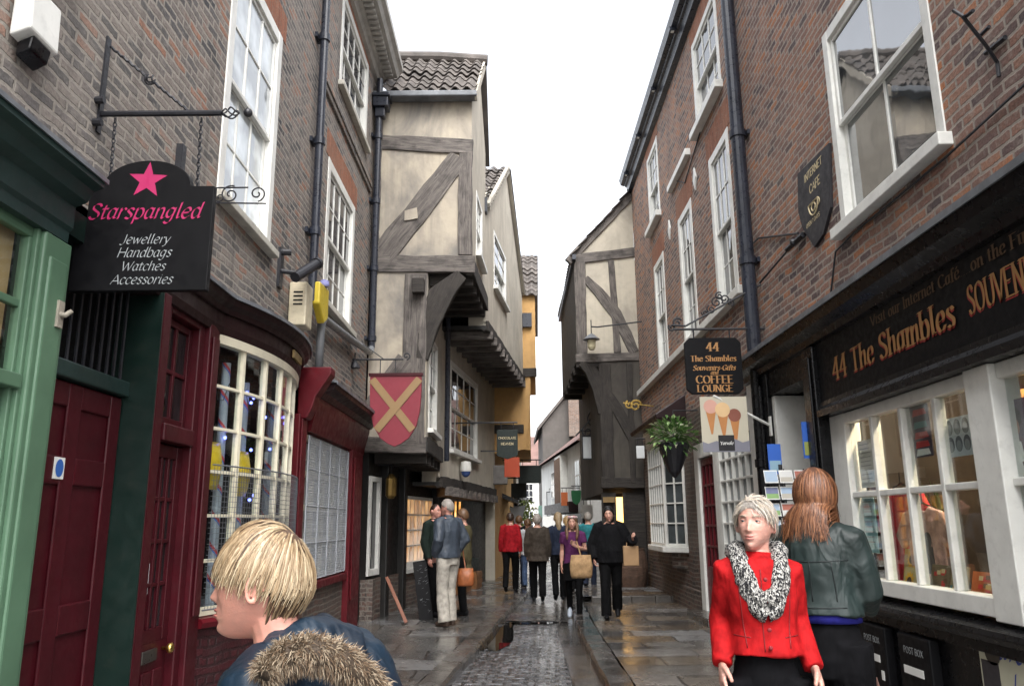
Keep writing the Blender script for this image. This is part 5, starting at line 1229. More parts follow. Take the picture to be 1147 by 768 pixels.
# ------------------------------------------------------------------ lettering drawn with a broad pen
GL = {
'A': (.62, ".02,0 .31,.72 .6,0;.14,.24 .48,.24"), 'B': (.5, ".07,0 .07,.72;~.07,.72 .36,.69 .42,.54 .34,.4 .07,.38;~.07,.38 .4,.36 .48,.19 .38,.02 .07,0"),
'C': (.6, "~.56,.6 .44,.71 .24,.7 .08,.52 .06,.3 .14,.1 .3,.0 .46,.03 .57,.13"), 'D': (.62, ".07,0 .07,.72;~.07,.72 .36,.69 .54,.52 .56,.3 .46,.08 .3,.01 .07,0"),
'E': (.5, ".07,0 .07,.72;.07,.72 .46,.72;.07,.38 .38,.38;.07,0 .48,0"), 'F': (.46, ".07,0 .07,.72;.07,.72 .45,.72;.07,.38 .36,.38"),
'G': (.64, "~.56,.6 .44,.71 .24,.7 .08,.52 .06,.3 .14,.1 .3,.0 .46,.03 .55,.1;.55,.06 .55,.32;.38,.32 .6,.32"), 'H': (.64, ".08,0 .08,.72;.56,0 .56,.72;.08,.37 .56,.37"),
'I': (.24, ".12,0 .12,.72"), 'J': (.34, "~.24,.72 .24,.2 .2,.02 .06,-.08 -.04,-.02"), 'L': (.46, ".07,.72 .07,0;.07,0 .45,0"),
'M': (.76, ".08,0 .12,.72;.12,.72 .38,.1 .64,.72;.64,.72 .68,0"), 'N': (.64, ".08,0 .08,.72;.08,.72 .56,0;.56,0 .56,.72"),
'O': (.68, "~.34,.72 .14,.62 .06,.36 .14,.1 .34,0 .54,.1 .62,.36 .54,.62 .34,.72"), 'P': (.48, ".07,0 .07,.72;~.07,.72 .36,.7 .44,.53 .34,.36 .07,.34"),
'R': (.56, ".07,0 .07,.72;~.07,.72 .36,.7 .43,.54 .34,.39 .07,.37;.26,.37 .54,0"), 'S': (.48, "~.42,.6 .34,.7 .2,.72 .09,.62 .11,.48 .26,.38 .4,.27 .42,.12 .3,.01 .16,0 .05,.1"),
'T': (.54, ".27,0 .27,.72;.02,.72 .52,.72"), 'U': (.62, "~.08,.72 .08,.25 .14,.06 .31,0 .47,.06 .54,.25 .54,.72"), 'V': (.6, ".02,.72 .3,0 .58,.72"),
'W': (.86, ".03,.72 .24,0 .43,.62;.43,.62 .62,0 .83,.72"), 'X': (.58, ".04,.72 .54,0;.04,0 .54,.72"), 'Y': (.56, ".02,.72 .28,.36 .28,0;.28,.36 .54,.72"),
'a': (.44, "~.34,.44 .2,.5 .08,.38 .05,.18 .12,.02 .24,.03 .35,.2;~.36,.5 .34,.2 .35,.04 .44,.06"), 'b': (.46, "~.08,.75 .07,.3 .08,.02;~.08,.34 .2,.48 .34,.46 .41,.26 .34,.04 .2,0 .08,.06"),
'c': (.4, "~.36,.42 .24,.5 .1,.42 .05,.22 .12,.04 .24,0 .37,.1"), 'd': (.47, "~.36,.4 .22,.5 .09,.4 .05,.2 .13,.01 .26,.04 .37,.2;~.39,.75 .37,.3 .38,.04 .46,.06"),
'e': (.42, "~.07,.25 .3,.28 .37,.36 .3,.49 .17,.48 .06,.32 .06,.14 .16,.01 .28,.02 .38,.12"), 'f': (.28, "~.32,.68 .24,.75 .15,.68 .13,.4 .12,0;.02,.47 .28,.47"),
'g': (.45, "~.34,.44 .2,.5 .08,.38 .06,.2 .14,.06 .26,.08 .35,.24;~.37,.5 .35,.1 .3,-.16 .16,-.23 .05,-.16"), 'h': (.47, "~.09,.75 .08,.3 .08,0;~.08,.3 .2,.47 .32,.49 .37,.38 .36,.1 .4,.01 .47,.06"),
'i': (.22, "~.1,.5 .09,.2 .11,.02 .2,.05;.1,.66 .12,.66"), 'j': (.22, "~.12,.5 .11,.0 .06,-.2 -.04,-.2;.12,.66 .14,.66"), 'l': (.22, "~.1,.75 .09,.3 .11,.03 .2,.05"),
'm': (.7, ".09,.5 .08,0;~.08,.3 .2,.47 .3,.49 .34,.38 .33,0;~.34,.3 .46,.47 .56,.49 .6,.38 .59,.1 .63,.01 .7,.05"), 'n': (.47, ".09,.5 .08,0;~.08,.3 .2,.47 .32,.49 .37,.38 .36,.1 .4,.01 .47,.05"),
'o': (.45, "~.22,.5 .1,.42 .05,.24 .11,.06 .22,0 .34,.07 .4,.26 .33,.44 .22,.5"), 'p': (.46, ".09,.5 .07,-.23;~.08,.32 .2,.48 .34,.46 .41,.26 .34,.04 .2,0 .08,.08"),
'r': (.33, ".09,.5 .08,0;~.08,.28 .17,.45 .25,.5 .32,.44"), 's': (.36, "~.32,.42 .24,.5 .12,.48 .08,.38 .18,.28 .29,.18 .28,.06 .18,0 .05,.06"),
't': (.3, "~.13,.64 .12,.2 .15,.02 .28,.06;.02,.48 .28,.48"), 'u': (.47, "~.07,.5 .07,.15 .13,.01 .24,.04 .36,.2;~.38,.5 .36,.2 .38,.03 .47,.06"), 'v': (.42, ".04,.5 .2,.0 .38,.5"),
'w': (.64, ".04,.5 .18,0 .32,.45;.32,.45 .46,0 .6,.5"), 'y': (.42, ".04,.5 .2,.02;~.38,.5 .2,.02 .12,-.18 .0,-.2"), 'é': (.42, "~.07,.25 .3,.28 .37,.36 .3,.49 .17,.48 .06,.32 .06,.14 .16,.01 .28,.02 .38,.12;.2,.58 .3,.7"),
'4': (.52, ".36,0 .36,.72;.36,.72 .04,.22;.04,.22 .5,.22"), '7': (.46, ".04,.7 .44,.7;.44,.7 .16,0"), '.': (.18, ".07,.03 .11,.03"), '-': (.3, ".05,.25 .25,.25"), ' ': (.26, "")}

def _smooth(P, n=6):
    out = []
    for i in range(len(P) - 1):
        a, b, c, d = P[max(i - 1, 0)], P[i], P[i + 1], P[min(i + 2, len(P) - 1)]
        for k in range(n):
            t = k / n
            out.append(tuple(0.5 * (2 * b[j] + (c[j] - a[j]) * t + (2 * a[j] - 5 * b[j] + 4 * c[j] - d[j]) * t * t + (3 * b[j] - a[j] - 3 * c[j] + d[j]) * t ** 3) for j in (0, 1)))
    out.append(P[-1])
    return out

def strokes(text, style):
    """list of polylines of 2D points, and the total width, for em size 1"""
    x, out = 0.0, []
    for ch in text:
        w, sp = GL[ch]
        for st in sp.split(';'):
            if not st: continue
            sm = st[0] == '~'
            P = [tuple(float(q) for q in p.split(',')) for p in st.lstrip('~').split()]
            out.append(([(x + px + style.get('shear', 0) * py, py) for px, py in (_smooth(P) if sm else P)], sm))
        x += w * style.get('adv', 1) + style.get('gap', 0.03)
    return out, x

STY = {'italic': dict(shear=.28, nib=radians(38), w=.085, t=.012, gap=0.02), 'roman': dict(nib=radians(8), w=.11, t=.02, gap=.05, serif=.07), 'sans': dict(nib=radians(20), w=.06, t=.05, gap=.06), 'bolditalic': dict(shear=.2, nib=radians(25), w=.12, t=.02, gap=.03, serif=.05)}

def lettering(text, P, u, v, n, width, mat, parent, style='roman', size=None, align='c', name='lettering', bold=1.0, maxh=None):
    """write TEXT around P (baseline centre, or left end) on the plane u, v with normal n"""
    S_ = STY[style]; L, W = strokes(text, S_)
    k = size or width / W
    kx = k if size is None or width is None else width / W
    if maxh and k * 0.75 > maxh: kx, k = k, maxh / 0.75
    P, u, v, n = Vector(P), Vector(u), Vector(v), Vector(n)
    x0 = -W * kx / 2 if align == 'c' else 0
    nb = (cos(S_['nib']) * S_['w'] / 2 * bold, sin(S_['nib']) * S_['w'] / 2 * bold); tm = S_['t'] / 2 * bold
    mb = MB(); lift = 0.0015
    def seg(pts):
        nonlocal lift
        lift += 0.00012
        vs, fs = [], []
        m = len(pts)
        for i, p in enumerate(pts):
            d = (pts[min(i + 1, m - 1)][0] - pts[max(i - 1, 0)][0], pts[min(i + 1, m - 1)][1] - pts[max(i - 1, 0)][1])
            l = sqrt(d[0] ** 2 + d[1] ** 2) or 1
            q = (-d[1] / l, d[0] / l); sg = 1 if nb[0] * q[0] + nb[1] * q[1] >= 0 else -1
            h = (nb[0] + sg * q[0] * tm, nb[1] + sg * q[1] * tm)
            ex = (d[0] / l * tm * (-1 if i == 0 else 1 if i == m - 1 else 0), d[1] / l * tm * (-1 if i == 0 else 1 if i == m - 1 else 0))
            for s_ in (-1, 1):
                a, b = p[0] + ex[0] + s_ * h[0], p[1] + ex[1] + s_ * h[1]
                vs.append(P + u * (x0 + a * kx) + v * (b * k) + n * lift)
        fs = [(2 * i, 2 * i + 2, 2 * i + 3, 2 * i + 1) for i in range(m - 1)]
        mb.add(vs, fs)
    for pts, sm in L:
        seg(pts)
        if S_.get('serif'):
            for e, o in ((pts[0], pts[1]), (pts[-1], pts[-2])):
                if abs(e[0] - o[0]) < 0.35 * abs(e[1] - o[1]) and (not sm or abs(e[1] - 0.5) < 0.03 or e[1] > 0.7 or abs(e[1]) < 0.03):
                    s_ = S_['serif'] + S_['w'] * 0.35
                    seg([(e[0] - s_, e[1]), (e[0] + s_, e[1])])
    o = mb.build(name, mat, parent)
    return o

def flat(name, col, rough=0.6): return paint(name, col, rough, 0.06, 6, 0.03, 60, 0.04)
I_pink, I_grey, I_gold, I_white = flat('pink_lettering', (0.38, 0.012, 0.095), 0.5), flat('grey_lettering', (0.3, 0.32, 0.33), 0.5), flat('gold_lettering', (0.36, 0.18, 0.06), 0.45), flat('white_lettering', (0.75, 0.75, 0.72))
I_redsh, I_blue, I_cream = flat('red_lettering_edge', (0.28, 0.02, 0.02)), flat('blue_lettering', (0.04, 0.07, 0.32)), flat('cream_lettering', (0.6, 0.5, 0.3))
I_black, I_red = flat('black_print', (0.012, 0.012, 0.014)), flat('red_print', (0.5, 0.03, 0.03))
UX, UZ, NF = Vector((1, 0, 0)), Vector((0, 0, 1)), Vector((0, -1, 0))

def iron_bar(mb, *pts, r=0.012, n=7): mb.tube([Vector(p) for p in pts], r, n)
def scroll(mb, c, u, v, r, turns=1.4, rad=0.008, start=0.0, sgn=1):
    c, u, v = Vector(c), Vector(u), Vector(v); P = []
    for i in range(int(22 * turns) + 1):
        t = i / (22 * turns); a = start + sgn * 2 * pi * turns * t; q = r * (1 - 0.82 * t)
        P.append(c + u * (q * cos(a)) + v * (q * sin(a)))
    mb.tube(P, rad, 6)
def chain(mb, p0, p1, link=0.034, r=0.0035):
    p0, p1 = Vector(p0), Vector(p1); d = p1 - p0; L = d.length; d.normalize()
    n = int(L / (link * 0.75)); a = Vector((1, 0, 0)); b = Vector((0, 1, 0))
    for i in range(n):
        c = p0 + d * (L * (i + 0.5) / n); s_ = a if i % 2 else b
        mb.tube([c + d * (link / 2 * cos(t)) + s_ * (link * 0.28 * sin(t)) for t in [2 * pi * k / 8 for k in range(9)]], r, 5, False)
def basket_twist(mb, p0, p1, R=0.03, r=0.005):
    p0, p1 = Vector(p0), Vector(p1); d = (p1 - p0); a = d.normalized().cross(Vector((0, 1, 0))).normalized(); b = d.normalized().cross(a)
    for k in range(4):
        mb.tube([p0 + d * (i / 10) + (a * cos(k * pi / 2 + i * 0.35) + b * sin(k * pi / 2 + i * 0.35)) * (R * sin(pi * i / 10) + 0.003) for i in range(11)], r, 5)

# ------------------------------------------------------------------ hanging jewellery shop sign
YS = 4.2
q = lambda px, py, Y=YS: at(px, py, Y=Y)
sg = thing('hanging_sign', q(160, 327), 'black hanging sign with pink star above Jewellery, Handbags, Watches and Accessories', 'shop sign')
bl_, br_, tr_, tl_ = q(76, 326), q(231, 327), q(240, 208), q(89, 210)
xl, xr = (bl_.x + tl_.x) / 2, (br_.x + tr_.x) / 2
zb, zt = bl_.z, tr_.z
ca = (xl + xr) / 2; wa = 0.27; pts = [(xl, zb), (xr, zb), (xr, zt), (ca + wa, zt)]
pts += [(ca + (wa - 0.0) * cos(a) * 0.93, zt + 0.005 + 0.155 * sin(a)) for a in [pi * k / 18 for k in range(19)]] + [(ca - wa, zt), (xl, zt)]
b = MB(); b.prism(pts, 'Y', YS, YS + 0.045); b.build('board', M_blackm, sg, bevel=0.004)
star = MB(); sc_ = Vector((ca + 0.0, YS - 0.0025, zt + 0.035)); P = [(0, 0)] + [((0.115 if k % 2 == 0 else 0.046) * sin(2 * pi * k / 10 + 0.05), (0.115 if k % 2 == 0 else 0.046) * cos(2 * pi * k / 10 + 0.05)) for k in range(10)]
star.add([sc_ + Vector((a, 0, c)) for a, c in P], [(0, 1 + (k + 1) % 10, 1 + k) for k in range(10)]); star.build('star', I_pink, sg)
zz = lambda py: q(160, py).z
lettering('Starspangled', (ca, YS, zz(245)), UX, UZ, NF, 0.64, I_pink, sg, 'italic', bold=1.15)
for t, py, w in (('Jewellery', 274, 0.275), ('Handbags', 289, 0.305), ('Watches', 304, 0.25), ('Accessories', 319, 0.345)):
    lettering(t, (ca + 0.02, YS, zz(py - 1)), UX, UZ, NF, w, I_grey, sg, 'italic', bold=.9)
br = MB(); pa, pb = q(62, 129), q(248, 126); zb_ = (pa.z + pb.z) / 2
xw = XL + 0.01
iron_bar(br, (xw, YS, zb_), (pb.x, YS, zb_), r=0.018, n=8); br.ball((q(278, 125).x, YS, zb_), 0.026, 12); basket_twist(br, (pb.x, YS, zb_), (q(268, 125).x, YS, zb_))
br.box(XL, XL + 0.012, YS - 0.022, YS + 0.022, zb_ - 0.12, zb_ + 0.5)
for dz in (-0.08, 0.06): br.tube([(XL, YS - 0.05, zb_ + dz), (XL + 0.05, YS - 0.05, zb_ + dz)], 0.022, 8)
top = Vector((XL + 0.02, YS, zb_ + 0.44)); end = Vector((q(212, 122).x, YS, zb_ + 0.012)); m1, m2 = top.lerp(end, 0.46), top.lerp(end, 0.56)
P = [top.lerp(m1, i / 24) + Vector((0, 0.004 * cos(i * 1.6), 0.004 * sin(i * 1.6))) for i in range(25)]; br.tube(P, 0.009, 6)
basket_twist(br, m1, m2, 0.028, 0.005)
P = [m2.lerp(end, i / 24) + Vector((0, 0.004 * cos(i * 1.6), 0.004 * sin(i * 1.6))) for i in range(25)]; br.tube(P, 0.009, 6)
br.build('bracket', M_iron, sg)
ch = MB(); ch2 = MB(); chain(ch, (q(127, 135).x, YS + 0.02, zb_ - 0.02), (q(122, 200).x, YS + 0.02, zt)); chain(ch2, (q(224, 135).x, YS + 0.02, zb_ - 0.02), (q(220, 200).x, YS + 0.02, zt)); ch.build('chain', M_iron, sg); ch2.build('chain', M_iron, sg)
# second, empty scroll bracket just behind it
b2_ = MB(); yb = 5.25
def qq(px, py): return at(px, py, Y=yb)
b2_.box(XL, XL + 0.05, yb - 0.03, yb + 0.03, qq(205, 210).z, qq(205, 163).z)
z0_ = qq(240, 215).z
iron_bar(b2_, (XL + 0.04, yb, z0_ + 0.03), (qq(278, 210).x, yb, qq(278, 210).z), r=0.006); iron_bar(b2_, (XL + 0.02, yb, qq(240, 226).z), (qq(298, 228).x, yb, qq(298, 228).z), r=0.006)
scroll(b2_, qq(258, 218), UX, UZ, 0.07, 1.5, 0.006, 1.2); scroll(b2_, qq(288, 217), UX, UZ, 0.06, 1.4, 0.006, -1.4); scroll(b2_, qq(246, 221), UX, UZ, 0.04, 1.3, 0.005, 2.5)
tag(b2_.build('scroll_bracket', M_iron), 'thin black scrolled bracket without a sign, under the big sash window', 'bracket')
tb = MB(); FL.box(tb, 5.75, 5.9, 0.0, 0.05, 3.62, 3.98); tag(tb.build('timber_box', _mc['orange_brown_wood'] if 'orange_brown_wood' in _mc else M_oak, bevel=0.008), 'small tan box on the brick wall half hidden behind the jewellery sign', 'box')

# ------------------------------------------------------------------ red shield sign with gold saltire
YH = 11.6
q2 = lambda px, py: at(px, py, Y=YH)
ss = thing('hanging_sign', q2(443, 500), 'red shield hanging sign with a gold diagonal cross', 'shop sign')
xl, xr = q2(414, 440).x, q2(472, 440).x; zt = q2(443, 420).z; zb = q2(443, 500).z; xm = (xl + xr) / 2; hh = zt - zb; hw = (xr - xl) / 2
side = [(1.0, 0.0), (0.99, 0.3), (0.95, 0.52), (0.82, 0.72), (0.55, 0.88), (0.25, 0.96), (0.0, 1.0)]
pts = [(xm + hw * a, zt - hh * c) for a, c in side] + [(xm - hw * a, zt - hh * c) for a, c in side[-2::-1]]
b = MB(); b.prism(pts, 'Y', YH, YH + 0.05); b.build('board', flat('shield_red', (0.22, 0.02, 0.035), 0.5), ss, bevel=0.006)
b = MB(); b.box(xl - 0.02, xr + 0.02, YH - 0.02, YH + 0.06, zt - 0.01, zt + 0.03); b.build('top_rail', M_burg, ss)
b = MB(); b.bar((xl + 0.03, YH - 0.004, zt - 0.06), (xr - 0.12, YH - 0.004, zb + 0.24), 0.012, 0.11, (0, 0, 1)); b.bar((xr - 0.03, YH - 0.012, zt - 0.06), (xl + 0.12, YH - 0.012, zb + 0.24), 0.012, 0.11, (0, 0, 1)); b.build('cross', flat('dull_gold_band', (0.27, 0.17, 0.075), 0.5), ss)
b = MB(); zq = q2(440, 402).z
iron_bar(b, (XL, YH + 0.02, zq), (q2(452, 402).x, YH + 0.02, zq), r=0.014); scroll(b, (q2(455, 398).x, YH + 0.02, zq + 0.05), UX, UZ, 0.06, 1.2, 0.012, -1.5); iron_bar(b, (XL, YH + 0.02, zq + 0.35), (q2(430, 402).x, YH + 0.02, zq), r=0.008)
iron_bar(b, (q2(426, 402).x, YH + 0.02, zq), (q2(426, 402).x, YH + 0.02, zt), r=0.008); iron_bar(b, (q2(443, 402).x, YH + 0.02, zq), (q2(443, 402).x, YH + 0.02, zt), r=0.008)
b.build('bracket', M_iron, ss)
b = MB(); b.lathe([(0.02, 0.12), (0.05, 0.08), (0.09, 0.0), (0.02, -0.01)], (q2(397, 412).x, YH, q2(397, 412).z), 12); iron_bar(b, (q2(397, 412).x, YH, q2(397, 412).z + 0.1), (q2(398, 395).x, YH, q2(397, 395).z), r=0.01)
tag(b.build('wall_bell', M_iron), 'small dark bell-shaped lamp hanging left of the red shield sign', 'lamp')

# ------------------------------------------------------------------ small signs down the street
def hang(px0, px1, py0, py1, Y, mat, label, arm=None, frame=None, shape=None, texts=(), ink=None, group=None):
    a, c = at(px0, (py0 + py1) / 2, Y=Y), at(px1, (py0 + py1) / 2, Y=Y); zt, zb = at((px0 + px1) / 2, py0, Y=Y).z, at((px0 + px1) / 2, py1, Y=Y).z
    t = thing('hanging_sign', ((a.x + c.x) / 2, Y, zb), label, 'shop sign', group)
    b = MB(); xm, hw, hh = (a.x + c.x) / 2, (c.x - a.x) / 2, zt - zb
    if shape == 'shield': b.prism([(xm + hw * s0, zt - hh * s1) for s0, s1 in side] + [(xm - hw * s0, zt - hh * s1) for s0, s1 in side[-2::-1]], 'Y', Y, Y + 0.05)
    elif shape == 'vee': b.prism([(a.x, zt), (c.x, zt), (c.x, zb + 0.12 * hh), (xm, zb), (a.x, zb + 0.12 * hh)], 'Y', Y, Y + 0.05)
    else: b.box(a.x, c.x, Y, Y + 0.05, zb, zt)
    b.build('board', mat, t, bevel=0.006)
    if frame:
        b = MB(); w = 0.03
        for bx_ in ((a.x - w, a.x, zb - w, zt + w), (c.x, c.x + w, zb - w, zt + w), (a.x, c.x, zt, zt + w), (a.x, c.x, zb - w, zb)): b.box(bx_[0], bx_[1], Y - 0.015, Y + 0.065, bx_[2], bx_[3])
        b.build('frame', frame, t)
    for tx, f, w, st in texts: lettering(tx, (xm, Y, zb + hh * f), UX, UZ, NF, w * 2 * hw, ink or I_cream, t, st, bold=1.3, maxh=hh * 0.2)
    if arm is not None:
        b = MB(); iron_bar(b, (arm, Y + 0.02, zt + 0.16), (xm + (hw if arm < xm else -hw), Y + 0.02, zt + 0.16), r=0.018)
        for s_ in (-0.6, 0.6): iron_bar(b, (xm + s_ * hw, Y + 0.02, zt + 0.16), (xm + s_ * hw, Y + 0.02, zt), r=0.01)
        b.build('bracket', M_iron, t)
    return t
M_sgr = flat('sign_dark_green', (0.006, 0.014, 0.011))
hang(556.5, 580, 481, 514, 17.5, M_sgr, 'dark green hanging sign with cream lettering reading Chocolate Heaven', arm=-1.3, shape='vee', texts=(('CHOCOLATE', .68, .86, 'sans'), ('HEAVEN', .48, .6, 'sans')))
hang(565, 582, 512, 534, 19.5, flat('sign_orange_red', (0.42, 0.06, 0.02)), 'orange-red hanging sign just below the Chocolate Heaven one', arm=-1.0)
hang(580.5, 606, 521, 541, 23.0, M_sgr, 'plain wide dark green hanging sign, the one nearest the middle of the street', arm=-0.3)
hang(572.5, 590, 541, 557, 24.5, flat('sign_black_green', (0.01, 0.016, 0.014)), 'small dark hanging sign with gilt lettering below the wide green one', arm=-0.3, texts=(('CAFE', .5, .7, 'sans'),) if False else ())
wsn = hang(653, 669, 489, 513, 21.0, flat('sign_white', (0.72, 0.75, 0.76)), 'blank white framed sign hanging from a scrolled bracket on the right', arm=2.1, frame=M_iron)
b = MB(); c_ = at(668, 470, Y=21.0); scroll(b, c_, UX, UZ, 0.3, 1.5, 0.02, 0.5); scroll(b, at(658, 483, Y=21.0), UX, UZ, 0.16, 1.3, 0.02, 2.0); iron_bar(b, at(645, 488, Y=21.0), at(668, 462, Y=21.0), r=0.02); b.build('scrollwork', M_iron, wsn)
hang(713, 722, 499, 513, 17.9, _mc['sign_white'], 'small white square sign under the timber gable beside the bay window', arm=3.0)
hang(628.5, 636, 551, 566, 30.0, flat('banner_orange', (0.62, 0.16, 0.05)), 'orange banner on the far white house', arm=2.3)
hang(640, 651, 549, 565, 28.5, flat('shield_green', (0.02, 0.16, 0.06)), 'green shield sign on the far white house', arm=2.4, shape='shield')
hang(651.5, 664, 565, 580, 26.0, flat('sign_offwhite', (0.55, 0.55, 0.52)), 'pale oblong sign low on the right beyond the timber house', arm=2.5)
hang(613, 625, 551, 577, 38.0, flat('sign_grey_white', (0.6, 0.62, 0.64)), 'tall grey-framed white sign on the far white house', arm=1.7, frame=M_iron)
hang(603, 612, 566, 579, 42.0, flat('sign_pale_green', (0.2, 0.33, 0.28)), 'pale green sign farthest down the street', arm=1.45)
gs_ = MB(); c_ = at(708, 455, Y=16.7); scroll(gs_, at(712, 454, Y=16.7), UX, UZ, 0.13, 1.5, 0.022, 0.0); scroll(gs_, at(705, 453, Y=16.7), UX, UZ, 0.09, 1.3, 0.02, 2.0); iron_bar(gs_, at(698, 451, Y=16.7), (XR, 16.7, c_.z), r=0.015)
tag(gs_.build('scroll_bracket', M_brass), 'gilt scrolled bracket above the bay window roof', 'bracket')

# ------------------------------------------------------------------ hanging sign of number 44
Y4 = 9.1
q4 = lambda px, py: at(px, py, Y=Y4)
s4 = thing('hanging_sign', q4(800, 441), 'black hanging sign in gold lettering reading 44 The Shambles Coffee Lounge', 'shop sign')
xl, xr, zt, zb = q4(768, 410).x, q4(831.5, 410).x, q4(800, 378).z, q4(800, 441).z; c = 0.06; xm = (xl + xr) / 2
b = MB(); b.prism([(xl + c, zb), (xr - c, zb), (xr, zb + c), (xr, zt - c), (xr - c, zt), (xl + c, zt), (xl, zt - c), (xl, zb + c)], 'Y', Y4, Y4 + 0.05); b.build('board', M_blackm, s4, bevel=0.005)
for t, py, w, st in (('44', 393, .16, 'roman'), ('The Shambles', 404.5, .54, 'roman'), ('Souvenirs-Gifts', 414.5, .5, 'bolditalic'), ('and', 419, .09, 'bolditalic'), ('COFFEE', 429, .44, 'roman'), ('LOUNGE', 438.5, .42, 'roman')):
    lettering(t, (xm, Y4, q4(800, py).z), UX, UZ, NF, w, I_gold, s4, st, bold=1.25)
b = MB(); zr = q4(800, 368).z; x0_ = q4(752, 368).x
iron_bar(b, (XR, Y4 + 0.02, zr), (x0_ + 0.03, Y4 + 0.02, zr), r=0.014); iron_bar(b, (xl + 0.12, Y4 + 0.02, zr), (xl + 0.12, Y4 + 0.02, zt), r=0.009); iron_bar(b, (xr - 0.12, Y4 + 0.02, zr), (xr - 0.12, Y4 + 0.02, zt), r=0.009)
iron_bar(b, (XR, Y4 + 0.02, q4(840, 318).z), q4(768, 365), r=0.012)
for px, py, r, st in ((803, 338, .075, 0), (797, 346, .055, 2), (812, 334, .06, 4), (806, 331, .05, 1), (790, 350, .04, 3), (818, 338, .05, 5)): scroll(b, q4(px, py) + Vector((0, 0.02, 0)), UX, UZ, r, 1.4, 0.009, st)
scroll(b, q4(759, 361) + Vector((0, .02, 0)), UX, UZ, 0.06, 1.3, 0.012, 0.5); scroll(b, q4(753, 366) + Vector((0, .02, 0)), UX, UZ, 0.045, 1.3, 0.012, 2.5); iron_bar(b, q4(752, 364), q4(768, 365), r=0.013)
b.build('bracket', M_iron, s4)

# ice cream banner on a white pole
YI = 8.95
q5 = lambda px, py: at(px, py, Y=YI)
ic = thing('banner', q5(812, 507), 'banner with three ice cream cones hanging from a white pole under the coffee lounge sign', 'banner')
xl, xr, zt, zb = q5(785.5, 475).x, q5(838, 475).x, q5(812, 444).z, q5(812, 506).z; W_, H_ = xr - xl, zt - zb
b = MB(); b.box(xl, xr, YI, YI + 0.012, zb, zt); b.build('sheet', flat('banner_cream', (0.5, 0.46, 0.36)), ic)
def shape2(fn, mat, name, lift):
    b = MB(); P = fn; b.add([(xl + W_ * a, YI - lift, zb + H_ * c) for a, c in P], [tuple(range(len(P)))]); return b.build(name, mat, ic)
disc = lambda cx, cy, r, n=20: [(cx + r * cos(2 * pi * k / n), cy + r * W_ / H_ * sin(2 * pi * k / n)) for k in range(n)]
for cx, cy, r, m, lf in ((.22, .82, .15, flat('pink_scoop', (0.6, 0.33, 0.26)), .003), (.72, .66, .14, flat('brown_scoop', (0.22, 0.07, 0.045)), .003), (.47, .76, .16, flat('cream_scoop', (0.68, 0.46, 0.24)), .006)):
    shape2([(cx - r * .78, cy - .04), (cx - r * .12, cy - .5), (cx + r * .12, cy - .5), (cx + r * .78, cy - .04)], flat('wafer_cone', (0.45, 0.19, 0.06)), 'cone', lf); shape2(disc(cx, cy, r), m, 'scoop', lf + .001)
shape2([(0, 0), (1, 0), (1, .2), (.85, .17), (.7, .23), (.5, .16), (.3, .2), (.12, .15), (0, .19)], flat('grey_town_print', (0.2, 0.2, 0.24)), 'town_print', .008)
shape2([(.34, .02), (.68, .02), (.68, .3), (.34, .3)], I_black, 'label', .010)
lettering('Yorvale', (xl + W_ * .51, YI - .010, zb + H_ * .13), UX, UZ, NF, W_ * .28, I_white, ic, 'bolditalic', bold=1.1)
b = MB(); iron_bar(b, q5(799, 443), (XR - 0.05, YI + 0.1, q5(862, 475).z), r=0.016); b.box(XR - 0.06, XR - 0.04, YI + 0.06, YI + 0.15, q5(862, 475).z - 0.12, q5(862, 475).z + 0.1); b.build('pole', M_white, ic)

# shield plaque of the internet cafe
ip = thing('wall_plaque', FR.pt(7.25, 0, 4.2), 'dark shield plaque lettered Internet Cafe on the brick wall left of the big sash window', 'sign')
h_ = lambda px, py: FR.hit(px, py, 0.03)
pl = [h_(893, 195), h_(928, 160), h_(930, 232), h_(922, 262), h_(912, 277), h_(899, 256), h_(894, 238)]
b = MB(); FR.poly(b, pl, 0.0, 0.03); b.build('board', flat('plaque_dark', (0.018, 0.016, 0.02)), ip, bevel=0.004)
NR, UR = Vector((-1, 0, 0)), Vector((0, -1, 0))
for t, px, py, w, st in (('INTERNET', 911, 194, .47, 'sans'), ('CAFE', 913, 211, .28, 'sans'), ('OPEN 7 DAYS'.replace('D', 'D'), 911, 249, .36, 'sans')):
    a, z = h_(px, py); lettering(t, FR.pt(a, 0.03, z), UR, UZ, NR, w, I_cream, ip, st, bold=1.5)
a, z = h_(911, 226); b = MB()
P = [FR.pt(a + 0.12 * cos(t), 0.034, z + 0.13 * sin(t)) for t in [pi + pi * k / 12 for k in range(13)]]; b.tube(P, 0.008, 5); b.tube([P[0], P[-1]], 0.008, 5); b.tube([FR.pt(a + 0.05 * cos(t), 0.034, z - 0.05 + 0.04 * sin(t)) for t in [2 * pi * k / 12 for k in range(13)]], 0.006, 5); b.tube([FR.pt(a - .12 - 0.035 * sin(t), 0.034, z - 0.04 + 0.035 * cos(t)) for t in [pi * k / 8 for k in range(9)]], 0.006, 5); b.build('cup_emblem', I_cream, ip)
b = MB(); hk_ = lambda px, py, o: FR.pt(FR.hit(px, py, o)[0], o, FR.hit(px, py, o)[1])
iron_bar(b, hk_(1119, 86, 0.02), hk_(1117, 70, 0.02), hk_(1105, 52, 0.12), hk_(1078, 18, 0.3), hk_(1068, 12, 0.32), r=0.012); iron_bar(b, hk_(1104, 60, 0.02), hk_(1126, 42, 0.02), r=0.016); iron_bar(b, hk_(1098, 40, .15), hk_(1108, 30, .15), r=0.012); iron_bar(b, hk_(1080, 20, .28), hk_(1090, 12, .28), r=0.012)
tag(b.build('wall_hook', M_iron), 'black forged iron hook bracket on the brick at the upper right', 'bracket')
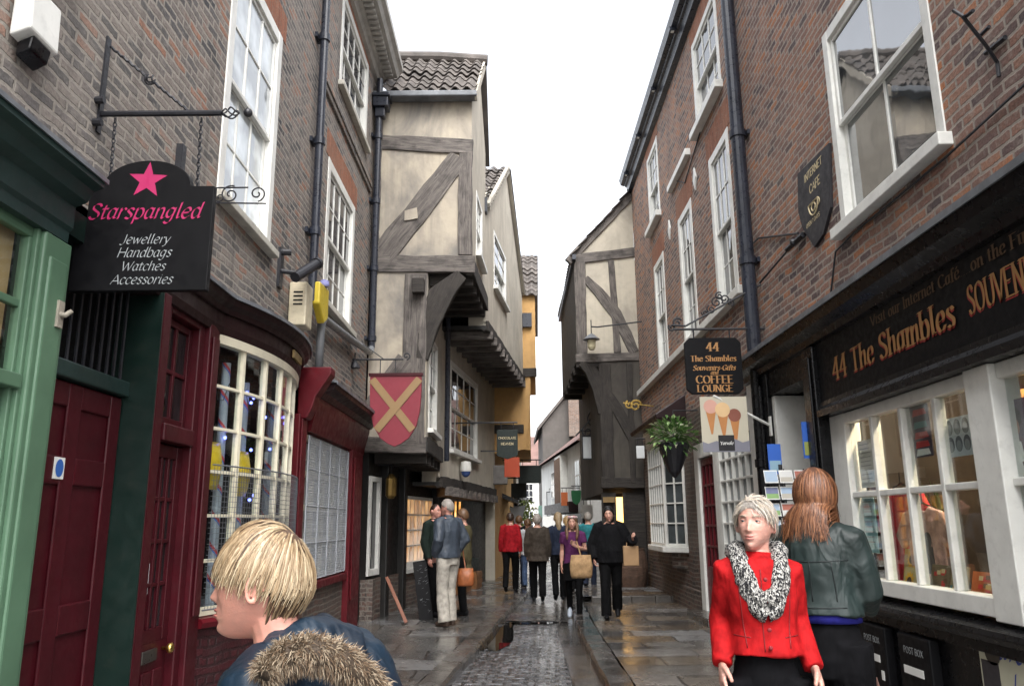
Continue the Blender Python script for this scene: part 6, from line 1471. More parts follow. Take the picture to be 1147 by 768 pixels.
b = MB(); iron_bar(b, FR.pt(7.6, 0.03, 4.38), FR.pt(8.0, 0.06, 4.36), r=0.03); iron_bar(b, FR.pt(7.9, 0.05, 4.36), FR.pt(9.0, 0.05, 4.3), r=0.012); b.ball(FR.pt(7.8, 0.06, 4.37), 0.04, 8)
tag(b.build('wall_bracket', M_iron), 'short black iron bar fixed to the brick below the shield plaque', 'bracket')
# fascia lettering of 44
fa = lambda px, py: FR.hit(px, py, 0.05)
a, z = fa(934, 424)
for dx, mt, lf in ((0.014, I_redsh, 0.0), (0.0, I_gold, 0.003)):
    lettering('44 The Shambles', FR.pt(a + dx * .6, 0.05 + lf, 2.8 - dx), UR, UZ, NR, a - fa(1075, 372)[0], mt, sh, 'roman', align='l', bold=1.05, size=0.27)
    lettering('SOUVENIRS', FR.pt(fa(1088, 360)[0] + dx * .6, 0.05 + lf, 2.83 - dx), UR, UZ, NR, 0.8, mt, sh, 'roman', align='l', bold=1.1, size=0.25)
lettering('Visit our Internet Café....on the First Floor', FR.pt(fa(975, 358)[0], 0.05, 3.09), UR, UZ, NR, 2.5, flat('faded_gilt', (0.1, 0.055, 0.025)), sh, 'roman', align='l', bold=1.1, size=0.12)

# ------------------------------------------------------------------ stickers, posters, letter boxes
b = MB(); FL.box(b, 4.42, 4.52, RD + 0.02, RD + 0.026, 1.81, 1.93)
ds = b.build('door_sticker', I_white, dl)
b = MB(); P = FL.pt(4.47, RD + 0.0275, 1.87); b.add([P + Vector((0, 0.04 * cos(2 * pi * k / 20), 0.05 * sin(2 * pi * k / 20))) for k in range(20)], [tuple(range(20))])
o_ = b.build('blue_disc', flat('safety_blue', (0.03, 0.12, 0.42)), dl)
def card(F, px0, px1, py0, py1, o, mat, name, parent=None, label=None, cat=None, t=0.004, tilt=0.0):
    (a0, z0), (a1, z1) = F.hit((px0 + px1) / 2 - abs(px1 - px0) / 2, (py0 + py1) / 2, o), F.hit((px0 + px1) / 2 + abs(px1 - px0) / 2, (py0 + py1) / 2, o)
    za, zb = F.hit((px0 + px1) / 2, py1, o)[1], F.hit((px0 + px1) / 2, py0, o)[1]
    b = MB(); F.box(b, a0, a1, o, o + t, za, zb)
    ob = b.build(name, mat, parent)
    if label: tag(ob, label, cat)
    return (min(a0, a1), max(a0, a1), za, zb, ob)
cp = thing('poster', FR.pt(4.7, 0.03, 0.2), 'cream poster lettered Café in blue on the black stall riser', 'poster')
a0, a1, za, zb, _ = card(FR, 1101, 1150, 706, 790, 0.02, flat('poster_cream', (0.56, 0.55, 0.42)), 'sheet', cp, t=0.012)
lettering('Café', FR.pt(a1 - 0.05, 0.032, zb - 0.17), UR, UZ, NR, 0.42, I_blue, cp, 'italic', align='l', bold=1.1, size=0.24)
lettering('I', FR.pt(a1 - 0.3, 0.032, zb - 0.38), UR, UZ, NR, None, I_blue, cp, 'italic', align='l', size=0.2)
b = MB(); FR.box(b, a1 - 0.02, a1 - 0.2, 0.032, 0.036, za, zb - 0.2); b.build('photo_print', flat('dark_photo', (0.04, 0.035, 0.04)), cp)
b = MB(); FR.poly(b, [(a1 - 0.06 - 0.09 - 0.08 * cos(t), zb - 0.15 + 0.07 * sin(t)) for t in [pi + pi * k / 10 for k in range(11)]], 0.034, 0.036); b.build('cup_print', flat('coffee_print', (0.05, 0.04, 0.03)), cp)
for n_, (px0, px1, top) in enumerate(((961, 988, 692), (1003, 1037, 697))):
    lab = ('black letter box with a folded-paper sticker, the one nearer the woman in the dark jacket', 'black letter box with a folded-paper sticker, the one nearer the Café poster')[n_]
    o = 0.1
    a1, zt = FR.hit(px0, top, o); a0, _ = FR.hit(px1, top, o); zt = 0.72
    pb_ = thing('letter_box', FR.pt((a0 + a1) / 2, 0.05, 0.15), lab, 'letter box', 'letter boxes on the stall riser')
    b = MB(); FR.box(b, a0, a1, 0.02, o, 0.12, zt); b.build('box', M_blackm, pb_, bevel=0.012)
    am = (a0 + a1) / 2; w = a1 - a0
    lettering('POST BOX', FR.pt(am, o, zt - 0.13), UR, UZ, NR, w * 0.62, I_grey, pb_, 'sans', bold=1.2)
    for da, dz, ww, hh_, m, nm in ((0.05, -0.22, 0.62, 0.055, I_white, 'label'), (-0.32, -0.33, 0.1, 0.07, I_white, 'sticker')):
        b = MB(); FR.box(b, am + w * da - w * ww / 2, am + w * da + w * ww / 2, o, o + 0.003, zt + dz - hh_, zt + dz); b.build(nm, m, pb_)
    b = MB(); FR.poly(b, [(am + w * .2, zt - .42), (am - w * .05, zt - .4), (am - w * .2, zt - .52), (am - w * .05, zt - .6), (am + w * .22, zt - .53)], o, o + 0.003); b.build('sticker', flat('flesh_pink_print', (0.4, 0.22, 0.18)), pb_)
# papers behind the glass
og = -0.11
for i, (px0, px1, py0, py1, m, lab) in enumerate(((950, 960, 497, 548, 'paper', 'white notice with a red ring taped inside the window beside the letter sheet'), (963, 979, 492, 546, 'letter', 'white typed letter sheet taped inside the leftmost pane'), (962, 982, 556, 618, 'tealp', 'pale turquoise printed notice low in the leftmost pane'), (1022, 1043, 452, 512, 'colp', 'dark poster with red and white print in the third pane'), (1058, 1091, 466, 511, 'bwp', 'black and white portrait print in the fourth pane'), (1117, 1158, 447, 522, 'purp', 'purple portrait poster in the window at the right edge'))):
    col = dict(paper=(0.55, 0.5, 0.48), letter=(0.55, 0.55, 0.56), tealp=(0.25, 0.45, 0.48), colp=(0.05, 0.035, 0.06), bwp=(0.5, 0.54, 0.58), purp=(0.06, 0.025, 0.07))[m]
    t = thing('poster', FR.pt(*(lambda h: (h[0], og, h[1]))(FR.hit((px0 + px1) / 2, py1, og))), lab, 'poster')
    a0, a1, za, zb, _ = card(FR, px0, px1, py0, py1, og, flat('print_' + m, col), 'sheet', t)
    w, h = a1 - a0, zb - za; G = lambda fx, fz: (a1 - w * fx, za + h * fz)
    def ell(cx, cz, rx, rz, mat, nm, lf):
        b = MB(); FR.poly(b, [G(cx + rx * cos(2 * pi * k / 16), cz + rz * sin(2 * pi * k / 16)) for k in range(16)], og + 0.004, og + 0.004 + lf); b.build(nm, mat, t)
    if m == 'bwp':
        for gx in (0.22, 0.5, 0.78):
            for gz in (0.7, 0.27): ell(gx, gz + .05, .12, .2, flat('grey_hair_print', (0.1, 0.11, 0.13)), 'head_print', .001); ell(gx, gz, .085, .14, flat('grey_face_print', (0.26, 0.28, 0.3)), 'face_print', .002)
    if m == 'purp':
        ell(.45, .72, .3, .2, flat('dark_hair_print', (0.015, 0.01, 0.012)), 'hair_print', .001); ell(.5, .58, .17, .17, flat('face_print', (0.38, 0.2, 0.14)), 'face_print', .002)
        b = MB(); FR.poly(b, [G(.2, .02), G(.95, .02), G(.9, .38), G(.6, .44), G(.35, .36)], og + .004, og + .0055); b.build('coat_print', flat('plum_print', (0.08, 0.015, 0.05)), t); b = MB(); FR.poly(b, [G(.5, .06), G(.72, .06), G(.66, .36), G(.5, .36)], og + .004, og + .007); b.build('shirt_print', I_white, t)
    if m == 'colp': 
        for fz, c in ((.86, I_red), (.62, flat('teal_print', (0.1, 0.25, 0.25))), (.42, I_red), (.25, I_red), (.1, I_white)): b = MB(); FR.poly(b, [G(.12, fz - .07), G(.88, fz - .06), G(.8, fz + .05), G(.2, fz + .06)], og + .004, og + .0055); b.build('print_block', c, t)
    if m == 'paper': b = MB(); P = [FR.pt(*(lambda g: (g[0], og + .006, g[1]))(G(.5 + .32 * cos(2 * pi * k / 14), .68 + .13 * sin(2 * pi * k / 14)))) for k in range(15)]; b.tube(P, 0.004, 4); b.build('red_ring', I_red, t)
    if m in ('letter', 'tealp'):
        b = MB()
        for k in range(9): z = za + h * (.9 - k * .09); FR.box(b, a0 + w * .15, a1 - w * .12, og + .004, og + .0045, z, z + h * .02)
        ob_ = b.build('text_lines', flat('grey_print', (0.25, 0.25, 0.27)), t)
# ------------------------------------------------------------------ window display
def tee(cx, z, w, h, o, mat, label, printed=False):
    t = thing('t_shirt', FR.pt(cx, o, z), label, 't-shirt')
    b = MB(); pl = [(-.34, 0), (.34, 0), (.33, .62), (.5, .5), (.62, .66), (.4, .93), (.16, 1), (.1, .95), (-.1, .95), (-.16, 1), (-.4, .93), (-.62, .66), (-.5, .5), (-.33, .62)]
    FR.poly(b, [(cx + a * w, z + c * h) for a, c in pl], o - 0.05, o); b.build('cloth', mat, t, bevel=0.018)
    b = MB(); b.tube([FR.pt(cx - .32 * w, o - .025, z + h * .95), FR.pt(cx, o - .025, z + h * 1.04), FR.pt(cx + .32 * w, o - .025, z + h * .95)], 0.008, 6); b.tube([FR.pt(cx, o - .025, z + h * 1.04), FR.pt(cx, o - .025, z + h * 1.15)], 0.005, 5); b.build('hanger', M_black, t)
    if printed:
        for da in (-.1, .12):
            b = MB(); FR.poly(b, [(cx + da * w + .07 * w * cos(k * pi / 8), z + h * .62 + .09 * h * sin(k * pi / 8)) for k in range(16)], o, o + .003); FR.poly(b, [(cx + da * w - .1 * w, z + h * .25), (cx + da * w + .1 * w, z + h * .25), (cx + da * w + .08 * w, z + h * .55), (cx + da * w - .08 * w, z + h * .55)], o, o + .004); b.build('print', flat('dark_figure_print', (0.07, 0.06, 0.07)), t)
A_ = lambda px, py, o: FR.hit(px, py, o)
a, z = A_(1018, 655, -.3); tee(a, 1.0, .85, .82, -.3, cloth('coral_red_cotton', (0.5, 0.04, 0.06)), 'coral red t-shirt hanging behind the pale pink one in the display window')
a, z = A_(1040, 655, -.2); tee(a, .97, .74, .68, -.2, cloth('pale_pink_cotton', (0.5, 0.32, 0.28)), 'pale pink t-shirt with two printed figures in the display window', True)
def book(px, w, h, o, mat, label, cat, flowers=None, blocks=None):
    a, _ = A_(px, 640, o); t = thing('souvenir_card', FR.pt(a, o, .955), label, cat)
    b = MB(); P0, P1 = FR.pt(a, o, .955), FR.pt(a, o - .06, .955 + h); b.obox((P0 + P1) / 2, FR.d * (w / 2), (P1 - P0) / 2, (P1 - P0).cross(FR.d).normalized() * .006); b.build('card', mat, t, bevel=.002)
    up = (P1 - P0).normalized(); nn = FR.d.cross(up).normalized()
    if nn.x > 0: nn = -nn
    if flowers:
        for fx, fz, r in flowers:
            c = P0 + FR.d * (fx * w) + up * (fz * h) + nn * .008
            b = MB()
            for k in range(12): t_ = 2 * pi * k / 12; d = FR.d * cos(t_) + up * sin(t_); e = FR.d * -sin(t_) + up * cos(t_); b.add([c + d * r * .3 - e * r * .16, c + d * r * .75 - e * r * .14, c + d * r, c + d * r * .75 + e * r * .14, c + d * r * .3 + e * r * .16], [(0, 1, 2, 3, 4)])
            b.build('petals', flat('sunflower_yellow', (0.75, 0.4, 0.02)), t); b = MB(); b.add([c + nn * .001 + (FR.d * cos(2 * pi * k / 14) + up * sin(2 * pi * k / 14)) * r * .45 for k in range(14)], [tuple(range(14))]); b.build('flower_eye', flat('seed_brown', (0.05, 0.02, 0.01)), t)
    if blocks:
        rr = random.Random(blocks)
        for k in range(14):
            c = P0 + FR.d * (rr.uniform(-.4, .4) * w) + up * (rr.uniform(.1, .9) * h) + nn * (.0075 + k * .0002)
            b = MB(); b.add([c - FR.d * .025 - up * .015, c + FR.d * .025 - up * .015, c + FR.d * .025 + up * .015, c - FR.d * .025 + up * .015], [(0, 1, 2, 3)]); b.build('print_block', rr.choice([flat('ochre_print', (.45, .28, .06)), flat('teal_print2', (.08, .2, .22)), I_red, flat('brown_print', (.12, .06, .03)), I_cream]), t)
book(1019, .3, .36, -.17, flat('sunflower_card', (0.42, 0.3, 0.12)), 'tall card printed with several sunflowers, before the pink t-shirt', 'card', flowers=((.1, .78, .075), (-.2, .7, .07), (.25, .45, .07)))
book(1014, .2, .22, -.13, flat('sunflower_card2', (0.5, 0.42, 0.2)), 'small card with one large sunflower in front of the tall sunflower card', 'card', flowers=((0, .5, .09),))
book(1047, .26, .26, -.14, flat('collage_card', (0.16, 0.12, 0.07)), 'brown and gold collage card in the middle of the display window', 'card', blocks=4)
book(1068, .22, .26, -.15, flat('collage_card2', (0.3, 0.25, 0.14)), 'pale collage card just left of the orange book', 'card', blocks=9)
book(1093, .26, .24, -.14, flat('orange_book', (0.42, 0.11, 0.03)), 'orange book standing at the right corner of the display window', 'book', blocks=14)
pl_ = MB(); rr = random.Random(8); a, z = A_(1055, 560, -.75)
for k in range(60):
    t_ = rr.uniform(0, 6.28); L = rr.uniform(.3, .65); d = Vector((0.4 * cos(t_), cos(t_) * 0.6 + .3 * sin(t_), abs(sin(t_)) * .8 + .15)).normalized(); p = FR.pt(a + rr.uniform(-.08, .08), -.75, 1.3); e = d.cross(Vector((1, 0, .3))).normalized()
    pl_.add([p - e * .012, p + d * L * .5 - e * .025 + Vector((0, 0, .04)), p + d * L, p + d * L * .5 + e * .025 + Vector((0, 0, .04)), p + e * .012], [(0, 1, 2, 3, 4)])
pp = thing('potted_plant', FR.pt(a, -.75, .955), 'green spiky plant behind the t-shirts in the display window', 'plant')
pl_.build('foliage', _mc['leaf_green'], pp); b = MB(); b.lathe([(.08, 0), (.13, .3), (.12, .36)], FR.pt(a, -.75, .955), 14); b.build('pot', M_tileR, pp)
# ------------------------------------------------------------------ postcard rack by the entrance
YK = 7.95
rk = thing('postcard_rack', (2.72, YK, PZ), 'black wire rack filled with postcards beside the shop entrance', 'display rack')
b = MB(); cx = at(885, 600, Y=YK).x
b.tube([(cx, YK + .12, PZ), (cx, YK + .12, 2.1)], 0.02, 8)
for k in range(4): a = k * pi / 2 + .4; b.tube([(cx, YK + .12, PZ + .08), (cx + .28 * cos(a), YK + .12 + .28 * sin(a), PZ + .02)], 0.016, 6)
for x in (-.2, .0, .2): b.tube([(cx + x, YK + .03, .75), (cx + x, YK + .03, 2.05)], 0.008, 6)
for k in range(8): z = .78 + k * .16; b.tube([(cx - .22, YK - .05, z), (cx + .22, YK - .05, z)], 0.006, 5); b.tube([(cx - .22, YK - .03, z + .05), (cx + .22, YK - .03, z + .05)], 0.005, 5)
b.build('frame', M_iron, rk)
rr = random.Random(21); pc = [flat('card_%s' % n_, c_) for n_, c_ in (('sky', (.35, .45, .58)), ('stone', (.45, .42, .36)), ('lawn', (.22, .36, .14)), ('white', (.62, .62, .6)), ('brickred', (.4, .14, .1)), ('dusk', (.16, .18, .3)))]
for k in range(8):
    for j in range(3):
        z = .79 + k * .16; x = cx - .15 + j * .15; lean = .03
        P0, P1 = Vector((x, YK - .045, z)), Vector((x, YK - .01, z + .125)); m = rr.choice(pc)
        b = MB(); b.obox((P0 + P1) / 2, Vector((.066, 0, 0)), (P1 - P0) / 2, Vector((0, .003, 0))); cd = b.build('postcard', I_white, rk)
        for f0, f1, mm in ((.08, .45, rr.choice(pc)), (.45, .92, m)):
            b = MB(); b.add([P0 + (P1 - P0) * f0 + Vector((-.06, -.0045, 0)), P0 + (P1 - P0) * f0 + Vector((.06, -.0045, 0)), P0 + (P1 - P0) * f1 + Vector((.06, -.0045, 0)), P0 + (P1 - P0) * f1 + Vector((-.06, -.0045, 0))], [(0, 1, 2, 3)]); b.build('picture', mm, cd)
for (px0, px1, py0, py1, Y, lab, m2) in ((901, 925, 472, 513, 7.75, 'bright blue travel brochure standing above the postcard rack', flat('brochure_lower', (.3, .33, .08))), (862, 874, 497, 531, 8.2, 'narrow blue booklet at the left end of the postcard rack', flat('booklet_lower', (.25, .4, .5)))):
    a, c = at(px0, py1, Y=Y), at(px1, py0, Y=Y); t = thing('brochure', ((a.x + c.x) / 2, Y, a.z), lab, 'brochure')
    b = MB(); b.box(a.x, c.x, Y, Y + .01, a.z, c.z); b.build('cover', flat('brochure_blue', (.03, .12, .5)), t)
    b = MB(); b.box(a.x + .01, c.x - .01, Y - .004, Y - .001, a.z + .03, a.z + (c.z - a.z) * .45); b.build('picture', m2, t)
# ------------------------------------------------------------------ leaning boards on the left pavement
t = thing('notice_board', (-1.5, 13.6, PZ), 'narrow black notice board with white scrawl leaning by the lit window', 'sign')
p0, p1 = at(476, 696, Z=PZ + .02), None
p0 = Vector((-1.28, 12.75, PZ)); 
p0 = at(478, 697, Y=12.9); p1 = at(470, 628, Y=13.15)
b = MB(); b.bar(p0, p1, .03, .22, (1, 0, 0)); b.build('board', M_blackm, t, bevel=.006)
b = MB(); rr = random.Random(3)
ax = (p1 - p0); ax_n = ax.normalized(); sx = Vector((1, 0, 0)); sx = (sx - ax_n * sx.dot(ax_n)).normalized(); nn = sx.cross(ax_n); nn = nn if nn.y < 0 else -nn
for k in range(26):
    c = p0 + ax * rr.uniform(.12, .95) + sx * rr.uniform(-.07, .07) + nn * .018; b.bar(c, c + sx * rr.uniform(.02, .05) + ax_n * rr.uniform(-.02, .03), .002, .008, nn)
b.build('chalk_scrawl', I_grey, t)
b = MB(); b.bar(at(455, 697, Y=12.3), at(433, 646, Y=12.75), .03, .05, (1, 0, 0)); tag(b.build('wooden_prop', paint('red_brown_wood', (.2, .065, .03), .5, .2), bevel=.004), 'red-brown wooden stick propped against the dark shop wall', 'stick')
# ------------------------------------------------------------------ far left: small awnings, lantern and trailing plant
for (px, py, w, Y, lab) in ((569, 560, .55, 23.5, 'small black pent awning on the left, the higher of two beyond the cream house'), (576, 573, .5, 25.5, 'small black pent awning on the left, the lower of two beyond the cream house')):
    p = at(px, py, Y=Y); t = thing('awning', p, lab, 'awning', 'small awnings far along the left')
    b = MB(); b.prism([(p.x - .5, p.z + .35), (p.x + .3, p.z), (p.x + .3, p.z - .1), (p.x - .5, p.z + .2)], 'Y', Y, Y + 1.6); b.build('canopy', M_black, t)
p = at(578, 578, Y=24); b = MB(); b.prism([(p.x - .2, p.z + .25), (p.x + .3, p.z + .32), (p.x + .05, p.z - .45)], 'Y', 24, 24.02); tag(b.build('pennant', I_grey), 'pale triangular pennant beneath the small black awnings', 'pennant')
pg = thing('trailing_plant', at(585, 590, Y=27.5), 'trailing yellow-green plant under the small dark sign', 'plant')
b = MB(); rr = random.Random(12)
for k in range(500):
    c = at(585, 575, Y=27.5) + Vector((rr.gauss(0, .18), rr.gauss(0, .2), rr.uniform(-.7, .45)))
    d = Vector((rr.uniform(-1, 1), rr.uniform(-1, 1), rr.uniform(-1, .6))).normalized() * .09; e = d.cross(Vector((0, 1, .2))).normalized() * .035
    b.add([c, c + d * .5 + e, c + d, c + d * .5 - e], [(0, 1, 2, 3)])
b.build('foliage', paint('yellow_green_leaf', (.2, .26, .06), .5), pg); b = MB(); b.tube([at(585, 600, Y=27.5), at(585, 560, Y=27.5)], .02, 6); b.build('stem', M_oakD, pg)
# ------------------------------------------------------------------ people
def skin_mat(name, col, rg=0.1):
    t = NT(name)
    c = t.mix(t.maprange(t.noise(18, 4, vec=t.objc()), 0.35, 0.65, 0, 1), tuple(v * 0.85 for v in col), (min(1, col[0] * 1.12), col[1] * 0.98, col[2] * 0.95))
    t.bsdf(c, 0.45, t.bump(t.noise(180, 3, vec=t.objc()), 0.25, 0.002, t.bump(t.noise(38, 4, vec=t.scale(t.objc(), (1, 1, 2.2))), rg, 0.006)), Subsurface_Weight=0.06, Subsurface_Radius=(0.01, 0.004, 0.002))
    return t.mat
SK_old = skin_mat('lined_pink_skin', (0.50, 0.29, 0.235), 0.5)
SK_fair, SK_pink = skin_mat('fair_skin', (0.50, 0.29, 0.22)), skin_mat('pink_skin', (0.52, 0.27, 0.21))
M_eye = flat('eye_white', (0.4, 0.37, 0.34), 0.2); M_iris = flat('iris_dark', (0.03, 0.035, 0.04), 0.1); M_lip = flat('lip_tone', (0.36, 0.13, 0.11), 0.4); M_brow = flat('brow_hair', (0.14, 0.09, 0.05), 0.7)

def head_pt(th, ph, detail=1.0):
    """head surface point; th = 0 faces +Y, chin at -Z, height 0.232 m"""
    x, y, z = 0.073 * sin(th) * cos(ph), 0.094 * cos(th) * cos(ph), 0.116 * sin(ph)
    fr = max(0.0, cos(th))
    if z > 0: x *= 1 + 0.05 * sin(pi * z / 0.116)
    t = max(0.0, min(1.0, (-0.015 - z) / 0.1))
    if t > 0:
        x *= 1 - 0.30 * t ** 1.5
        if y > 0: y = y + 0.052 * t ** 1.4 * fr ** 0.7
        else: y *= 1 - 0.35 * t
    if y > 0 and z < 0.09: y -= 0.006 * fr * max(0, z) / 0.09
    if detail and fr > 0:
        g = lambda cx, cz, sx, sz: math.exp(-((abs(x) - cx) / sx) ** 2 - ((z - cz) / sz) ** 2)
        w = min(1.0, fr * 2.2)
        d = 0.0045 * g(0.022, 0.029, 0.02, 0.008) - 0.011 * g(0.031, 0.011, 0.014, 0.011) - 0.004 * g(0, 0.014, 0.01, 0.009)
        if -0.046 < z < 0.02:
            k = min(1.0, (0.02 - z) / 0.048); e = 1.0 if z > -0.030 else max(0.0, 1 - ((-0.030 - z) / 0.013) ** 1.5)
            d += (0.004 + 0.021 * k ** 1.25) * e * math.exp(-(x / (0.007 + 0.005 * k)) ** 2)
        d += 0.007 * g(0.0125, -0.031, 0.006, 0.008) + 0.005 * g(0.04, -0.02, 0.02, 0.02)
        d += 0.0075 * g(0, -0.0545, 0.019, 0.0062) - 0.004 * g(0, -0.0615, 0.021, 0.0026) + 0.008 * g(0, -0.069, 0.017, 0.006) - 0.004 * g(0, -0.08, 0.02, 0.006) + 0.008 * g(0, -0.098, 0.02, 0.014)
        d -= 0.003 * g(0.03, -0.05, 0.008, 0.012)
        y += d * w * detail
    return Vector((x, y, z))

TMP = bpy.data.scenes.new('remesh_workbench')      # garments are grown here, then the bench is removed
def remeshed(name, mb, mat, parent, voxel, smooth=4, wr=0.0, wf=9.0, seed=0, factor=0.5):
    me = bpy.data.meshes.new(name); me.from_pydata([tuple(v) for v in mb.v], [], mb.f)
    ob = bpy.data.objects.new(name, me); TMP.collection.objects.link(ob)
    m = ob.modifiers.new('r', 'REMESH'); m.mode = 'VOXEL'; m.voxel_size = voxel
    if smooth: m = ob.modifiers.new('s', 'SMOOTH'); m.iterations = smooth; m.factor = factor
    with bpy.context.temp_override(scene=TMP, view_layer=TMP.view_layers[0]):
        dg = bpy.context.evaluated_depsgraph_get()
        n = bpy.data.meshes.new_from_object(ob.evaluated_get(dg))
    bpy.data.objects.remove(ob); bpy.data.meshes.remove(me)
    if wr:
        from mathutils import noise
        cs, ns = [v.co.copy() for v in n.vertices], [v.normal.copy() for v in n.vertices]; out = []
        for p, nv in zip(cs, ns):
            q_ = Vector((p.x * wf, p.y * wf, p.z * wf * 0.55 + p.x * 4 + seed))
            out.extend(p + nv * (wr * (noise.noise(q_) + 0.6 * abs(noise.noise(q_ * 2.3)) - 0.2)))
        n.vertices.foreach_set('co', out)
    n.materials.clear(); n.materials.append(mat)
    n.polygons.foreach_set('use_smooth', [True] * len(n.polygons)); n.name = name
    o = bpy.data.objects.new(name, n); COL.objects.link(o); o.parent = parent
    return o

def hand(mb, w, d, side, palm, r=1.0, curl=0.5, seg=8):
    """wrist W, pointing along D, thumb towards SIDE, palm facing PALM; four bent fingers and a thumb"""
    w, d = Vector(w), Vector(d).normalized(); s_ = Vector(side); s_ = (s_ - d * s_.dot(d)).normalized(); p_ = Vector(palm); p_ = (p_ - d * p_.dot(d) - s_ * p_.dot(s_)).normalized()
    mb.tube([w - d * .01, w + d * .03 * r, w + d * .07 * r, w + d * .095 * r], [(.024 * r, .018 * r), (.034 * r, .017 * r), (.041 * r, .015 * r), (.036 * r, .012 * r)], 10, up=s_)
    for k, (o, L) in enumerate(((.028, .068), (.0095, .078), (-.0095, .073), (-.028, .058))):
        a = w + d * .088 * r + s_ * o * r; P = [a - d * .02]; di = d.copy(); an = 0
        for q_ in (.45, .32, .23):
            an += curl * (.6 + .12 * k); di = d * cos(an) + p_ * sin(an); P.append(P[-1] + (di * L * q_ * r + (d * .02 if q_ == .45 else Vector((0, 0, 0)))))
        mb.tube(P, [.0098 * r, .0092 * r, .0085 * r, .0068 * r], seg)
    P = [w + d * .02 * r + s_ * .02 * r, w + d * .05 * r + s_ * .046 * r + p_ * .008, w + d * .078 * r + s_ * .053 * r + p_ * .02, w + d * .1 * r + s_ * .046 * r + p_ * .03]
    mb.tube(P, [.014 * r, .0125 * r, .0108 * r, .008 * r], seg)

def hair_cap(mb, line, lift, n=44, m=26):
    """scalp shell above the hair line z = line(th)"""
    vs, fs = [], []
    for i in range(m + 1):
        for k in range(n):
            th = 2 * pi * k / n; zl = line(th); pl = math.asin(max(-0.98, min(0.98, zl / 0.116)))
            ph = pl + (pi / 2 - pl) * i / m
            p = head_pt(th, ph, 0); q_ = p.normalized()
            vs.append(p + q_ * (lift * min(1.0, 0.25 + i * 0.35)))
    fs = [(i * n + k, i * n + (k + 1) % n, (i + 1) * n + (k + 1) % n, (i + 1) * n + k) for i in range(m) for k in range(n)]
    return mb.add(vs, fs)

def strands(mb, N, seed, root, length, lift, crown, line=None, fall=None, width=.0035, mats=3, wob=.25, mi_fn=None):
    """flat tapering locks that run from the crown over the head and then hang"""
    rr = random.Random(seed); cr_ = Vector(crown).normalized()
    for _ in range(N):
        th, ph = root(rr)
        d = Vector((sin(th) * cos(ph), cos(th) * cos(ph), sin(ph)))
        L = length(th, ph, rr); steps = max(4, int(L / .014)); P = []; mi = mi_fn(th, ph, rr) if mi_fn else rr.randrange(mats)
        jit = Vector((rr.gauss(0, wob), rr.gauss(0, wob), rr.gauss(0, wob * .5))); jl = rr.gauss(.004, .017); free = None; lf = lift * rr.uniform(.4, 1.25)
        for k in range(steps + 1):
            if free is None:
                ph_ = math.asin(max(-1, min(1, d.z))); th_ = atan2(d.x, d.y); p = head_pt(th_, ph_, 0)
                if line and k > 1 and p.z < line(th_) + jl: break
                P.append(p + p.normalized() * (lf * (0.5 + min(1.0, k * .3) * .5)))
                flow = (d - cr_); flow = flow - d * flow.dot(d)
                if flow.length < .05: flow = Vector((jit.x, jit.y, 0)) + Vector((0, .3, 0)); flow = flow - d * flow.dot(d)
                flow.normalize()
                gv = Vector((0, 0, -1)); gv = gv - d * gv.dot(d)
                flow = (flow + gv * .9 + (jit - d * jit.dot(d)) * .6).normalized()
                d = (d + flow * (L / steps) / .1).normalized()
                if fall and p.z < fall['z'] : free = P[-1].copy(); v_ = Vector((0, 0, -1))
            else:
                P.append(fall['step'](P[-1], L / steps, rr, jit))
        if len(P) < 3: continue
        vs = []
        for k, p in enumerate(P):
            t = (P[min(k + 1, len(P) - 1)] - P[max(k - 1, 0)]); out = Vector((p.x, p.y, p.z * .4 if free is None else 0)); s_ = t.cross(out)
            if s_.length < 1e-6: s_ = Vector((1, 0, 0))
            s_.normalize(); w = width * (1 - .75 * (k / (len(P) - 1)) ** 2) * (.5 if k == 0 else 1)
            ow = out.normalized() * .0012
            vs += [p - s_ * w, p + ow, p + s_ * w]
        fs = []
        for k in range(len(P) - 1):
            b_ = 3 * k; fs += [(b_, b_ + 1, b_ + 4, b_ + 3), (b_ + 1, b_ + 2, b_ + 5, b_ + 4)]
        mb.add(vs, fs, mi)
    return mb

def place(mb, f):
    mb.v = [tuple(f(Vector(p))) for p in mb.v]; return mb

root_parts = {}
def seam(root, mat, rays, G, name='seam', r=.0022, lift=.001):
    """stitch lines laid on the garment: each is a row of (x, z) seen from ahead (+1) or behind (-1)"""
    from mathutils.bvhtree import BVHTree
    me = root_parts[root.name].data; T = BVHTree.FromPolygons([v.co for v in me.vertices], [p.vertices for p in me.polygons]); L = Vector(root.location)
    for sgn, pts in rays:
        b = MB(); P = []
        for i in range(len(pts) - 1):
            for q_ in range(8):
                t = q_ / 8; x, z = pts[i][0] + (pts[i + 1][0] - pts[i][0]) * t, pts[i][1] + (pts[i + 1][1] - pts[i][1]) * t
                o_ = G((x, sgn * .6, z)); d = (G((x, 0, z)) - o_).normalized(); h = T.ray_cast(o_, d)
                if h[0] is not None: P.append(h[0] - d * lift + L)
        if len(P) > 2: b.tube(P, r, 5); b.build(name, mat, root, smooth=True)

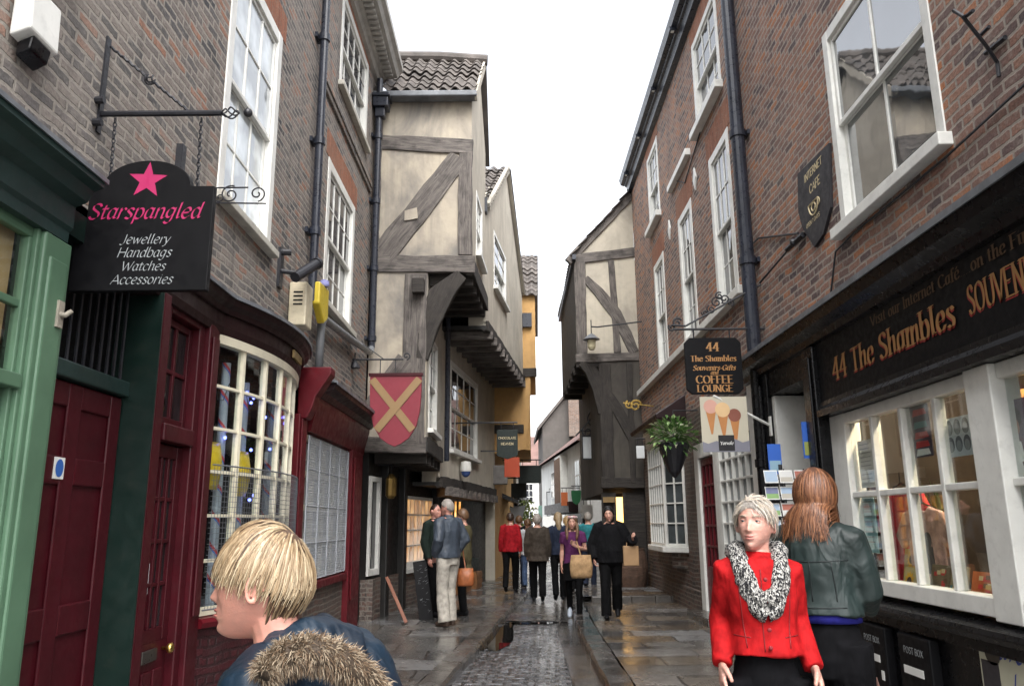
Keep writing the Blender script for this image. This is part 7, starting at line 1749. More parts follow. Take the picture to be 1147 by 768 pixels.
def person(loc, face, H, label, cfg, group=None):
    """standing or walking figure. local frame: +Y ahead, +X its right"""
    k = H / 1.70
    fx, fy = Vector(face).normalized().x, Vector(face).normalized().y
    F_, R_ = Vector((fx, fy, 0)), Vector((fy, -fx, 0))
    root = thing('person', loc, label, 'person', group)
    G = lambda p: R_ * (p[0] * k) + F_ * (p[1] * k) + Vector((0, 0, p[2] * k))     # into the root's frame
    near = cfg.get('near', 0); vox = cfg.get('voxel', .011)
    sw = cfg.get('w', 1.0)                     # breadth
    lean = cfg.get('lean', 0.0)
    turn, tilt, roll = cfg.get('head', (0, 0, 0)); hs = cfg.get('hs', 1.0)
    hc = Vector((cfg.get('hx', 0), .02 + lean + cfg.get('hy', 0), 1.585))
    Rm = Matrix.Rotation(-turn, 3, 'Z') @ Matrix.Rotation(tilt, 3, 'X') @ Matrix.Rotation(roll, 3, 'Y')
    HD = lambda p: hc + Rm @ (Vector(p) * hs)
    tor = [(.80, .118, .10), (.88, .155, .115), (.96, .156, .118), (1.06, .132, .105), (1.16, .136, .108), (1.27, .152, .118), (1.35, .156, .108), (1.405, .145, .09), (1.44, .085, .07), (1.47, .058, .06)]
    SH = {1: Vector((.152 * sw, lean * .9, 1.385)), -1: Vector((-.152 * sw, lean * .9, 1.385))}
    arms = cfg.get('arms', {}); EL, WR = {}, {}
    for s_ in (1, -1):
        e, w = arms.get(s_, ((.198, -.02, 1.12), (.212, .05, .88)))
        EL[s_] = Vector((e[0] * s_ * (sw if len(e) < 4 else 1), e[1] + lean * .6, e[2])); WR[s_] = Vector((w[0] * s_, w[1] + lean * .6, w[2]))
    stance = cfg.get('legs', {1: (.02, 0), -1: (-.02, 0)})    # (foot y, foot lift)
    HP, KN, AN = {}, {}, {}
    for s_ in (1, -1):
        fy_, lf = stance[s_][:2]
        HP[s_] = Vector((.088 * s_, 0, .90)); AN[s_] = Vector((.09 * s_, fy_, .085 + lf)); KN[s_] = Vector((.092 * s_, fy_ * .5 + .03 + lf * .5, .49 + lf * .35))
    yof = lambda z: lean * max(0, min(1, (z - .9) / .5))
    bodyrings = lambda inf, z0, z1, fl=0.0: [(Vector((0, yof(z), z)), (a * sw + inf + fl * max(0, (1.0 - z)), b + inf + fl * max(0, 1.0 - z))) for z, a, b in tor if z0 <= z <= z1]
    # ---- body
    b = MB()
    R0 = bodyrings(0, 0, 2); b.tube([G(p) for p, _ in R0], [(q_[1] * k, q_[0] * k) for _, q_ in R0], 20, up=F_)
    nb = Vector((0, lean, 1.43)); b.tube([G(nb), G(nb.lerp(HD((0, -.012, -.05)), .5)), G(HD((0, -.012, -.04)))], [(.06 * k, .062 * k), (.05 * k, .052 * k), (.05 * k, .055 * k)], 14, up=F_)
    for s_ in (1, -1):
        b.tube([G(SH[s_] + Vector((-.04 * s_, 0, 0))), G(SH[s_]), G(SH[s_].lerp(EL[s_], .5)), G(EL[s_]), G(EL[s_].lerp(WR[s_], .4)), G(WR[s_])], [.055 * k, .053 * k, .046 * k, .037 * k, .038 * k, .026 * k], 12)
        b.tube([G(HP[s_] + Vector((0, 0, .04))), G(HP[s_].lerp(KN[s_], .4)), G(KN[s_]), G(KN[s_].lerp(AN[s_], .35)), G(AN[s_])], [.085 * k, .076 * k, .054 * k, .052 * k, .036 * k], 12)
        hd = arms.get('hand%d' % s_)
        d = (WR[s_] - EL[s_]).normalized() if hd is None else Vector(hd[0])
        sd = Vector((0, 1, 0)) if hd is None else Vector(hd[1]); pm = Vector((-s_, 0, 0)) if hd is None else Vector(hd[2])
        if not cfg.get('hide%d' % s_): hand(b, G(WR[s_]), G(d), G(sd), G(pm), r=k * .98, curl=arms.get('curl', .42), seg=8 if near else 6)
    n1, n2 = (120, 110) if near else (44, 40)
    vs = [G(HD((0, 0, -.116 * .98)))]; vs = []; fs = []
    for i in range(1, n2):
        ph = -pi / 2 + pi * i / n2
        for j in range(n1): vs.append(G(HD(head_pt(2 * pi * j / n1, ph))))
    fs = [(i * n1 + j, (i + 1) * n1 + j, (i + 1) * n1 + (j + 1) % n1, i * n1 + (j + 1) % n1) for i in range(n2 - 2) for j in range(n1)]
    fs += [tuple(range(n1)), tuple((n2 - 2) * n1 + j for j in range(n1 - 1, -1, -1))]
    b.add(vs, fs)
    for s_ in (1, -1):                         # ears: rim, hollow and lobe
        E = lambda a, c, o: G(HD((s_ * (.0735 + o), -.014 + a, -.004 + c)))
        rim = [E(.017 * cos(t) - .004 * sin(t), .030 * sin(t) - .002, .012 + .004 * cos(t)) for t in [(-.45 + 1.55 * i / 12) * pi for i in range(13)]]
        b.tube(rim, .0042 * k * hs, 8)
        b.tube([E(.004, -.02, .006), E(0, .0, .007), E(-.004, .022, .009)], [(.004 * k, .009 * k), (.0045 * k, .015 * k), (.004 * k, .013 * k)], 10, up=G((s_, 0, 0)))
        b.ball(tuple(E(.004, -.029, .007)), (.006 * k, .006 * k, .008 * k), 8)
    remeshed('body', b, cfg.get('skin', SK_fair), root, cfg.get('bvox', vox * .8), 2 if near else 1, factor=.4)
    # ---- eyes, brows, lips
    for s_ in (1, -1):
        ey = Vector((.031 * s_, .0700, .0105)); b = MB(); c = G(HD(ey)); b.ball(tuple(c), .0118 * k * hs, 14)
        e_ = b.build('eye', M_eye, root, smooth=True, base=None) if False else None
        place(b, lambda p: p + Vector(loc)); e_ = b.build('eye', M_eye, root, smooth=True)
        gz = cfg.get('gaze', (0, 0)); b = MB(); di = (Rm @ Vector((sin(gz[0]), cos(gz[0]), gz[1]))).normalized(); cc = HD(ey) + di * (.0092 * hs)
        b.ball(tuple(G(cc)), .0062 * k * hs, 10); place(b, lambda p: p + Vector(loc)); b.build('iris', M_iris, e_, smooth=True)
        if near:
            b = MB()
            for dz_, ra in ((.0062, .0042), (-.0068, .0026)): b.tube([G(HD(ey + Vector((x_, .0092 - 7.5 * x_ * x_ * 2, dz_ * (1 - (x_ / .019) ** 2))))) for x_ in (-.0155, -.010, -.004, .002, .008, .0145)], [.0012 * k, ra * k, ra * k, ra * k, ra * k, .0012 * k], 8)
            place(b, lambda p: p + Vector(loc)); b.build('eyelid', cfg.get('skin', SK_fair), root, smooth=True)
        b = MB(); P = []
        for i in range(7):
            x = .014 + .034 * i / 6; z = .0285 + .005 * sin(pi * i / 7); p = head_pt(atan2(x, .078) * 1.02, math.asin(z / .116)); P.append(G(HD((x * s_, p.y + .001 - (.004 if i > 4 else 0), z))))
        b.tube(P, [.0018, .003, .0034, .0034, .003, .0024, .0012] if near else .0032, 6); place(b, lambda p: p + Vector(loc)); b.build('eyebrow', cfg.get('brow', M_brow), root)
    if near or cfg.get('lips', 1):
        b = MB()
        for zc, hh_ in ((-.0558, .0042), (-.0676, .0048)):
            P = []; Rr = []
            for i in range(9):
                x = -.021 + .042 * i / 8; th = math.asin(max(-1, min(1, x / (.073 * .92)))); p = head_pt(th, math.asin(zc / .116)); P.append(G(HD((x, p.y - .002, zc + .0015 * abs(x) / .021)))); Rr.append(hh_ * k * hs * (1 - (abs(x) / .0225) ** 2 * .9))
            b.tube(P, Rr, 8)
        place(b, lambda p: p + Vector(loc)); b.build('lips', cfg.get('lip', M_lip), root, smooth=True)
    # ---- trousers or skirt
    bt = cfg['bottom']; b = MB(); inf = bt.get('inf', .012)
    R1 = bodyrings(inf, .79, 1.07); b.tube([G(p) for p, _ in R1], [((q_[1] - (inf * .7 if p.z > .9 else 0)) * k, (q_[0] - (inf * .7 if p.z > .9 else 0)) * k) for p, q_ in R1], 20, up=F_)
    fl = bt.get('flare', .006)
    for s_ in (1, -1):
        hem = AN[s_] + Vector((0, -.01, bt.get('hem', -.03)))
        b.tube([G(HP[s_] + Vector((0, 0, .05))), G(HP[s_] + Vector((0, 0, -.06))), G(HP[s_].lerp(KN[s_], .5)), G(KN[s_]), G(KN[s_].lerp(AN[s_], .5)), G(hem)], [(.088 + inf) * k, (.085 + inf) * k, (.072 + inf) * k, (.056 + inf + fl * .5) * k, (.05 + inf + fl) * k, (.042 + inf + fl * 1.6) * k], 14)
    if bt.get('skirt'):
        zs = bt['skirt']; b.tube([G((0, 0, .98)), G((0, 0, .9)), G((0, .01, zs))], [(.11 * k, .145 * k), (.14 * k, .185 * k), (.15 * k, .2 * k)], 20, up=F_)
    remeshed('trousers' if not bt.get('skirt') else 'leggings', b, bt['mat'], root, vox, 2, bt.get('wr', .006), 8, 3)
    # ---- shoes
    for s_ in (1, -1):
        b = MB(); a = AN[s_]; pit = stance[s_][2] if len(stance[s_]) > 2 else 0
        def Q(y, z): 
            yy, zz = y * cos(pit) + z * sin(pit), -y * sin(pit) + z * cos(pit); return G((a.x, a.y + yy, a.z - .085 + .02 * abs(pit) * 2 + zz))
        b.tube([Q(-.085, .035), Q(-.07, .04), Q(-.02, .045), Q(.06, .04), Q(.13, .03), Q(.165, .025)], [(.022 * k, .02 * k), (.036 * k, .033 * k), (.043 * k, .037 * k), (.037 * k, .043 * k), (.027 * k, .041 * k), (.014 * k, .022 * k)], 14, up=Vector((0, 0, 1)))
        b.tube([Q(-.03, .04), Q(-.025, .11)], [.042 * k, .037 * k], 12)
        b.tube([Q(-.085, .008), Q(-.03, .008), Q(.06, .008), Q(.15, .008)], [(.009 * k, .03 * k), (.009 * k, .04 * k), (.009 * k, .045 * k), (.009 * k, .03 * k)], 10, up=Vector((0, 0, 1)))
        remeshed('shoe', b, cfg.get('shoe', M_blackm), root, min(vox, .008), 1)
    # ---- upper garment
    tp_ = cfg['top']; b = MB(); inf = tp_.get('inf', .02); hem = tp_.get('hem', .86)
    R2 = [(Vector((0, yof(hem), hem)), ((.158 * sw + inf + tp_.get('flare', .0)), .125 + inf + tp_.get('flare', 0)))] + [(p, q_) for p, q_ in bodyrings(inf, hem + .03, tp_.get('neck', 1.45))]
    b.tube([G(p) for p, _ in R2], [(q_[1] * k, q_[0] * k) for _, q_ in R2], 28, up=F_)
    ai = tp_.get('arm', .014)
    for s_ in (1, -1):
        if tp_.get('sleeve', 1) == 1: P = [SH[s_] + Vector((-.06 * s_, 0, .005)), SH[s_] + Vector((.0, 0, -.004)), SH[s_].lerp(EL[s_], .5), EL[s_], EL[s_].lerp(WR[s_], .5), WR[s_].lerp(EL[s_], -.04)]; Rr = [.058, .058, .05, .044, .04, .034]
        else: P = [SH[s_] + Vector((-.06 * s_, 0, .005)), SH[s_], SH[s_].lerp(EL[s_], .55)]; Rr = [.058, .056, .052]
        b.tube([G(p) for p in P], [(r_ + ai) * k for r_ in Rr], 14)
    if tp_.get('poncho'):
        b.tube([G((0, 0, hem + .02)), G((0, 0, hem + .2)), G((0, 0, 1.2)), G((0, 0, 1.38)), G((0, 0, 1.44))], [(.17 * k, .25 * k), (.18 * k, .26 * k), (.16 * k, .235 * k), (.12 * k, .18 * k), (.08 * k, .09 * k)], 24, up=F_)
    if tp_.get('collar'):
        b.tube([G((0, lean - .005, 1.42)), G((0, lean - .005, 1.42 + tp_['collar']))], [(.085 * k, .085 * k), (.072 * k, .074 * k)], 18, up=F_)
    tg = remeshed(tp_.get('name', 'jacket'), b, tp_['mat'], root, vox, 3, tp_.get('wr', .009), tp_.get('wf', 8), cfg.get('seed', 1))
    # ---- hair
    hm = cfg.get('hair')
    if hm:
        line = hm['line']; mats = hm['mats']
        if hm.get('cap', 1):
            b = MB(); hair_cap(b, line, hm.get('lift', .012)); b.v = [tuple(G(HD(p)) + Vector(loc)) for p in b.v]; b.build('hair_base', mats[-1], root, smooth=True)
        b = MB()
        for st in hm.get('strands', ()): strands(b, **st)
        if b.v:
            b.v = [tuple(G(HD(p)) + Vector(loc)) for p in b.v]; b.build('hair', list(mats), root, smooth=True)
        if hm.get('mass'):                     # long hair of a distant figure
            b = MB(); P, Rr = hm['mass']; b.tube([G(HD(p)) for p in P], [(a * k, c * k) for a, c in Rr], 14, up=R_)
            rm = remeshed('hair', b, mats[0], root, .012, 1, .008, 22, 5)
    root_parts[root.name] = tg
    return root, G, HD

def hair_mat(name, col, rough=.42):
    t = NT(name)
    v = t.scale(t.objc(), (60, 60, 8)); n = t.noise(2, 4, .6, vec=v)
    c = t.mix(t.maprange(n, .35, .65, 0, 1), tuple(x * .72 for x in col), tuple(min(1, x * 1.1) for x in col))
    t.bsdf(c, rough, t.bump(n, .5, .004), Specular_IOR_Level=.4)
    return t.mat
H_bl = [hair_mat('ash_blonde', (.32, .235, .14)), hair_mat('pale_blonde', (.46, .365, .24)), hair_mat('dark_blonde_lock', (.25, .17, .095)), hair_mat('brown_root', (.085, .05, .03))]
H_red = [hair_mat('auburn', (.155, .06, .027)), hair_mat('light_auburn', (.23, .10, .047)), hair_mat('dark_auburn', (.08, .032, .016))]
H_gr = [hair_mat('white_grey_hair', (.5, .46, .40)), hair_mat('cream_hair', (.46, .38, .29)), hair_mat('grey_hair', (.30, .27, .24))]
H_dk = [hair_mat('dark_brown_hair', (.035, .02, .014))]; H_br = [hair_mat('brown_hair', (.13, .07, .035))]; H_bk = [hair_mat('black_hair', (.012, .01, .01))]
short_line = lambda th: .062 * max(0, cos(th)) ** 2 + (-.05 if cos(th) < -.3 else .012) * (1 if cos(th) <= 0.2 else .3)
def soft_line(front, side_, back): 
    def f(th):
        c = cos(th)
        return side_ + (front - side_) * max(0, c) ** 1.3 if c >= 0 else side_ + (back - side_) * (-c) ** .8
    return f

# ---- blonde woman passing close on the left
def bl_root(rr): return rr.uniform(-pi, pi), math.asin(rr.uniform(.15, 1.0) ** .8)
def bl_len(th, ph, rr): return (.075 + .09 * sin(ph)) * rr.uniform(.8, 1.15)
def nape_root(rr): return pi + rr.gauss(0, .42), rr.uniform(-.75, .25)
M_parka = cloth('blue_parka', (.003, .011, .024), (.005, .018, .035), .5, 6, .6)
HD_ = Vector((-1.0, .06, 0))
blonde, Gb, HDb = person((-.455, 1.72, -.04), HD_, 1.58, 'blonde woman in a blue fur-hooded parka, cut off by the lower edge of the photo', dict(
    near=1, voxel=.009, bvox=.0034, hs=1.03, head=(.0, -.02, 0), hy=.035, skin=SK_pink, w=.9, lean=.02,
    arms={1: ((.2, 0, 1.12), (.2, .12, .9)), -1: ((.2, 0, 1.12), (.19, .12, .9))},
    bottom=dict(mat=cloth('dark_jeans', (.02, .025, .05))), top=dict(mat=M_parka, hem=.8, inf=.032, arm=.026, collar=.0, wr=.012, wf=7, neck=1.41), brow=flat('fair_brow', (.3, .2, .11)),
    hair=dict(line=soft_line(.05, .012, -.06), mats=H_bl, lift=.012, strands=[
        dict(N=700, seed=3, root=nape_root, length=lambda th, ph, rr: rr.uniform(.045, .075), lift=.010, crown=(0, -.3, 1), width=.003, mi_fn=lambda th, ph, rr: rr.choice((2, 3, 3, 3))),
        dict(N=3400, seed=4, root=bl_root, length=bl_len, lift=.017, crown=(.1, -.75, .8), width=.0026, wob=.2, line=soft_line(.032, .002, -.035), mi_fn=lambda th, ph, rr: rr.choice((0, 0, 1, 1, 0, 1, 2, 2) if ph < 1.1 else (0, 2, 0, 2, 3)))])), )
bw_ = Vector(blonde.location)
# hood lying on her back, with a band of fur
def W(px, py, Y): return at(px, py, Y=Y)
hb_ = MB(); hb_.tube([W(292, 730, 1.62), W(325, 718, 1.7), W(360, 712, 1.78), W(388, 728, 1.8), W(400, 754, 1.8)], [(.02, .03), (.035, .045), (.045, .06), (.05, .06), (.03, .05)], 14)
hb_.tube([W(366, 718, 1.9), W(388, 745, 1.85), W(400, 790, 1.8)], [(.05, .09), (.07, .12), (.07, .12)], 14); hb_.tube([W(338, 710, 1.84), W(360, 704, 1.88), W(384, 716, 1.9)], [.03, .042, .035], 12)
place(hb_, lambda p: p - bw_)
remeshed('hood', hb_, M_parka, blonde, .008, 2, .012, 14, 2)
fur_m = [hair_mat('fur_tan', (.17, .11, .065), .7), hair_mat('fur_pale', (.34, .27, .19), .7), hair_mat('fur_dark', (.05, .033, .02), .7)]
path = [W(296, 757, 1.50), W(306, 743, 1.52), W(326, 733, 1.52), W(351, 730, 1.53), W(377, 738, 1.55), W(400, 753, 1.58), W(418, 772, 1.62), W(430, 798, 1.66)]
core = MB(); core.tube(path, [.012, .02, .025, .027, .029, .03, .03, .022], 12); core.build('fur_base', fur_m[2], blonde, smooth=True)
b = MB(); rr = random.Random(31)
for _ in range(8000):
    t = rr.random() * (len(path) - 1.001); i = int(t); p0 = path[i].lerp(path[i + 1], t - i); dr = (path[i + 1] - path[i]).normalized()
    a = Vector((rr.gauss(0, 1), rr.gauss(0, 1), rr.gauss(0, 1))); a = (a - dr * a.dot(dr)).normalized(); r0 = .018 if t < 1.5 else .026
    p = p0 + a * r0 * rr.uniform(.6, 1.0); L = rr.uniform(.012, .028); d = (a + dr * rr.gauss(.25, .4) + Vector((0, 0, -.35)) + Vector((rr.gauss(0, .3), rr.gauss(0, .3), rr.gauss(0, .3)))).normalized()
    s_ = d.cross(Vector((0, -1, .1))).normalized() * .001; mid_ = p + d * L * .55; end_ = p + (d + Vector((0, 0, -.3))).normalized() * L
    b.add([p - s_, mid_ - s_ * .8, end_, mid_ + s_ * .8, p + s_], [(0, 1, 2, 3, 4)], rr.choice((0, 0, 1, 1, 2) if a.z > 0 else (0, 2, 2, 1)))
b.build('fur_trim', fur_m, blonde)
# ---- older woman in the red jacket
old_root = lambda rr: (rr.uniform(-pi, pi), math.asin(rr.uniform(.0, 1.0)))
red_m = cloth('scarlet_wool', (.33, .008, .010), (.39, .010, .012), .75, 20, .45)
lady, Gl, HDl = person((1.04, 3.5, 0), (-.12, -1, 0), 1.645, 'older white-haired woman in a scarlet jacket and black and white scarf', dict(
    near=1, voxel=.010, bvox=.0045, head=(.45, .06, -.03), hs=.98, skin=SK_old, w=.86, gaze=(.2, .1),
    arms={1: ((.19, -.07, 1.18), (.185, .05, 1.01)), -1: ((.19, -.07, 1.18), (.19, .06, 1.0)), 'curl': .5},
    bottom=dict(mat=cloth('black_trousers', (.004, .004, .005)), inf=.014, wr=.003), top=dict(mat=red_m, hem=1.045, inf=.026, arm=.012, flare=.016, collar=.05, wr=.012, wf=7), brow=flat('grey_brow', (.32, .26, .2)),
    legs={1: (.05, 0), -1: (-.05, 0)},
    hair=dict(line=soft_line(.066, .0, -.06), mats=H_gr, lift=.010, strands=[dict(N=1700, seed=9, root=lambda rr: (rr.uniform(-pi, pi), math.asin(rr.uniform(.0, 1.0))), length=lambda th, ph, rr: rr.uniform(.04, .08), lift=.022, crown=(.35, .9, .75), width=.0026, wob=.35, line=soft_line(.06, -.005, -.07))])))
lw = Vector(lady.location)
tk = NT('black_white_knit'); vv_ = tk.node('TexVoronoi', i_Scale=190.0, i_Vector=tk.scale(tk.objc(), (1, 1, .55), (0.5, 0.3, 0)))
kn = tk.ramp(vv_.outputs['Color'], [(.0, (.015, .015, .018)), (.42, (.04, .04, .042)), (.5, (.36, .35, .33)), (.75, (.5, .49, .46))], 'CONSTANT')
tk.bsdf(kn, .95, tk.bump(vv_.outputs['Distance'], .8, .012))
M_knit = tk.mat
sc_ = MB()
for (r_, dz, wd, dep, ph0) in ((.042, 0, .098, .0, 0), (.038, .05, .085, .012, .3)):
    P = []
    for i in range(33):
        t = 2 * pi * i / 32
        x = wd * sin(t) * (1.05 if cos(t) < 0 else .95); low = max(0, -cos(t + pi)); 
        z = 1.475 - .02 * cos(t) - (.30 - dz * 2.2) * low ** 1.15; y = -.085 * cos(t + 0) if cos(t) > 0 else .0 - .10 * cos(t)
        y = -.075 if cos(t) < -.9 else y
        # t = 0 hangs in front, t = pi lies behind the neck
        zf = 1.47 - (.25 - dz) * max(0, cos(t)) ** 1.3 + .01 * max(0, -cos(t)); yf = (.135 + dep) * max(0, cos(t)) ** .6 - .085 * max(0, -cos(t)) ** .7
        P.append(Gl((x, yf, zf)) + lw)
    sc_.tube(P, [r_ * (.85 + .15 * sin(i * 1.7)) for i in range(33)], 14, False)
for v_ in range(1): pass
scf = sc_.build('scarf', M_knit, lady, smooth=True)
tex_ = bpy.data.textures.new('knit_lumps', 'CLOUDS'); tex_.noise_scale = .03
dm_ = scf.modifiers.new('sub', 'SUBSURF'); dm_.levels = dm_.render_levels = 1; dm_ = scf.modifiers.new('d', 'DISPLACE'); dm_.texture = tex_; dm_.strength = .02
b = MB()
for z in (1.36, 1.16, 1.09):
    b = MB(); b.ball(tuple(Gl((.0, .160 if z > 1.2 else .165, z)) + lw), .009, 8); b.build('button', flat('dark_red_button', (.2, .01, .015)), lady)
sm_ = flat('dark_scarlet_seam', (.16, .004, .006))
seam(lady, sm_, [(1, [(.012, 1.40), (.02, 1.2), (.02, 1.055)]), (1, [(-.13, 1.13), (-.06, 1.125)]), (1, [(.07, 1.125), (.14, 1.13)]), (1, [(-.11, 1.385), (-.1, 1.25), (-.085, 1.06)]), (1, [(.11, 1.385), (.1, 1.25), (.085, 1.06)])], Gl)
gl_ = thing('glove', Gl((-.2, .1, .9)) + lw, 'crumpled teal glove and dark umbrella handle held in the older woman\'s left hand', 'glove')
b = MB(); P0 = Gl((-.2, .1, .89)) + lw
for dx, dy, dz, r_ in ((0, 0, 0, .035), (.02, .02, -.035, .03), (-.02, 0, -.04, .028), (.0, .01, .03, .026)): b.ball((P0.x + dx, P0.y + dy, P0.z + dz), (r_, r_ * .8, r_ * 1.2), 10)
place(b, lambda p: p - Vector(gl_.location)); remeshed('glove_cloth', b, cloth('teal_wool', (.03, .10, .13)), gl_, .007, 2, .008, 30)
b = MB(); b.tube([P0 + Vector((.01, 0, -.03)), P0 + Vector((.05, .02, -.3)), P0 + Vector((.09, .04, -.62))], [.014, .018, .008], 10); b.build('umbrella_handle', M_blackm, gl_)
# ---- woman in the dark jacket, back to us, looking into the shop
def red_root(rr): return rr.uniform(-pi, pi), math.asin(rr.uniform(.05, 1.0))
def fall_step(p, st, rr, jit):
    back = -.115 + .02 * jit.x; tgt = Vector((p.x * 1.02 + jit.x * .004, min(p.y, back) if p.y < .02 else p.y, p.z - st))
    tgt.y = p.y + (max(-.15, tgt.y - .004) - p.y) * .35 if p.y < .03 else p.y; tgt.x += .003 * sin(p.z * 50 + jit.x * 10)
    return tgt
jk = cloth('dark_green_cotton', (.009, .019, .018), (.014, .026, .025), .58, 5, .8, 0.0)
rh_, Gr, HDr = person((1.47, 3.95, 0), (.62, .78, 0), 1.79, 'long red-haired woman seen from behind in a dark green-black jacket at the shop window', dict(
    near=1, voxel=.011, bvox=.007, head=(.12, -.12, 0), hs=1.0, w=.95, lean=.01,
    arms={1: ((.2, .05, 1.15), (.13, .2, 1.08)), -1: ((.205, -.03, 1.16), (.19, .13, 1.02))},
    bottom=dict(mat=_mc['black_trousers'], inf=.022, wr=.003), top=dict(mat=jk, hem=1.055, inf=.028, arm=.022, collar=.06, wr=.016, wf=6),
    legs={1: (.08, 0), -1: (-.08, 0)},
    hair=dict(line=soft_line(.06, -.02, -.06), mats=H_red, lift=.016, strands=[dict(N=2300, seed=14, root=red_root, length=lambda th, ph, rr: rr.uniform(.13, .235), lift=.019, crown=(0, -.1, 1), width=.0035, wob=.2, fall=dict(z=-.035, step=fall_step))])))
sk_ = flat('dark_stitch', (.004, .008, .009))
seam(rh_, sk_, [(-1, [(-.17, 1.3), (0, 1.29), (.17, 1.3)]), (-1, [(0, 1.29), (0, 1.1)]), (-1, [(-.15, 1.1), (0, 1.095), (.15, 1.1)]), (-1, [(-.09, 1.29), (-.1, 1.1)]), (-1, [(.09, 1.29), (.1, 1.1)])], Gr, r=.0026)
b = MB(); rw = Vector(rh_.location)
b.tube([Gr((0, .01, 1.03)) + rw, Gr((0, .01, 1.07)) + rw], [(.146, .168), (.144, .167)], 28, up=Gr((0, 1, 0))); b.build('shirt_hem', cloth('royal_blue_cotton', (.015, .015, .13)), rh_, smooth=True)

# ---- people along the street
def coat(nm, c): return cloth(nm, c)
bk = cloth('black_cloth', (.0045, .0045, .005)); nav = cloth('navy_cloth', (.02, .026, .045))
long_mass = ([(0, -.03, .1), (0, -.055, .02), (0, -.085, -.08), (0, -.10, -.2), (0, -.10, -.30)], [(.05, .06), (.085, .095), (.05, .10), (.035, .095), (.02, .06)])
def side_mass(l): return ([(0, -.0, .112), (0, -.03, .08), (0, -.045, .0), (0, -.06, -.1), (0, -.055, -.2), (0, -.05, -l)], [(.05, .05), (.085, .085), (.082, .092), (.06, .105), (.055, .115), (.03, .07)])
def short_h(m, line=None, lift=.014): return dict(line=line or soft_line(.068, .0, -.06), mats=m, lift=lift)
W1 = {1: (.2, .0, -.12), -1: (-.2, .07, .6)}; W2 = {-1: (.18, .0, -.12), 1: (-.19, .06, .55)}; ST = {1: (.04, 0), -1: (-.03, 0)}
PZf = PZ + .006
def gp(px, py, z=0.0): p = at(px, py, Z=z); return (p.x, p.y, z)
man, Gm, _ = person(gp(501, 700, PZf), (-.75, .66, 0), 1.80, 'grey-haired man in a blue-grey jacket and pale trousers standing on the left pavement', dict(
    skin=SK_pink, w=1.12, head=(-.35, -.05, 0), arms={1: ((.235, -.08, 1.14), (.19, .06, .94)), -1: ((.235, -.08, 1.14), (.19, .06, .94))}, hide1=1, hide_1=1, legs=ST,
    bottom=dict(mat=cloth('stone_chinos', (.42, .39, .34)), inf=.022, flare=.016, wr=.012), top=dict(mat=cloth('blue_grey_nylon', (.045, .058, .078), rough=.5), hem=.9, inf=.035, arm=.028, collar=.07, wr=.014), shoe=flat('brown_shoe', (.05, .03, .02)), hair=short_h(H_gr)))
person(gp(485, 690, PZf), (.8, -.45, 0), 1.76, 'balding man in a dark green jacket facing the grey-haired man', dict(
    skin=SK_pink, w=1.12, legs=ST, bottom=dict(mat=bk), top=dict(mat=coat('bottle_green_cloth', (.014, .022, .018)), hem=.86, inf=.03, arm=.024, collar=.06), hair=short_h(H_dk, soft_line(.11, .02, -.05), .004)))
ol, Go, _ = person(gp(519, 688, PZf), (-.9, .2, 0), 1.68, 'person in an olive coat lifting a phone behind the grey-haired man', dict(
    legs=ST, arms={-1: ((.24, .12, 1.16), (.16, .3, 1.42)), 1: ((.225, -.02, 1.12), (.2, .1, .95))}, bottom=dict(mat=bk), top=dict(mat=coat('olive_cloth', (.075, .065, .035)), hem=.7, inf=.03, arm=.022), hair=dict(line=soft_line(.06, -.02, -.06), mats=H_br, lift=.018)))
olw = Vector(ol.location)
t = thing('phone', Go((-.16, .36, 1.5)) + olw, 'small dark phone held up by the person in the olive coat', 'phone'); b = MB(); c = Go((-.15, .34, 1.52)) + olw; b.obox(c, (.0, .035, 0), (.005, 0, 0), (0, 0, .07)); b.build('case', M_blackm, t, bevel=.006); b = MB(); b.obox(c + Vector((.0065, 0, 0)), (.0, .03, 0), (.0008, 0, 0), (0, 0, .062)); b.build('screen', flat('phone_glass', (.02, .025, .03), .05), t)
def bag(name, px, py, Y, w, h, d, mat, label, cat, strap=None, handles=True, puff=.0):
    p = at(px, py, Y=Y); t = thing(name, (p.x, p.y, p.z - h / 2), label, cat)
    b = MB(); z0, z1 = -h / 2, h / 2
    b.tube([p + Vector((0, 0, z0)), p + Vector((0, 0, z0 + h * .12)), p + Vector((0, 0, 0)), p + Vector((0, 0, z1))], [(d * .42, w * .46), (d * .52, w * .52), (d * (.5 + puff), w * (.5 + puff)), (d * .4, w * .47)], 16 if puff else 4, up=(0, 1, 0))
    if puff: b.build('bag_body', mat, t, smooth=True)
    else:
        b = MB(); b.prism([(p.x - w / 2, p.y - d / 2), (p.x + w / 2, p.y - d / 2), (p.x + w / 2, p.y + d / 2), (p.x - w / 2, p.y + d / 2)], 'Z', p.z + z0, p.z + z1); b.build('bag_body', mat, t, bevel=.012)
    b = MB()
    if handles: b.tube([p + Vector((-w * .28, -d * .4, z1 - .01)), p + Vector((-w * .2, -d * .2, z1 + h * .35)), p + Vector((w * .2, -d * .2, z1 + h * .35)), p + Vector((w * .28, -d * .4, z1 - .01))], .007, 6)
    if strap: b.tube([p + Vector((0, 0, z1 - .02)), Vector(strap)], .01, 6)
    if b.v: b.build('handle', mat, t)
    return t
bag('shoulder_bag', 521.5, 646, 12.45, .24, .26, .1, cloth('orange_leather', (.33, .10, .03), rough=.45), 'orange leather shoulder bag beside the grey-haired man', 'bag', strap=at(516, 600, Y=12.6), handles=False, puff=.06)
person(gp(572, 663, PZf), (.1, 1, 0), 1.66, 'person in a red jacket walking away along the left kerb', dict(legs=W1, bottom=dict(mat=bk), top=dict(mat=coat('red_fleece', (.30, .012, .018)), hem=.86, inf=.03, arm=.024), hair=short_h(H_dk, None, .018)))
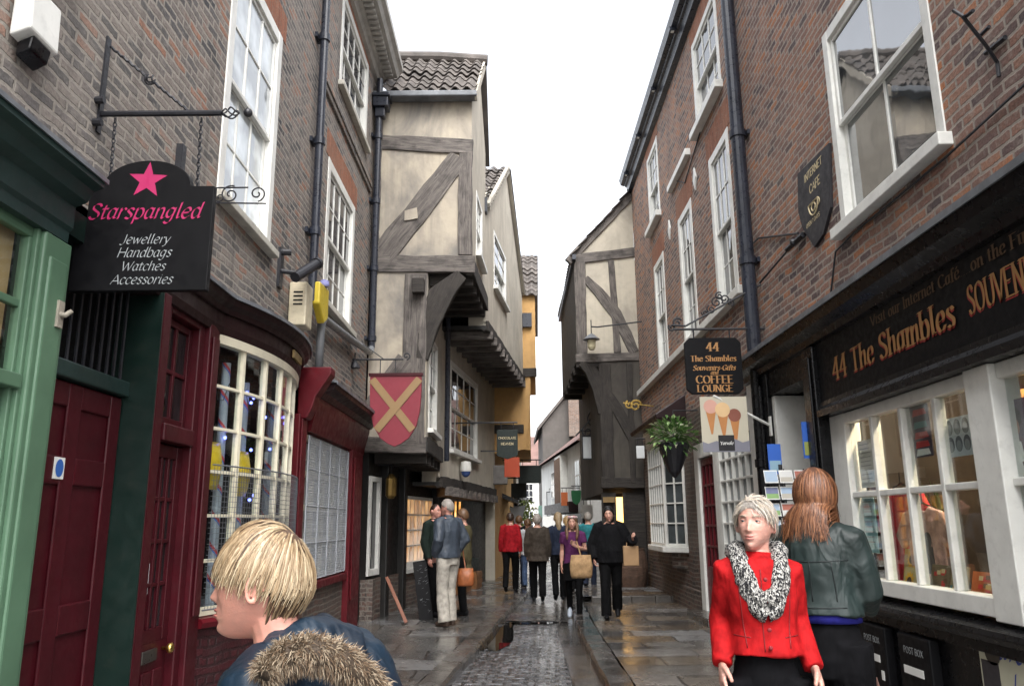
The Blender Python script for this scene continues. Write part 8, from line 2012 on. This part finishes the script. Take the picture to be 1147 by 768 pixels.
person(gp(582, 659, .012), (.05, 1, 0), 1.70, 'figure in a black coat just beyond the red jacket', dict(legs=W2, bottom=dict(mat=nav), top=dict(mat=bk, hem=.8, inf=.03, arm=.024), hair=short_h(H_br, None, .016)))
person(gp(592, 661, .012), (.0, 1, 0), 1.62, 'figure in a pale grey jacket and jeans, half hidden by the brown coat', dict(legs=W1, bottom=dict(mat=cloth('blue_denim', (.05, .08, .15))), top=dict(mat=coat('pale_grey_cloth', (.42, .44, .47)), hem=.84, inf=.03, arm=.024), hair=short_h(H_br, None, .016)))
person(gp(603, 673, .012), (.05, 1, 0), 1.70, 'grey-haired person in a brown jacket walking away in the middle of the street', dict(w=1.08, legs=W2, bottom=dict(mat=bk, inf=.02), top=dict(mat=coat('brown_tweed', (.052, .042, .034)), hem=.78, inf=.035, arm=.028, flare=.02), hair=short_h(H_gr, soft_line(.068, -.02, -.085), .022)))
person(gp(627, 672, .012), (-.05, 1, 0), 1.72, 'blonde person in a black jacket walking away beside the girl in purple', dict(legs=W1, bottom=dict(mat=bk), top=dict(mat=nav, hem=.88, inf=.03, arm=.024, collar=.06), hair=dict(line=soft_line(.06, -.03, -.06), mats=[H_bl[0]], lift=.02, mass=side_mass(.24))))
person(gp(637, 664, .012), (0, 1, 0), 1.66, 'second blonde person, head showing behind the girl in purple', dict(legs=W2, bottom=dict(mat=bk), top=dict(mat=coat('grey_cloth', (.1, .1, .1)), hem=.86, inf=.03, arm=.024), hair=dict(line=soft_line(.06, -.03, -.06), mats=[hair_mat('honey_hair', (.4, .26, .12))], lift=.02, mass=side_mass(.2))))
person(gp(661, 660, PZf), (.1, 1, 0), 1.66, 'figure in a teal jacket between the girl in purple and the woman in black', dict(legs=W1, bottom=dict(mat=nav), top=dict(mat=coat('teal_fleece', (.03, .17, .19)), hem=.86, inf=.035, arm=.026), hair=short_h(H_gr, None, .016)))
girl, Gg, HDg = person(gp(644, 692, .008), (-.12, -1, 0), 1.64, 'girl in a purple top with a flower headband carrying a tan bag', dict(
    voxel=.009, bvox=.006, near=1, head=(.1, .05, 0), legs=W2, w=1.02, arms={1: ((.195, -.06, 1.12), (.21, -.02, .88)), -1: ((.21, .04, 1.13), (.06, .2, 1.19)), 'hand-1': ((.5, .2, .5), (0, .2, 1), (.6, .8, 0))},
    bottom=dict(mat=bk, skirt=.62, inf=.008, flare=0), top=dict(mat=coat('plum_knit', (.085, .022, .075)), hem=.88, inf=.018, arm=.018, sleeve=.5, name='top'), shoe=flat('pale_trainer', (.4, .45, .52)), hair=dict(line=soft_line(.07, -.03, -.06), mats=[H_br[0]], lift=.018, mass=side_mass(.3))))
b = MB(); gw2 = Vector(girl.location); rr = random.Random(2)
for i in range(15):
    t_ = -1.9 + 3.8 * i / 14; p = head_pt(t_, .75, 0); c = Gg(HDg(p + p.normalized() * .022)) + gw2; b.ball(tuple(c), .017 + .004 * (i % 2), 8, mi=i % 3 % 2)
b.build('flower_headband', [flat('pink_flower', (.6, .35, .38)), flat('white_flower', (.68, .64, .58))], girl)
for s_ in (1, -1):                             # locks of hair in front of the shoulders
    b = MB(); b.tube([Gg(HDg((s_ * .066, .03, .04))), Gg(HDg((s_ * .085, .035, -.04))), Gg(HDg((s_ * .095, .06, -.13))), Gg(HDg((s_ * .085, .095, -.24))), Gg(HDg((s_ * .08, .1, -.3)))], [.018, .026, .03, .026, .01], 10); remeshed('hair_lock', b, H_br[0], girl, .009, 1, .008, 26, 2)
paper = paint('brown_paper', (.36, .22, .11), .7, .15, 6, .3, 25, .15)
bag('shoulder_bag', 651, 634, 12.55, .32, .34, .13, cloth('tan_cloth', (.36, .23, .12)), 'rounded tan cloth bag held against the girl in purple', 'bag', handles=False, puff=.06, strap=at(646, 606, Y=12.75))
wb, Gw, _ = person(gp(686, 692, PZf), (-.1, -1, 0), 1.68, 'dark-haired woman in black carrying a brown paper bag', dict(
    near=1, voxel=.009, bvox=.006, head=(.12, -.03, .12), legs=W1, w=1.05, arms={-1: ((.3, .0, 1.12), (.36, .16, 1.2)), 1: ((.27, -.02, 1.1), (.26, .06, .9)), 'hand-1': ((.1, .5, .4), (0, 0, 1), (-.3, 1, 0)), 'curl': .8},
    bottom=dict(mat=bk, inf=.02, flare=.012), top=dict(mat=cloth('black_poncho', (.007, .007, .008)), hem=.82, inf=.03, arm=.05, poncho=1, collar=.04, name='poncho'), hair=dict(line=soft_line(.07, -.03, -.06), mats=H_bk, lift=.02, mass=side_mass(.26))))
bag('paper_bag', 706.5, 622, 12.75, .24, .3, .1, paper, 'brown paper carrier bag hanging from the hand of the woman in black', 'bag')
bpy.data.scenes.remove(TMP)
